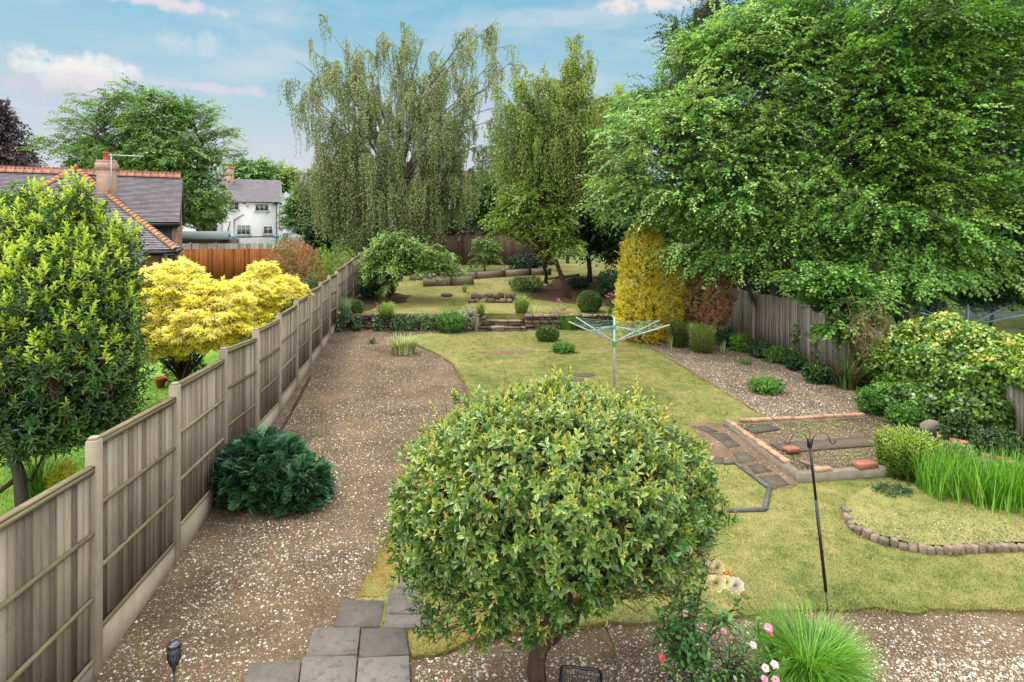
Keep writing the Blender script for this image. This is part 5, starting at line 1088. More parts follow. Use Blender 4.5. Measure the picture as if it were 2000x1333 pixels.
broadleaf('dark_tree', 'shadowy tree filling the gap below the hornbeam, above the yellow conifer', 'tree', t8, .12, [B_(1340, 470, 28, 3, 1.5, 2.6), B_(1480, 490, 27, 3, 1.5, 2.2), B_(1620, 480, 27, 3, 1.5, 2.2)], 190, 12, 12, .15, .1, 'darktree', 'bark', (.35, .7), .2, .9, fill=11000)
t9 = [[P_(1930, 650, 18.5), P_(1935, 560, 18.5), P_(1940, 500, 18.5)]]; t9[0][0][2] = .35
broadleaf('dark_shrub', 'rounded dark bush under the tree at the right edge of the photo', 'shrub', t9, .06, [B_(1950, 530, 18.3, 1.5, 1.2, 1.15), B_(2010, 480, 18.3, 1.3, 1.2, 1.5)], 110, 11, 12, .1, .065, 'darktree', 'bark', (.3, .5), .2, .5, fill=3500)
t10 = [[P_(1670, 600, 31), P_(1670, 500, 31), P_(1660, 450, 31)]]; t10[0][0][2] = .9
broadleaf('garden_hedge', 'dark hedge line across the far side of the neighbouring lawn', 'hedge', t10, .06, [B_(1580, 540, 29, 3.0, 1.5, 1.9), B_(1700, 550, 29, 3.0, 1.5, 1.6), B_(1830, 555, 29, 3.5, 1.5, 1.5), B_(2000, 560, 29, 3, 1.5, 1.8)], 150, 11, 12, .16, .1, 'darktree', 'bark', (.3, .5), .2, .7, fill=9000)

# --- weeping birch and second birch
def birch(name, label, base, fork, limbs, lm, nst, slen, d, r0, L, gapf=1.0, subs=7, nl=26, group=None, mid=None, tb='birchbark'):
    e = root(name, base, label, 'tree', group); TB = MB(); P = np.array([base, (np.array(base) + fork) / 2 + [.12, 0, 0] if mid is None else mid, fork]); Q = interp_path(P, np.linspace(0, 1, 7)); TB.tube(Q, np.linspace(r0, r0 * .7, 7), 10)
    tw, lv = Leaves(), Leaves(); SO, SD, SL, SR = [], [], [], []
    for (px, py, dy, sl, wgt) in limbs:
        tip = pt(px, py, d + dy); s0 = fork + rng.normal(0, .08, 3) - np.array([0, 0, rng.uniform(0, 1.5)]); ln = np.linalg.norm(tip - s0)
        mid = s0 * .5 + tip * .5 + np.array([0, 0, .16 * ln]) + rng.normal(0, .05 * ln, 3); t = np.linspace(0, 1, 12); B = bez(s0, mid, tip, t); B[2:-1] += rng.normal(0, .05, (9, 3)); rr = np.linspace(.009 * ln + .02, .01, 12); TB.tube(B, rr, 6)
        for k in range(int(subs * ln / 5)):
            q = rng.uniform(.3, .98); p = bez(s0, mid, tip, [q])[0]; dr = unit((tip - s0) * [1, 1, .4] / ln + rng.normal(0, .75, 3) * [1, 1, .5]); l2 = rng.uniform(.5, 1.5) * (1.25 - q * .6); p2 = p + dr * l2 + [0, 0, .15]; tw.segs([p], [p2], .018, .006)
            n = max(2, int(nst * wgt * l2)); f = rng.random(n); SO.append(p + (p2 - p) * f[:, None]); SD.append(unit(np.repeat(dr[None], n, 0) * .5 + rng.normal(0, .35, (n, 3)))); SL.append(sl * rng.uniform(.35, 1.1, n)); SR.append(np.clip(rng.random() * .5 + rng.random(n) * .5, 0, 1))
    O, D, Ls, RR = map(np.concatenate, (SO, SD, SL, SR)); n = len(O); dn_ = np.array([0, 0, -1.]); prev = O.copy()
    for j in range(nl):
        f = (j + 1) / nl; h = 1 - np.exp(-3 * f); pos = O + D * (.35 * h) + dn_ * (Ls * f ** 1.15)[:, None] + D * (.10 * np.sin(f * 5) )
        k = Ls * nl / slen > j * .0 ; jit = rng.normal(0, .035, (n, 3)); ll = L * rng.uniform(.7, 1.2, n)
        lv.add(pos + jit, dn_ + rng.normal(0, .55, (n, 3)), rdir(n), ll, ll * .62, 'd', np.clip(.6 * RR + .4 * rng.random(n), 0, 1))
        if j % 4 == 3 or j == nl - 1: tw.segs(prev, pos, .005, .004); prev = pos.copy()
    TB.build('trunk', MAT[tb], e, True); tw.build('branches', MAT['twig'], e); lv.build('crown', MAT[lm], e); return e
bb = np.array([(775 - 1000) * 33.5 / FX, 33.5, 2.0]); fk = pt(765, 345, 33.5)
limbs = [(552, 150, -1, 1.5, .7), (575, 118, .5, 1.6, .8), (605, 95, 1, 1.6, .9), (590, 190, -1, 2.6, .8), (640, 62, .5, 1.5, .9), (655, 120, -1, 2.0, 1), (690, 78, 1, 1.6, 1), (735, 55, 0, 1.3, .9), (715, 130, -1.5, 2.2, 1), (770, 100, 1, 1.7, .9),
         (790, 45, .5, 1.3, .9), (830, 75, -1, 1.7, .9), (815, 150, 1.5, 2.2, 1), (870, 85, 0, 1.5, .9), (900, 130, -1, 1.9, 1), (935, 45, 1, 1.6, 1), (965, 50, 0, 1.9, 1), (985, 85, -1, 1.6, .8), (998, 120, .5, 1.1, .6), (940, 160, 1, 2.3, .9),
         (965, 210, -1, 1.6, .6), (880, 220, -2, 2.6, .9), (945, 290, 0, 1.7, .8), (990, 225, 1, .9, .4), (620, 230, 0, 2.8, 1), (650, 280, -1, 3.4, 1.3), (690, 250, 1, 3.4, 1.1), (625, 330, 1, 3.2, 1.3), (660, 350, -2, 3.2, 1.3), (720, 300, -2, 3.6, 1.1), (700, 360, 2, 2.9, 1.2), (760, 260, -2, 3, .9),
         (790, 290, 1, 3.6, 1.1), (830, 290, -1, 3.4, 1), (860, 330, 1, 3, 1.1), (900, 350, 0, 2.6, 1), (800, 380, -2, 2.6, 1.1), (845, 390, -1, 2.3, 1), (930, 370, -1, 1.6, .8), (615, 400, 0, 1.9, 1.1), (740, 400, -2, 2.4, 1), (880, 270, 1, 2.4, .7), (640, 420, 1, 1.6, 1)]
birch('weeping_birch', 'huge weeping birch with hanging curtains of small leaves in the centre left', bb, fk, [(a, b_, c_, l * 1.0, w * (.62 if b_ < 180 else 1.1 if b_ < 260 else 1.6)) for a, b_, c_, l, w in limbs] + [(612, 300, -1, 4.2, 1.4), (640, 340, -2, 3.6, 1.6), (690, 400, -2, 2.6, 1.5), (720, 350, -2.5, 3.4, 1.4), (600, 340, 1, 3.0, 1.3), (660, 440, 0, 1.5, 1.4), (710, 450, -2, 1.4, 1.2), (830, 430, -2, 1.6, 1.2), (880, 420, -1, 1.6, 1.2), (915, 400, 0, 1.8, 1.4), (940, 330, 0, 2.0, 1.3), (860, 350, -2, 2.6, 1.5), (900, 300, 1, 2.6, 1.2), (770, 370, -3, 2.8, 1.0)], 'birch', 19, 1, 33.5, .2, .115)
b2 = at(1112, 583, g_up); f2 = pt(1098, 340, 26.5)
e = birch('birch_tree', 'narrow pointed birch with a dark leaning trunk right of the weeping birch', b2, f2, [(985, 180, 0, 1.0, .7), (965, 250, 0, 1.2, .7), (1020, 150, 0, .8, .7), (985, 320, .5, 1.5, .9), (1175, 340, .5, 1.4, 1), (1150, 400, 0, 1.4, .9), (970, 390, 0, 1.4, .8), (1045, 150, 0, .9, .7), (1175, 240, 1, 1.2, 1), (1195, 300, 1, 1.3, 1), (1000, 290, 0, 1.4, 1), (1120, 78, 0, .9, 1), (1105, 120, .5, 1.1, 1.2), (1140, 130, -.5, 1, 1), (1085, 160, 0, 1.2, 1.2), (1165, 190, 0, 1, .8), (1130, 180, 1, 1.4, 1.3), (1060, 210, 0, 1.3, 1), (1030, 175, .5, .9, .5), (1020, 230, -.5, 1, .6), (1150, 240, -1, 1.4, 1.1),
     (1100, 230, -1, 1.7, 1.4), (1060, 270, 1, 1.5, 1.2), (1120, 280, 0, 1.8, 1.3), (1030, 300, 0, 1.3, .9), (1170, 290, 0, 1.4, 1), (1080, 320, -1, 1.6, 1.2), (1010, 340, .5, 1.1, .7), (1130, 340, -1, 1.6, 1.1), (1050, 360, 0, 1.5, 1.1), (1090, 380, -.5, 1.3, 1)], 'birch2', 22, 1, 27, .10, .1, subs=13, nl=20, mid=pt(1082, 500, 26.2), tb='bark')
t = [[at(1066, 552, g_up), P_(1062, 500, 26.5), P_(1060, 420, 26.5), P_(1055, 350, 26.5)]]
broadleaf('hazel_tree', 'light yellow green bushy tree hanging in front of the second birch', 'tree', t, .08, [B_(1040, 410, 26.5, 1.5, 1.2, 1.3), B_(990, 440, 26.5, 1.0, .9, .9), B_(1080, 360, 26.8, 1.0, 1, 1.1), B_(1085, 450, 26, .8, .8, .9), B_(1110, 480, 25.6, .7, .7, .5)], 130, 13, 13, .10, .07, 'yelgreen', 'bark', (.3, .55), .35, .5, fill=1200)

# --- far left trees
t = [[P_(290, 470, 45), P_(285, 350, 45), P_(280, 240, 45)], [P_(290, 470, 45), P_(230, 330, 45), P_(180, 250, 45)], [P_(290, 470, 45), P_(360, 330, 45), P_(400, 270, 45)]]
for q in t: q[0][2] = 1.2
broadleaf('ash_tree', 'broad green ash tree rising behind the bungalow roof', 'tree', t, .3, [B_(270, 310, 45, 2.6, 2.4, 2.4), B_(345, 300, 43, 2.3, 2.2, 2.3), B_(370, 370, 42.5, 2.3, 2.2, 2.2), B_(405, 400, 42, 1.6, 1.6, 1.4), B_(200, 310, 46, 2.2, 2.0, 1.8), B_(300, 240, 44, 2.0, 1.8, 1.6), B_(400, 330, 43, 1.4, 1.4, 1.6)],
          190, 14, 14, .2, .12, 'ash', 'greybark', (.6, 1.2), .3, 1.0, fill=5000, lump=.35, rise=.2, tmin=.15)
t = [[P_(300, 450, 45.6), P_(290, 330, 45.6), P_(275, 210, 45.6)], [P_(300, 450, 45.5), P_(330, 330, 45), P_(390, 250, 45)], [P_(300, 450, 45.5), P_(250, 320, 46), P_(180, 230, 46)]]
for q in t: q[0][2] = 1.2
broadleaf('ash_tree', 'airy taller ash with open feathery top behind the dense one', 'tree', t, .16, [B_(250, 195, 45.6, 1.7, 1.5, 1.5), B_(320, 200, 45.6, 1.7, 1.4, 1.1), B_(375, 230, 45, 1.9, 1.4, 1.2), B_(430, 262, 45, 1.5, 1.2, .8), B_(165, 235, 46, 1.8, 1.5, 1.5), B_(120, 290, 46, 1.7, 1.5, 1.2), B_(450, 300, 44, .8, .8, .6)],
          130, 10, 12, .2, .12, 'ash', 'greybark', (.6, 1.2), .15, .9, lump=.4, rise=.35)
t = [[P_(10, 420, 55), P_(0, 320, 55), P_(-20, 250, 55)]]; t[0][0][2] = 1.5
broadleaf('copper_beech', 'dark purple leaved tree at the left edge behind the ridge', 'tree', t, .3, [B_(-10, 285, 55, 3.4, 3, 3.0), B_(20, 320, 54, 2.3, 2, 1.6), B_(-30, 230, 55, 2, 2, 1.8)], 130, 13, 15, .22, .14, 'purple', 'greybark', (.6, 1.2), .2, 1.2, fill=4500)
for k, (px, py, d, rx, rz, m_, lab) in enumerate([(490, 345, 95, 4.2, 2.6, 'ash', 'hazy tree crown showing just above the white house roof'), (545, 350, 98, 3.2, 2.0, 'birch2', 'second hazy tree crown above the right end of the white house roof'), (592, 405, 66, 1.3, 2.7, 'ash', 'round green tree just right of the white house'),
     (618, 420, 60, 1.5, 2.5, 'darktree', 'darker green tree close beside the weeping birch foliage'), (640, 450, 50, 1.6, 1.7, 'darktree', 'dark bushy tree low behind the left strands of the birch'), (945, 400, 44, 2.0, 2.3, 'ash', 'bushy green tree behind the back fence right of the weeping birch'), (1000, 330, 46, 2.4, 3.8, 'ash', 'tall green tree filling the gap between the two birches'), (1190, 330, 44, 2.6, 3.8, 'ash', 'tall green tree behind the pale yellow green one'), (1110, 360, 42, 2.6, 3.6, 'birch2', 'pale leafy tree directly behind the second birch'), (740, 470, 40, 1.9, 1.2, 'darktree', 'dark shrub mass at the foot of the weeping birch'),
     (850, 440, 39, 2.2, 1.5, 'darktree', 'dark low shrub behind the apple tree in front of the brown fence'), (398, 410, 58, 1.2, 1.6, 'ash', 'low leafy tree hanging beside the left wing of the white house')]):
    c = pt(px, py, d); gz_ = g_low(d); t = [[np.array([c[0], c[1], gz_]), c * [1, 1, .5] + [0, 0, gz_ * .3], c + [0, 0, rz * .3]]]
    s_ = d / 45; broadleaf('distant_tree', lab, 'tree', t, .1 * s_ + .04, [(c, (rx, rx * .9, rz)), (c + [rx * .5, 0, -rz * .3], (rx * .7, rx * .6, rz * .7)), (c - [rx * .5, 0, rz * .4], (rx * .7, rx * .6, rz * .6))], 60, 11, 12, .19 * s_, .12 * s_, m_, 'greybark', (.6 * s_, 1.1 * s_), .2, .9, fill=3500, lump=.2)
# palms / shrubs left of the fence end
# --- apple tree and small fruit tree
ab = at(745, 592, g_up); t = [[ab, P_(757, 560, ab[1] + .1), P_(768, 528, ab[1] + .3), P_(785, 500, ab[1] + .5)], [P_(764, 540, ab[1] + .2), P_(800, 520, ab[1] + .4), P_(850, 515, ab[1] + .3), P_(885, 530, ab[1])], [P_(764, 540, ab[1] + .2), P_(745, 515, ab[1] + .2), P_(730, 495, ab[1] + .2)]]
t[1][0] = ab + (P_(768, 528, ab[1] + .3) - ab) * .72; t[2][0] = t[1][0]
d_ = ab[1] + .4
broadleaf('apple_tree', 'small gnarled apple tree with leaning trunk on the upper lawn', 'tree', t, .12, [B_(765, 500, d_, 1.15, 1.1, .85), B_(740, 520, d_, .9, .8, .7), B_(820, 495, d_, 1.0, 1, .75), B_(855, 518, d_, 1.0, .95, .62), B_(885, 535, d_ - .2, .55, .6, .4), B_(775, 465, d_, .5, .5, .4), B_(715, 540, d_, .35, .4, .5), B_(760, 560, d_ - .5, .3, .3, .25)], 200, 12, 12, .085, .058, 'apple', 'bark', (.22, .42), .3, .35, tpl='o', tmin=.5, fill=1500)
c = at(947, 532, g_up); d_ = c[1]; t = [[c, P_(948, 500, d_), P_(945, 470, d_)]]
broadleaf('fruit_tree', 'thin young fruit tree in front of the brown back fence', 'tree', t, .045, [B_(955, 490, d_, .7, .6, .5), B_(930, 515, d_, .6, .5, .3), B_(965, 510, d_, .55, .5, .35), B_(945, 475, d_, .5, .4, .35)], 42, 8, 10, .09, .06, 'apple', 'bark', (.2, .4), .2, .3, tpl='o', tmin=.3)
# ------------------------------------------------------------------ golden maple(s) beyond the fence
def maple(label, base, blobs, n, d, seed=0):
    e = root('golden_maple', base, label, 'tree', 'golden maples beyond the panel fence'); TB = MB(); tw = Leaves(); top = np.array(blobs[0][0]); f = np.array(base) + [0, 0, .5]; TB.tube([base, f], [.07, .055], 8)
    lv = Leaves(); P, Dn = shell(blobs, n, .5, .34, lf=4.5, inside=.75, zmin=.5, nzmin=-.65, front=.55)
    for b_ in range(60):
        i = rng.integers(len(blobs)); q = blobs[i][0] + np.array(blobs[i][1]) * unit(rng.normal(size=3) * [1, 1, .7]) * .8; md = (f + q) / 2 + [0, 0, .35]; B = bez(f, md, q, np.linspace(0, 1, 7)); tw.segs(B[:-1], B[1:], np.linspace(.022, .006, 6), np.linspace(.02, .005, 6))
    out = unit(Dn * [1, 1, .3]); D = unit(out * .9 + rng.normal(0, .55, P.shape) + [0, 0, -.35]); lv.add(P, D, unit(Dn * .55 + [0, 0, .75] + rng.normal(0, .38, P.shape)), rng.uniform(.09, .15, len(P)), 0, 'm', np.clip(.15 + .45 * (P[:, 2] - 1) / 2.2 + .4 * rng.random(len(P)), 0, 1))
    TB.build('trunk', MAT['bark'], e, True); tw.build('branches', MAT['bark'], e); lv.build('crown', MAT['maple'], e)
g = at(420, 742); maple('golden yellow maple beyond the panel fence, left and nearer of two', np.array([pt(355, 600, 14)[0], 14.0, .1]), [B_(330, 590, 14, .95, .9, .72), B_(400, 640, 13.6, .95, .8, .65), B_(310, 660, 13.6, .7, .8, .6), B_(430, 600, 14, .7, .7, .55), B_(345, 545, 14.4, .55, .6, .42)], 15000, 14)
maple('golden yellow maple beyond the panel fence, right and farther of two', np.array([pt(505, 600, 16.5)[0], 16.5, .2]), [B_(505, 585, 16.5, .95, .9, .6), B_(550, 575, 16.6, .62, .7, .45), B_(515, 545, 16.8, .42, .5, .45), B_(455, 600, 16, .8, .7, .5), B_(500, 640, 16, .8, .7, .5)], 10500, 16)

# ------------------------------------------------------------------ evergreen bay tree, left edge
base = at(48, 985); base[1] = 8.3; base[0] = (48 - 1000) * 8.3 / FX; base[2] = 0
e = root('bay_tree', base, 'dark glossy evergreen with bright lime shoot tips at the left edge', 'tree'); TB = MB(); d_ = 8.4
TB.tube([base, P_(38, 930, d_), P_(20, 870, d_), P_(60, 780, d_), P_(70, 600, d_)], [.09, .075, .07, .06, .03], 9); TB.tube([P_(38, 930, d_), P_(0, 960, d_ - .1), P_(-30, 970, d_ - .2)], [.04, .03, .02], 7); TB.tube([P_(20, 870, d_), P_(120, 800, d_), P_(170, 700, d_)], [.06, .045, .02], 8); TB.tube([P_(38, 930, d_), P_(60, 940, d_), P_(90, 880, d_)], [.03, .02, .012], 6)
bl = [B_(40, 700, d_, 1.15, 1.05, 1.15), B_(120, 790, d_ - .1, .9, .9, .6), B_(60, 590, d_ + .1, .75, .8, .7), B_(160, 640, d_, .5, .6, .6), B_(30, 790, d_, 1.1, 1, .7), B_(10, 600, d_, .8, .8, .7), B_(225, 690, d_, .25, .4, .5), B_(200, 800, d_, .3, .4, .3)]
sp_ = [B_(px, py, d_ + q, r_, r_, rz_) for px, py, q, r_, rz_ in ((150, 440, 0, .15, .55), (75, 455, .2, .17, .55), (112, 480, -.3, .17, .5), (185, 480, .1, .15, .5), (240, 515, 0, .16, .5), (30, 500, -.2, .17, .5), (215, 560, -.3, .17, .5), (140, 540, -.5, .18, .5), (60, 560, -.6, .2, .5), (255, 600, .1, .15, .4), (175, 590, -.6, .18, .45), (5, 560, -.5, .2, .5), (100, 600, -.8, .2, .45), (-20, 480, 0, .2, .5), (230, 640, -.4, .18, .4), (40, 650, -1.0, .2, .4), (150, 670, -.9, .2, .4), (260, 720, -.2, .15, .35), (200, 720, -.7, .2, .35), (95, 720, -1.1, .2, .35), (10, 720, -1.1, .2, .35))]
bl = bl + sp_
lv = Leaves(); P, Dn = shell(bl, 4300, .3, .16, lf=5, inside=.8, front=.35, nzmin=-.75); rosette(lv, P, unit(Dn + [0, 0, .6] + rng.normal(0, .25, P.shape)), 8, .10, .032, .14, 'o', (25, 80), tiplight=.0)
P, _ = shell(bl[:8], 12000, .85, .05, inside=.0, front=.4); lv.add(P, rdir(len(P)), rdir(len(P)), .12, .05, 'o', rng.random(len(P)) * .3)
TB.build('trunk', MAT['greybark'], e, True); lv.build('crown', MAT['bay'], e)
lt = Leaves(); P, Dn = shell(sp_, 900, .5, .1, inside=.0, front=.6, nzmin=-.3); P2, D2 = shell(bl, 500, .1, .2, inside=.9, front=.3, nzmin=0); P, Dn = np.concatenate([P, P2]), np.concatenate([Dn, D2]); k = (P[:, 2] > rng.uniform(1.6, 3.4, len(P))); P, Dn = P[k], Dn[k]; D = unit(Dn * .6 + [0, 0, 1.0] + rng.normal(0, .2, P.shape))
rosette(lt, P + D * .08, D, 10, .085, .032, .13, 'o', (18, 62), tiplight=.4); tw = Leaves(); tw.segs(P - D * .35, P + D * .15, .008, .004); lt.build('shoot_tips', MAT['baytip'], e)
P, Dn = shell(bl, 500, .3, .1); tw.segs(P, np.array([base + [0.1, 0, 1.6]]) * .35 + P * .65, .01, .014); tw.build('branches', MAT['twig'], e)
t = [[P_(-30, 700, 10.5), P_(-20, 550, 10.5), P_(0, 420, 10.5)]]; t[0][0][2] = .05
broadleaf('leafy_shrub', 'pale green loose shrub behind the bay at the far left edge', 'shrub', t, .05, [B_(-10, 470, 10.5, .75, .7, 1.0), B_(35, 560, 10.3, .7, .7, .8), B_(20, 390, 10.5, .35, .3, .35)], 90, 12, 12, .08, .05, 'green', 'twig', (.25, .45), .25, .35, tpl='o')

# ------------------------------------------------------------------ the big variegated shrub in front
d_ = 5.5; base = np.array([(1052 - 1000) * d_ / FX, d_, .0]); e = root('variegated_shrub', base, 'big rounded shrub with cream edged leaves and twisted trunk in the foreground', 'shrub')
TB = MB()
for s, (tx, ty) in enumerate([(1040, 1120), (1075, 1130), (1115, 1150), (1010, 1170), (1150, 1130)]):
    a = base + [(-.04 + .022 * s), .012 * s, 0]; q = P_(tx, ty, d_ - .05 * s + .1); TB.tube(interp_path([a, a + [.0, .02, .25], (a + q) / 2 + [.03 * (s - 1), .0, .1], q], np.linspace(0, 1, 9)) + rng.normal(0, .008, (9, 3)), np.linspace(.07 - .009 * s, .035 - .004 * s, 9), 9)
bl = [((.40, 5.5, 1.82), (1.32, 1.12, .82)), ((-.12, 5.45, 1.5), (.92, .78, .66)), ((1.06, 5.6, 1.5), (.74, .78, .62)), ((-.34, 5.35, .95), (.52, .45, .44)), ((.15, 5.4, .85), (.4, .4, .35)), ((.3, 5.3, 1.55), (.98, .74, .55)), ((.8, 5.35, 1.98), (.55, .55, .45)), ((.0, 5.3, 2.08), (.55, .55, .42)), ((.45, 5.0, 1.9), (.45, .4, .4)), ((-.35, 5.1, 1.75), (.45, .4, .4)), ((.45, 5.75, 2.24), (.5, .45, .35))]
bl = [(np.array(c_), r_) for c_, r_ in bl]
tw = Leaves(); fk = P_(1065, 1130, d_ + .1)
def sparse(P): return np.clip((P[:, 0] - .55) / .5, 0, 1) * np.clip((1.75 - P[:, 2]) / .5, 0, 1)    # the bare, twiggy lower right
P, Dn = shell(bl, 5200, .30, .17, lf=6, inside=.82, nzmin=-.85, front=.35, zmin=.62); k = rng.random(len(P)) > np.maximum(sparse(P) * .93, np.clip((1.4 - P[:, 2]) / .55, 0, .72)); P, Dn = P[k], Dn[k]
lv = Leaves(); D = unit(Dn * .9 + [0, 0, .45] + rng.normal(0, .3, P.shape)); tipz = np.clip((P[:, 2] - 1.5) / 1.2, 0, 1)
rosette(lv, P, D, 8, .076, .034, .085, 'v', (28, 86), rnd=np.clip(rng.random(len(P)) * .7 + .3 * tipz, 0, 1), tiplight=.12)
P3, _ = shell(bl, 9000, .75, .04, inside=.0, front=.5, zmin=.8); k = rng.random(len(P3)) > np.maximum(sparse(P3) * .97, np.clip((1.5 - P3[:, 2]) / .5, 0, .9)); P3 = P3[k]; lv.add(P3, rdir(len(P3)), rdir(len(P3)) + [0, 0, .8], .08, .036, 'v', rng.random(len(P3)) * .4)
lt = Leaves(); k = rng.random(len(P)) < .10 + .45 * tipz; Pt, Dt = P[k], unit(Dn[k] * .5 + [0, 0, 1] + rng.normal(0, .25, (k.sum(), 3))); rosette(lt, Pt + Dt * .04, Dt, 7, .055, .02, .07, 'o', (12, 50), tiplight=.3); tw.segs(Pt - Dt * .1, Pt + Dt * .09, .003, .002)
Ps, Ds = shell(bl, 90, .03, .17, lf=6, inside=.9, zmin=1.0, front=.5); Ds = unit(Ds + [0, 0, .5] + rng.normal(0, .3, Ps.shape)); tw.segs(Ps - Ds * .1, Ps + Ds * .2, .0035, .002); rosette(lt, Ps + Ds * .06, Ds, 7, .06, .024, .15, 'o', (25, 60), tiplight=.3)
ld = Leaves(); P4, D4 = shell(bl, 150, .06, .05, inside=.9, zmin=.6, front=.4); ld.add(P4, rdir(150) - [0, 0, .5], D4, .06, .03, 'o')
# twigs: forks from the trunk head out to the skin, branching twice
Q, Dq = shell(bl, 620, .16, .05, inside=.84, front=.45, zmin=.6); nq = len(Q)
m1 = fk + (Q - fk) * rng.uniform(.30, .45, (nq, 1)) + rng.normal(0, .09, (nq, 3)); m1 = m1[rng.integers(0, 90, nq)] * .75 + m1 * .25; m2 = m1 + (Q - m1) * .55 + rng.normal(0, .06, (nq, 3))
tw.segs(np.repeat(fk[None] , nq, 0) + rng.normal(0, .03, (nq, 3)), m1, .010, .007); tw.segs(m1, m2, .007, .0045); tw.segs(m2, Q, .0045, .0025)
X2 = shell(bl, 4200, .38, .05, inside=.7, front=.5, zmin=.45)[0]; k = (sparse(X2) > .12) | (rng.random(len(X2)) < .25); X2 = X2[k]; dd = unit(X2 - fk) + rng.normal(0, .5, X2.shape); tw.segs(X2, X2 + dd * rng.uniform(.08, .22, (len(X2), 1)), .0036, .0018); tw.segs(X2 - (X2 - fk) * .18 + rng.normal(0, .03, X2.shape), X2, .0045, .0036)
TB.build('trunk', MAT['bark'], e, True); tw.build('branches', MAT['twig'], e); lv.build('crown', MAT['shrubleaf'], e); lt.build('young_shoots', MAT['shrubtip'], e); ld.build('dead_leaves', MAT['dead'], e)

# ------------------------------------------------------------------ generic bushes placed by where they stand
def bushgeo(x0, x1, yt, yb, g=g_low, ry=.8):
    f = at((x0 + x1) / 2, yb, g); rad = (x1 - x0) / 2 * f[1] / FX; dc = f[1] + rad * ry * .85; rad = (x1 - x0) / 2 * dc / FX; z0 = float(g(dc)); zt = ZC - (yt - HY) * dc / FX; return ((x0 + x1) / 2 - 1000) * dc / FX, dc, z0, zt, rad
def bush(name, label, cat, x0, x1, yt, yb, m, L, Wd, n, style='ball', g=g_low, group=None, lump=.1, tpl='o', ry=.8, part='foliage', extra=None):
    cx, dc, z0, zt, rad = bushgeo(x0, x1, yt, yb, g, ry); h = zt - z0; e = root(name, (cx, dc, z0), label, cat, group); lv, tw = Leaves(), Leaves()
    if style in ('ball', 'loose'):
        c_ = np.array([cx, dc, z0 + h * .5]); bl = [(c_, np.array([rad, rad * ry, h * .5 / (.94 if style == 'ball' else 1.0)]))]
        P, Dn = shell(bl, n, .22 if style == 'ball' else .5, lump, lf=3.5, inside=0, zmin=z0, front=.6)
        if style == 'ball': lv.add(P, unit(Dn + rng.normal(0, .7, P.shape) + [0, 0, .2]), unit(Dn + rng.normal(0, .45, P.shape)), L, Wd, tpl, np.clip(.5 * rng.random(len(P)) + .5 * rng.random(len(P)), 0, 1))
        else: rosette(lv, P, unit(Dn + [0, 0, .5] + rng.normal(0, .3, P.shape)), 6, L, Wd, L, tpl, (25, 80))
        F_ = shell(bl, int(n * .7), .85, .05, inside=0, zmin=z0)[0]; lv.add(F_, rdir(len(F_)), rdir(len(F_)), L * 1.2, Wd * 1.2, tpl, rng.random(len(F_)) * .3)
        q = rng.normal(0, 1, (14, 3)) * [rad * .4, rad * .3, 0] + [cx, dc, z0 + h * .55]; tw.segs(np.array([[cx, dc, z0 - .02]] * 14) + rng.normal(0, .03, (14, 3)) * [1, 1, 0], q, .012, .006)
    elif style == 'upright':   # leafy stems
        a = rng.uniform(0, 6.28, n); r_ = rad * np.sqrt(rng.random(n)) * .7; B0 = np.c_[cx + r_ * np.cos(a), dc + r_ * ry * np.sin(a), np.full(n, z0)]
        out = np.c_[np.cos(a), np.sin(a), np.zeros(n)] * (r_ / rad * .42)[:, None] * rad; hh = h * rng.uniform(.7, 1.02, n) * (1 - .25 * (r_ / rad) ** 2); T_ = B0 + out + np.c_[rng.normal(0, .04, (n, 2)), hh]; tw.segs(B0, T_, .006, .004)
        for k in range(17):
            f = .08 + .92 * k / 16; P = B0 + (T_ - B0) * f; th = a + k * 2.4; rd_ = np.c_[np.cos(th), np.sin(th), np.full(n, .35 + .5 * f)]; lv.add(P, rd_ + rng.normal(0, .2, (n, 3)), np.c_[-np.cos(th) * .4, -np.sin(th) * .4, np.ones(n)], L * rng.uniform(.8, 1.2, n) * (1.1 - .4 * f), Wd, tpl, np.clip(.35 * rng.random(n) + .55 * f, 0, 1))
    elif style == 'blades':
        a = rng.uniform(0, 6.28, n); r_ = rad * rng.random(n) ** .7 * .55; B0 = np.c_[cx + r_ * np.cos(a), dc + r_ * ry * np.sin(a), np.full(n, z0)]; Dh = np.c_[np.cos(a) + rng.normal(0, .5, n), np.sin(a) + rng.normal(0, .5, n), np.zeros(n)]; lv.blades(B0, Dh, h * rng.uniform(.7, 1.2, n) * 1.08, Wd, rng.uniform(.3, 1.5, n) * L, seg=4)
    if extra: extra(e, cx, dc, z0, zt, rad)
    if tw.nv: tw.build('stem', MAT['twig'], e)
    lv.build(part, MAT[m], e); return e

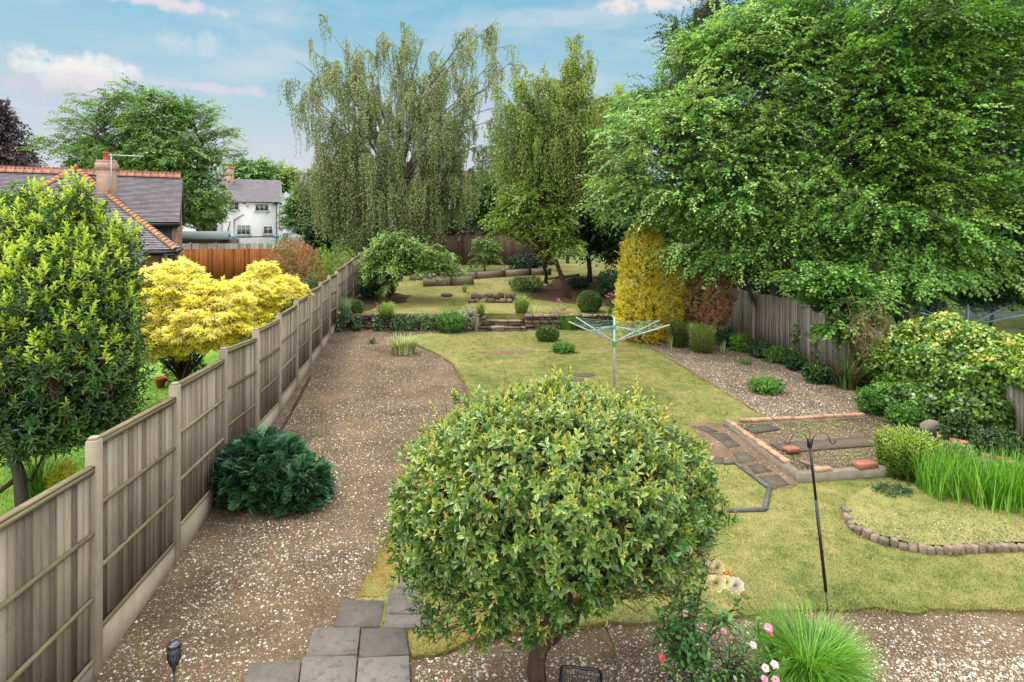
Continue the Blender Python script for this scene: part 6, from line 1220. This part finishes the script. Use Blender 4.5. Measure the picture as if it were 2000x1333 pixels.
# thistle like plant by the fence
x, dc, z0, zt, rad = bushgeo(432, 628, 842, 1005, ry=.75); e = root('acanthus_plant', (x, dc, z0), 'large mound of deep green jagged leaves against the panel fence', 'plant')
lv = Leaves(); bl = [(np.array([x - .1, dc, z0 + .36]), np.array([.60, .5, .50])), (np.array([x + .38, dc - .05, z0 + .2]), np.array([.42, .42, .36])), (np.array([x - .3, dc + .15, z0 + .5]), np.array([.32, .3, .36]))]
P, Dn = shell(bl, 950, .30, .1, inside=.7, zmin=z0, front=.7); D = unit(Dn * [1, 1, .5] + [0, 0, .15] + rng.normal(0, .35, P.shape)); S = unit(np.cross(D, Dn + rng.normal(0, .2, P.shape) + [0, 0, .4])); U = np.cross(S, D); rs = rng.random(len(P)); Lf = rng.uniform(.14, .26, len(P))
for k in range(9):       # deeply cut leaves: opposite pointed lobes along a rib
    f = k / 8; w = math.sin(math.pi * min(1, .18 + f * .8)) * .5
    for sg in (-1, 1): q = P + D * (Lf * f)[:, None] - U * (.25 * Lf * f * f)[:, None]; lv.add(q, D * .75 + S * sg * .85 + rng.normal(0, .1, P.shape) + U * .15, U, Lf * w * .95, Lf * .16, 'd', np.clip(rs * .6 + .3 * f + .1 * rng.random(len(P)), 0, 1))
lv.add(P, D, U, Lf * 1.15, Lf * .12, 'd', rs)
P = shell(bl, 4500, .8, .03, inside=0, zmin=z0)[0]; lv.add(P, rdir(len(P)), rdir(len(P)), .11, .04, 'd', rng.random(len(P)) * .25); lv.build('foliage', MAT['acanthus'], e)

# conifer
x, dc, z0, zt, rad = bushgeo(1215, 1330, 443, 672, ry=.8); h = zt - z0; e = root('golden_conifer', (x, dc, z0), 'tall golden yellow conifer right of the box bush', 'tree')
lv = Leaves(); bl = [(np.array([x - .28, dc - .1, z0 + h * .52]), np.array([.74, .72, h * .49])), (np.array([x + .40, dc + .1, z0 + h * .42]), np.array([.66, .7, h * .41])), (np.array([x - .32, dc - .1, z0 + h * .25]), np.array([.86, .8, h * .33]))]
bl2 = bl
P, Dn = shell(bl, 5200, .16, .22, lf=6, inside=.88, zmin=z0, front=.6); D = unit(Dn * .8 + [0, 0, .55] + rng.normal(0, .35, P.shape)); rs = np.clip(rng.random(len(P)) * .55 + .3 + .3 * wob(P, 3.), 0, 1)
for k in range(8): f = k / 7; lv.add(P + D * (.2 * f), D + rng.normal(0, .65, P.shape), rdir(len(P)), .075 * (1.2 - .4 * f), .03, 'd', np.clip(rs + .15 * (f - .5) + rng.normal(0, .08, len(P)), 0, 1))
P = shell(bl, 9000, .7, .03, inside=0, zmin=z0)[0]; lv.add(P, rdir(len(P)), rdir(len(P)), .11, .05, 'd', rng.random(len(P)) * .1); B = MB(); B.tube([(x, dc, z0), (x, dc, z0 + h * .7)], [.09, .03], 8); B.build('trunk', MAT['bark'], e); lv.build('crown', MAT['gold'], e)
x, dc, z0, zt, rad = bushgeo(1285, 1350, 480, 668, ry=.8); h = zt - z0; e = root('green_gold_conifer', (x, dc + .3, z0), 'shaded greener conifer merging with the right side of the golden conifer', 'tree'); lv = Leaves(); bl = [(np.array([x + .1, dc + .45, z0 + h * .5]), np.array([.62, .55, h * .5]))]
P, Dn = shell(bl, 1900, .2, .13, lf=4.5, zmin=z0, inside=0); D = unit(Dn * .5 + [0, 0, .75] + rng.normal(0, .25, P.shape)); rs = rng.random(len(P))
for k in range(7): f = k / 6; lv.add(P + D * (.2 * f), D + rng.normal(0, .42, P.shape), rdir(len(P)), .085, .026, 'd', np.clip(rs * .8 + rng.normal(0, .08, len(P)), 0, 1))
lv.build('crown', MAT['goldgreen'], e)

# photinia standard
x, dc, z0, zt, rad = bushgeo(1324, 1430, 522, 672, ry=.9); h = zt - z0; e = root('photinia_bush', (x, dc, z0), 'round reddish leaved bush on a thin bare stem beside the golden conifer', 'shrub')
B = MB(); B.tube(interp_path([(x + .48, dc, z0), (x + .42, dc, z0 + .5), (x + .2, dc, z0 + .95), (x, dc, z0 + 1.4)], np.linspace(0, 1, 7)), np.linspace(.035, .02, 7), 8); B.tube(interp_path([(x + .42, dc, z0 + .5), (x + .45, dc, z0 + 1), (x + .3, dc, z0 + 1.5)], np.linspace(0, 1, 5)), .016, 6); B.build('trunk', MAT['greybark'], e, True)
lv = Leaves(); bl = [(np.array([x, dc, z0 + h * .62]), np.array([rad * 1.05, rad * .9, h * .38])), (np.array([x + .2, dc - .1, z0 + h * .42]), np.array([rad * .65, rad * .6, h * .25]))]; P, Dn = shell(bl, 1200, .3, .12, inside=.6); rosette(lv, P, unit(Dn + [0, 0, .4] + rng.normal(0, .3, P.shape)), 8, .105, .04, .1, 'o', (25, 85), tiplight=.25)
P = shell(bl, 1800, .8, .03, inside=0)[0]; lv.add(P, rdir(len(P)), rdir(len(P)), .1, .045, 'o', rng.random(len(P)) * .2); lv.build('crown', MAT['photinia'], e)

# shrubs: name, label, category, box in the photograph, material ...
bush('bronze_shrub', 'salmon and bronze leaved shrub beyond the fence under the white outbuilding', 'shrub', 518, 628, 468, 610, 'redbrown', .10, .042, 1300, 'loose', lump=.18)
bush('leafy_shrub', 'small green shrub above the bronze shrub', 'shrub', 528, 580, 462, 545, 'green', .09, .05, 400, 'loose', lump=.2)
bush('yellow_green_shrub', 'bright yellow green shrub between the bronze shrub and the fence end', 'shrub', 612, 652, 482, 585, 'lime', .08, .045, 420, 'loose', lump=.2)
bush('olive_shrub', 'olive yellow feathery shrub behind the far end of the left fence', 'shrub', 632, 700, 478, 590, 'birch2', .10, .03, 800, 'loose', lump=.2)
bush('dark_shrub', 'dark shrub hanging over the fence beside the farther maple', 'shrub', 560, 632, 545, 640, 'darkbox', .09, .05, 500, 'loose', lump=.2)
bush('yellow_shrub', 'small bright yellow shrub showing above the near end of the fence', 'shrub', 98, 150, 905, 1010, 'yellowshrub', .045, .02, 420, 'loose', lump=.15)
bush('fern_plant', 'light green ferny plant beside the bay trunk', 'plant', 48, 100, 880, 1000, 'green', .8, .02, 160, 'blades')
bush('leafy_plant', 'dark leafy plants standing behind the terracotta pots', 'plant', 318, 395, 672, 752, 'darkbox', .07, .04, 260, 'loose', lump=.2)
bush('leafy_plant', 'light green sprawling plant right of the terracotta pots', 'plant', 335, 372, 722, 765, 'lime', .07, .05, 150, 'loose', lump=.2)
for px, py, s, lab in ((314, 757, 1.15, 'upright terracotta pot on the neighbouring grass edge'), (331, 749, 1.0, 'second terracotta pot half hidden behind the first')):
    p = at(px, py); e = root('terracotta_pot', p, lab, 'pot', 'terracotta pots'); B = MB(); B.lathe(p, [(.07 * s, 0), (.105 * s, .17 * s), (.12 * s, .17 * s), (.12 * s, .22 * s), (.1 * s, .22 * s), (.095 * s, .16 * s)], 18); B.build('body', MAT['terra'], e, True); B = MB(); B.lathe(p + [0, 0, .15 * s], [(.095 * s, 0), (.095 * s, .02)], 14); B.build('soil', MAT['mulch'], e)
G = 'clipped ball bushes'
bush('box_ball', 'neat round box bush at the edge of the upper terrace, right side', 'bush', 1127, 1175, 570, 613, 'box', .045, .026, 4200, 'ball', g_up, G, .04, ry=.9)
bush('box_ball', 'wide dark clipped bush at the foot of the upper fence, left of the apple trunk', 'bush', 704, 746, 552, 586, 'darkbox', .045, .026, 3600, 'ball', g_up, G, .06)
bush('box_ball', 'dark clipped bush just behind the leaning apple trunk', 'bush', 742, 772, 550, 579, 'darkbox', .045, .026, 2400, 'ball', g_up, G, .06)
bush('box_ball', 'small clipped ball at the left end of the terrace beside the lavender', 'bush', 686, 711, 588, 614, 'box', .04, .024, 1700, 'ball', g_up, G, .04)
bush('box_ball', 'low rounded bush standing alone on the lower lawn', 'bush', 1047, 1091, 638, 671, 'box', .042, .025, 3800, 'ball', g_low, G, .07)
bush('small_bush', 'small leafy plant in the worn ring of the lawn', 'plant', 1079, 1121, 671, 694, 'green', .055, .03, 330, 'loose', g_low, lump=.2)
bush('lavender', 'grey green lavender clump in the terrace corner by the fence', 'plant', 660, 690, 585, 620, 'bluegreen', .35, .012, 420, 'blades', g_up)
bush('euphorbia', 'lime green spurge clump at the edge of the terrace above the ivy', 'plant', 738, 772, 588, 620, 'lime', .07, .02, 60, 'upright', g_up)
bush('euphorbia', 'small yellow green clump left of the white flowered shrub, at the step top', 'plant', 928, 950, 586, 617, 'lime', .06, .018, 40, 'upright', g_up)
bush('euphorbia', 'larger yellow green clump right of the small bank steps', 'plant', 1002, 1034, 577, 614, 'lime', .07, .02, 70, 'upright', g_up)
bush('spreading_shrub', 'glossy dark green spreading shrub on the bank above the small steps', 'shrub', 994, 1062, 541, 574, 'box', .07, .035, 520, 'loose', g_up, lump=.15)
bush('wall_shrub', 'dark rounded shrub in front of the stone wall left of the white one', 'shrub', 853, 908, 610, 654, 'green', .06, .034, 620, 'loose', lump=.14)
bush('white_variegated_shrub', 'white and grey leaved shrub against the pier left of the stone steps', 'shrub', 893, 938, 600, 648, 'variwhite', .055, .03, 560, 'loose', lump=.18)
bush('grassy_plant', 'arching light green strap leaved clump right of the stone steps', 'plant', 1018, 1062, 598, 642, 'iris', .9, .03, 190, 'blades')
bush('grey_green_plant', 'pale silvery green clump at the wall foot beside the arching leaves', 'plant', 1034, 1076, 615, 642, 'bluegreen', .05, .02, 300, 'loose', lump=.2)
bush('green_clump', 'mid green grassy clump at the wall foot behind the washing line', 'plant', 1084, 1136, 614, 648, 'green', 1.0, .014, 900, 'blades')
def flowers(part, m, pts, r, n=5, d=None): 
    def f(e, cx, dc, z0, zt, rad):
        for (px, py) in pts:
            lv = Leaves(); c_ = pt(px, py, (d or dc) - .05); P = c_ + rng.normal(0, r * .5, (n * 3, 3)); lv.add(P, rdir(n * 3), rdir(n * 3) + [0, 0, 1], r * .8, r * .6, 'o'); lv.build(part, MAT[m], e)
    return f
bush('valerian', 'pink flowering plant leaning over the wall behind the washing line', 'plant', 1066, 1116, 604, 645, 'bluegreen', .05, .02, 200, 'loose', lump=.2, extra=flowers('flower_head', 'valer', [(1083, 607), (1092, 613), (1102, 604), (1078, 618), (1094, 590), (1090, 586), (1060, 622)], .08))
bush('valerian', 'pink flowers behind the box bush beside the golden conifer', 'plant', 1184, 1216, 580, 612, 'darkbox', .06, .03, 120, 'loose', g_up, lump=.2, extra=flowers('flower_head', 'valer', [(1186, 579), (1195, 577), (1205, 574), (1194, 584)], .08))
bush('laurel_bush', 'dark glossy bush behind the terrace, left of the golden conifer top', 'shrub', 1165, 1216, 530, 585, 'darkbox', .09, .04, 420, 'loose', g_up, lump=.15)
bush('dark_undergrowth', 'low dark evergreen undergrowth below the hazel and brown back fence', 'shrub', 990, 1075, 497, 531, 'holly', .1, .05, 600, 'loose', g_up, lump=.2)
bush('dark_undergrowth', 'low dark plants at the base of the leaning birch trunk', 'shrub', 1110, 1150, 545, 566, 'holly', .08, .04, 260, 'loose', g_up, lump=.2)
bush('stump_plant', 'short tufted stump on the upper lawn right of the apple crown', 'plant', 901, 913, 556, 572, 'yelgreen', .4, .02, 90, 'blades', g_up)
bush('shrubby_corner', 'small dark plants at the right end of the terrace wall', 'plant', 1190, 1218, 596, 648, 'darkbox', .07, .035, 420, 'loose', lump=.2)
bush('iris_clump', 'clump of pale green iris blades at the top of the soil bed', 'plant', 750, 826, 655, 697, 'iris', 1.1, .035, 420, 'blades')
bush('red_poppy_plant', 'tiny grey green plant with red flowers by the wall', 'plant', 722, 733, 660, 672, 'bluegreen', .05, .02, 60, 'loose', extra=flowers('flower', 'pcoral', [(728, 660)], .05))
bush('willowy_plant', 'tall narrow leaved green clump at the foot of the golden conifer', 'plant', 1308, 1347, 622, 682, 'green', .10, .016, 90, 'upright')
bush('willowy_plant', 'brighter and wider narrow leaved clump right of the first', 'plant', 1346, 1398, 632, 693, 'lime', .10, .016, 140, 'upright')
bush('gravel_plant', 'small bushy green plant alone in the gravel bed', 'plant', 1464, 1527, 741, 773, 'green', .055, .03, 420, 'loose', lump=.2)
bush('gravel_plant', 'tiny green seedling tuft in the gravel bed near the fence', 'plant', 1444, 1466, 703, 713, 'green', .04, .02, 60, 'loose')
for k, (a, b_, c_, q, m_, lab) in enumerate([(1400, 1440, 645, 680, 'darkbox', 'dark low plants behind the photinia stem'), (1428, 1470, 655, 690, 'green', 'fresh green plants at the start of the board fence foot'), (1465, 1505, 668, 702, 'darkbox', 'trailing plants at the fence foot, third clump along'), (1498, 1540, 680, 712, 'green', 'low green plants halfway along the fence foot'), (1535, 1575, 696, 726, 'darkbox', 'low ivy at the fence foot before the dry stems'), (1570, 1625, 712, 752, 'wallivy', 'ivy spreading on the ground near the fence break')]):
    bush('fence_foot_plant', lab, 'plant', a, b_, c_, q, m_, .07, .04, 300, 'loose', group='low plants along the board fence', lump=.22)
bush('iris_tuft', 'single pale iris tuft by the willowy clumps', 'plant', 1301, 1318, 655, 680, 'iris', .2, .03, 16, 'blades'); bush('iris_tuft', 'pale iris tuft right of the brighter willowy clump', 'plant', 1402, 1420, 668, 690, 'iris', .3, .03, 16, 'blades')

# ivy over the retaining wall
def ivyface(name, lab, x0, x1, y0, y1, d, n, thick, m, L=.06, cat='ivy', g=None):
    e = root(name, (pt((x0 + x1) / 2, y1, d)), lab, cat); lv = Leaves(); m_ = 0; P = np.c_[rng.uniform(x0, x1, n * 2), rng.uniform(y0, y1, n * 2)]
    k = (wob(np.c_[P * .03, 0 * P[:, 0]], 1.5, 1.) > (-.75 + 1.1 * np.clip((P[:, 1] - y0) / (y1 - y0), 0, 1) ** 2)); P = P[k][:n]; dd = d - .04 - thick * rng.random(len(P)); W_ = np.c_[(P[:, 0] - 1000) * dd / FX, dd, ZC - (P[:, 1] - HY) * dd / FX]
    lv.add(W_, rng.normal(0, .5, W_.shape) + [0, -.2, -.8], rng.normal(0, .35, W_.shape) + [0, -1, .35], L, L, 'i'); tw = Leaves(); i = rng.integers(0, len(W_), 60); tw.segs(W_[i], W_[i] - [0, 0, .3], .006, .006); tw.build('stem', MAT['twig'], e); lv.build('leaves', MAT[m], e)
ivyface('wall_ivy', 'dark ivy hanging over the stone wall between the pale stones', 728, 856, 614, 662, WALLY - .06, 3600, .3, 'wallivy')
ivyface('wall_ivy', 'dark ivy mound at the left end of the stone wall by the fence', 658, 706, 618, 652, WALLY - .06, 1500, .35, 'wallivy')

# ------------------------------------------------------------------ ivy mass over the right fence
ib = [((RF(y) + .05 + dx, y, z_), r_) for y, z_, dx, r_ in ((15.0, .75, 0, (.4, .8, .7)), (14.2, 1.0, .1, (.6, .8, .95)), (13.4, 1.15, .2, (.85, .8, 1.1)), (12.6, 1.0, .2, (.85, .7, 1.05)), (13.2, .45, -.5, (.9, 1.0, .5)), (12.2, .5, -.2, (.7, .6, .55)), (11.4, 1.45, .15, (.42, .9, .33)), (10.4, 1.5, .15, (.36, .8, .26)), (12.4, 1.5, .6, (.8, .9, .5)), (13.6, 1.6, .7, (.8, .9, .5)))]
ib = [(np.array(c_) - [.12, 0, 0], np.array(r_)) for c_, r_ in ib]; e = root('ivy_mass', (RF(12.3), 12.3, .1), 'huge billowing mass of ivy swallowing the right board fence', 'ivy')
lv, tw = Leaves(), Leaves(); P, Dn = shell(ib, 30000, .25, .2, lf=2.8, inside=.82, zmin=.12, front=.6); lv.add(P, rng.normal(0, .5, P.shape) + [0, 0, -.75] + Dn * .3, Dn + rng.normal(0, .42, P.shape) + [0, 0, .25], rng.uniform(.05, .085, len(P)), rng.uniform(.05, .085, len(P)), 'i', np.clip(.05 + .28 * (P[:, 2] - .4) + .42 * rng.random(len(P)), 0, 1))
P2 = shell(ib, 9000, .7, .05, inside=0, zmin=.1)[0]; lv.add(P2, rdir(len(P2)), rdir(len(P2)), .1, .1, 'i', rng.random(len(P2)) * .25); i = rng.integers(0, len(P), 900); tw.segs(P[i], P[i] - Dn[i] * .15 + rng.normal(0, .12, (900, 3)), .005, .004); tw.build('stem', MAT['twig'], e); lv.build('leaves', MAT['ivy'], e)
def trail(lab, y0, y1, n, zr_=(0, 1), m='ivy'):
    e = root('trailing_ivy', (RF((y0 + y1) / 2) - .05, (y0 + y1) / 2, .1), lab, 'ivy', 'ivy strands climbing the board fence'); lv = Leaves()
    for _ in range(n):
        y = rng.uniform(y0, y1); z_ = rng.uniform(.1, .3); pts_ = []
        for k in range(16): pts_.append([RF(y) - .03, y, z_]); y += rng.normal(0, .04); z_ += rng.uniform(.03, .1)
        pts_ = np.array(pts_); tw = MB(); tw.tube(pts_, .005, 4); tw.build('stem', MAT['twig'], e); Q = np.repeat(pts_, 3, 0) + rng.normal(0, .04, (48, 3)); Q[:, 0] -= .03; lv.add(Q, rng.normal(0, .6, Q.shape) + [0, 0, -.5], rng.normal(0, .3, Q.shape) + [-1, -.4, .2], .07, .07, 'i')
    lv.build('leaves', MAT[m], e)
trail('ivy strands climbing the boards near the fence break', 15.2, 16.6, 5); trail('ivy strands on the boards just right of the ivy mass', 9.2, 10.4, 6); trail('ivy strand in the middle of the board fence', 17.2, 18.6, 3)
# dry dead climber and fern on the fence
e = root('dead_climber', (RF(14.9) - .1, 14.9, .8), 'tangle of dry brown stems hanging on the fence beside the ivy', 'climber'); tw = Leaves(); n = 260; c_ = pt(1688, 640, 14.6); A = c_ + rng.normal(0, 1, (n, 3)) * [.22, .25, .32]; tw.segs(A, A + rng.normal(0, 1, (n, 3)) * [.12, .12, .2] + [0, 0, -.08], .005, .003); tw.build('stem', MAT['dead'], e)
bush('dry_fern', 'brownish fern fronds drooping at the fence break', 'plant', 1618, 1690, 700, 765, 'dead', 1.3, .03, 90, 'blades'); bush('fence_fern', 'dark green fern fronds beside the brown ones', 'plant', 1610, 1700, 690, 768, 'darkbox', 1.5, .035, 130, 'blades')
for x0, x1, y0, y1, lab in ((1676, 1745, 760, 815, 'light green weeds at the left foot of the ivy'), (1735, 1800, 790, 838, 'green weeds at the foot of the ivy before the rock'), (1840, 1900, 815, 870, 'dark weeds at the foot of the ivy behind the brick edge'), (1900, 1990, 840, 905, 'dark trailing plants at the right foot of the ivy')):
    bush('ground_weeds', lab, 'plant', x0, x1, y0, y1, 'green' if x0 < 1800 else 'wallivy', .06, .04, 420, 'loose', lump=.25, group='weeds at the foot of the ivy')

# ------------------------------------------------------------------ right bed plants
bush('willowy_plant', 'feathery lime green leafy clump in front of the greenhouse base', 'plant', 1710, 1822, 838, 948, 'lime', .085, .014, 330, 'upright', lump=.1)
bush('willowy_plant', 'softer low lime green clump behind the tall grassy blades', 'plant', 1800, 1900, 868, 935, 'green', .08, .014, 260, 'upright')
def crocosmia(lab, x0, x1, yt, yb, n): 
    x, dc, z0, zt, rad = bushgeo(x0, x1, yt, yb, ry=.5); e = root('grassy_clump', (x, dc, z0), lab, 'plant', 'bright grassy clumps'); lv = Leaves(); P = np.c_[rng.uniform(x - rad, x + rad, n), dc + rng.normal(0, .17, n), np.full(n, z0)]; a = rng.uniform(0, 6.28, n); lv.blades(P, np.c_[np.cos(a), np.sin(a) * .6, 0 * a], (zt - z0) * rng.uniform(.75, 1.15, n), rng.uniform(.012, .022, n), rng.uniform(.1, .7, n), seg=4); lv.build('blades', MAT['chive'], e)
crocosmia('tall bright green blades right of the feathery lime clump', 1800, 1900, 880, 985, 520); crocosmia('tall bright green blades at the right edge above the raised bed', 1890, 2030, 885, 1010, 900)
# raised bed cover
o = bpy.data.objects['raised_bed']; poly = [tuple(p) for p in bedp]; n = 60000; P = np.c_[rng.uniform(3.4, 9.6, n), rng.uniform(7, 9.7, n)]; P = P[inpoly(poly, P)]; P = P[clumped(P, 1.6, -.6)]; lv = Leaves(); Q = np.c_[P, np.full(len(P), .125) + .03 * rng.random(len(P))]; lv.add(Q, rng.normal(0, 1, Q.shape) + [0, 0, .5], rng.normal(0, .5, Q.shape) + [0, 0, 1], .03, .016, 'd'); o = lv.build('ground_cover', MAT['sedum']); T(o, 'low grey green ground cover on the raised bed inside the log edging', 'ground cover', kind='stuff')
bush('creeping_plant', 'dark low creeping plant at the back left of the raised bed', 'plant', 1700, 1780, 955, 985, 'wallivy', .04, .02, 420, 'loose', lump=.25)
# weeds inside the greenhouse base
e = None; lv = Leaves(); n = 2600; P = q3(0, 0, 0)[None] + u[None] * rng.uniform(.3, 3.3, n)[:, None] + v[None] * (Lv * rng.choice([.15, .3, .65, .8, .9], n) + rng.normal(0, .12, n))[:, None]; P[:, 2] = .17; k = wob(P, 1.6, 3.) > .0; P = P[k]; lv.add(P, rng.normal(0, 1, P.shape) + [0, 0, .8], rng.normal(0, .5, P.shape) + [0, 0, 1], .035, .018, 'd'); T(lv.build('moss_weeds', MAT['yelgreen']), 'mossy weeds growing on the floor of the greenhouse base', 'weeds', kind='stuff')

# ------------------------------------------------------------------ foreground right: tuft, roses
def seedheads(e, cx, dc, z0, zt, rad):
    lv = Leaves(); n = 150; a = rng.uniform(0, 6.28, n); B0 = np.c_[cx + .12 * np.cos(a) - .12, dc + .25 + .12 * np.sin(a), np.full(n, z0)]; T_ = B0 + np.c_[rng.normal(-.08, .2, n), rng.normal(.2, .15, n), rng.uniform(.5, .78, n)]; lv.segs(B0, T_, .0016, .001); P = np.repeat(T_, 4, 0) + rng.normal(0, .012, (n * 4, 3)); lv.add(P, rdir(len(P)), rdir(len(P)), .012, .006, 'd'); lv.build('seed_stem', MAT['straw'], e)
x, dc = 2.72, 5.5; z0 = 0.; e = root('grass_tuft', (x, dc, z0), 'dense arching tuft of bright grass at the bottom edge right of the roses', 'plant'); lv = Leaves(); n = 3600; a = rng.uniform(0, 6.28, n); r_ = .24 * rng.random(n) ** .6; B0 = np.c_[x + r_ * np.cos(a), dc + r_ * np.sin(a) * .8, np.zeros(n)]; lv.blades(B0, np.c_[np.cos(a) + rng.normal(0, .4, n), np.sin(a) + rng.normal(0, .4, n), 0 * a], rng.uniform(.34, .74, n), rng.uniform(.006, .012, n), rng.uniform(.8, 3.0, n), seg=5); lv.build('blades', MAT['chive'], e); seedheads(e, x, dc, z0, 0, 0)
def bloom(c_, r, m, e, part='bloom', tilt=(-.1, -.6, .8), layers=4):
    lv = Leaves(); ax = unit(np.array(tilt) + rng.normal(0, .15, 3)); a1 = unit(np.cross(ax, [1, 0, .2])); a2 = np.cross(ax, a1)
    for l in range(layers):
        k = 5 if layers < 3 else 8; th = np.arange(k) * 2 * math.pi / k + l * .6; op = R(80 - (22 if layers < 4 else 17) * l); rd_ = np.outer(np.cos(th), a1) + np.outer(np.sin(th), a2); D = rd_ * math.sin(op) + ax * math.cos(op); lv.add(np.repeat((c_ - ax * r * .2)[None], k, 0), D, ax * math.sin(op) - rd_ * math.cos(op), r * (1.05 - .12 * l), r * (1.15 - .12 * l), 'o', np.clip(rng.random(k) * .5 + .15 * l, 0, 1))
    lv.build(part, MAT[m], e)
def rosebush(lab, base, tips, blooms, nleaf, L, m='rose', cat='rose'):
    e = root('rose_bush', base, lab, cat); tw, lv = Leaves(), Leaves(); base = np.array(base); O_, D_ = [], []
    for tp_ in tips:
        tp_ = np.array(tp_); md = (base + tp_) / 2 + rng.normal(0, .05, 3); t = np.linspace(0, 1, 8); B = bez(base, md, tp_, t); rr = np.linspace(.011, .003, 8); tw.segs(B[:-1], B[1:], rr[:-1], rr[1:]); k = nleaf; q = rng.uniform(.22, 1, k); O_.append(bez(base, md, tp_, q)); D_.append(unit(rng.normal(0, 1, (k, 3)) * [1, 1, .45] + unit(tp_ - base) * .5 + [0, 0, .1]))
    O, D = np.concatenate(O_), np.concatenate(D_); sprays(lv, O, D, np.array([0, 0, 1.]) + rng.normal(0, .35, O.shape), .15, 5, L, L * .62, .35, 'o', None, tw)
    tw.build('stem', MAT['greybark'], e); lv.build('leaves', MAT[m], e)
    for (px, py, d, r, mm) in blooms:
        c_ = pt(px, py, d); j = np.argmin(np.linalg.norm(O - c_, axis=1)); s_ = MB(); s_.tube([O[j], c_], .004, 5); s_.build('flower_stem', MAT['rose'], e); bloom(c_, r, mm, e, layers=2 if r < .05 else 5)
rb = at(1332, 1312); rb[2] = .0
rosebush('rose bush with a cluster of yellow and cream blooms beside the big shrub', rb, [P_(a, b_, 5.5 + q) for a, b_, q in ((1330, 1140, 0), (1380, 1130, -.05), (1355, 1160, .15), (1290, 1190, 0), (1440, 1180, -.1), (1280, 1230, -.1), (1310, 1130, .1), (1345, 1200, -.2), (1400, 1200, -.15), (1330, 1220, -.25), (1300, 1160, -.1), (1375, 1100, 0))],
         [(1398, 1137, 5.05, .088, 'pyellow'), (1418, 1137, 5.08, .06, 'pyellow'), (1436, 1143, 5.06, .075, 'pcream'), (1400, 1108, 5.12, .068, 'pyellow'), (1386, 1103, 5.20, .04, 'pcream'), (1421, 1121, 5.15, .032, 'porange'), (1443, 1158, 5.05, .014, 'porange'), (1452, 1160, 5.05, .014, 'porange'), (1338, 1198, 5.35, .03, 'pcream')], 13, .062)
pb = at(1420, 1325, dz=0); rosebush('low pink flowered rose sprawling on the stones along the bottom edge', pb, [P_(a, b_, 5.4 + q * .5) for a, b_, q in ((1290, 1260, 0), (1340, 1290, -.1), (1400, 1250, .1), (1440, 1240, .1), (1480, 1230, 0), (1500, 1290, -.1), (1530, 1310, -.2), (1380, 1300, -.2), (1300, 1310, -.1), (1450, 1290, -.1), (1400, 1320, -.2), (1520, 1260, 0))],
         [(1413, 1232, 5.3, .035, 'ppink'), (1293, 1285, 5.2, .034, 'pcoral'), (1500, 1226, 5.1, .04, 'ppink'), (1506, 1238, 5.1, .02, 'pcoral'), (1471, 1260, 5.2, .034, 'pale'), (1513, 1298, 5.0, .036, 'pale'), (1495, 1305, 5.0, .034, 'pale'), (1515, 1328, 4.95, .036, 'ppink'), (1493, 1326, 4.95, .032, 'ppink'), (1300, 1210, 5.4, .014, 'porange')], 9, .045, 'rose')
# weeds in the soil
lv = Leaves(); n = 900; P = samp_left(1600)[:n]; P = P[rng.random(len(P)) < .55]; k = len(P); P = np.repeat(np.c_[P, g_low(P[:, 1]) + .01], 5, 0) + rng.normal(0, .018, (k * 5, 3)) * [1, 1, 0]; a = rng.uniform(0, 6.28, len(P)); lv.blades(P, np.c_[np.cos(a), np.sin(a), 0 * a], rng.uniform(.03, .09, len(P)), .004, rng.uniform(.8, 2, len(P)), seg=2); T(lv.build('soil_weeds', MAT['yelgreen']), 'scattered tiny weeds and clippings on the brown soil', 'weeds', kind='stuff')

# crumbs of brick and mortar on the old base and path
n = 900; P = q3(0, 0, 0)[None] + u[None] * rng.uniform(-.45, 3.3, n)[:, None] + v[None] * rng.uniform(.1, Lv, n)[:, None]; lv = Leaves(); P[:, 2] = np.where((P - q3(0, 0, 0)) @ u > .15, .17, .075); s_ = rng.uniform(.012, .05, n)
lv.add(P, rdir(n) * [1, 1, .1], rng.normal(0, .25, (n, 3)) + [0, 0, 1], s_, s_ * .8, 'o'); o = lv.build('rubble_crumbs', MAT['brick']); T(o, 'crumbs of orange brick scattered over the greenhouse base and path', 'rubble', kind='stuff')
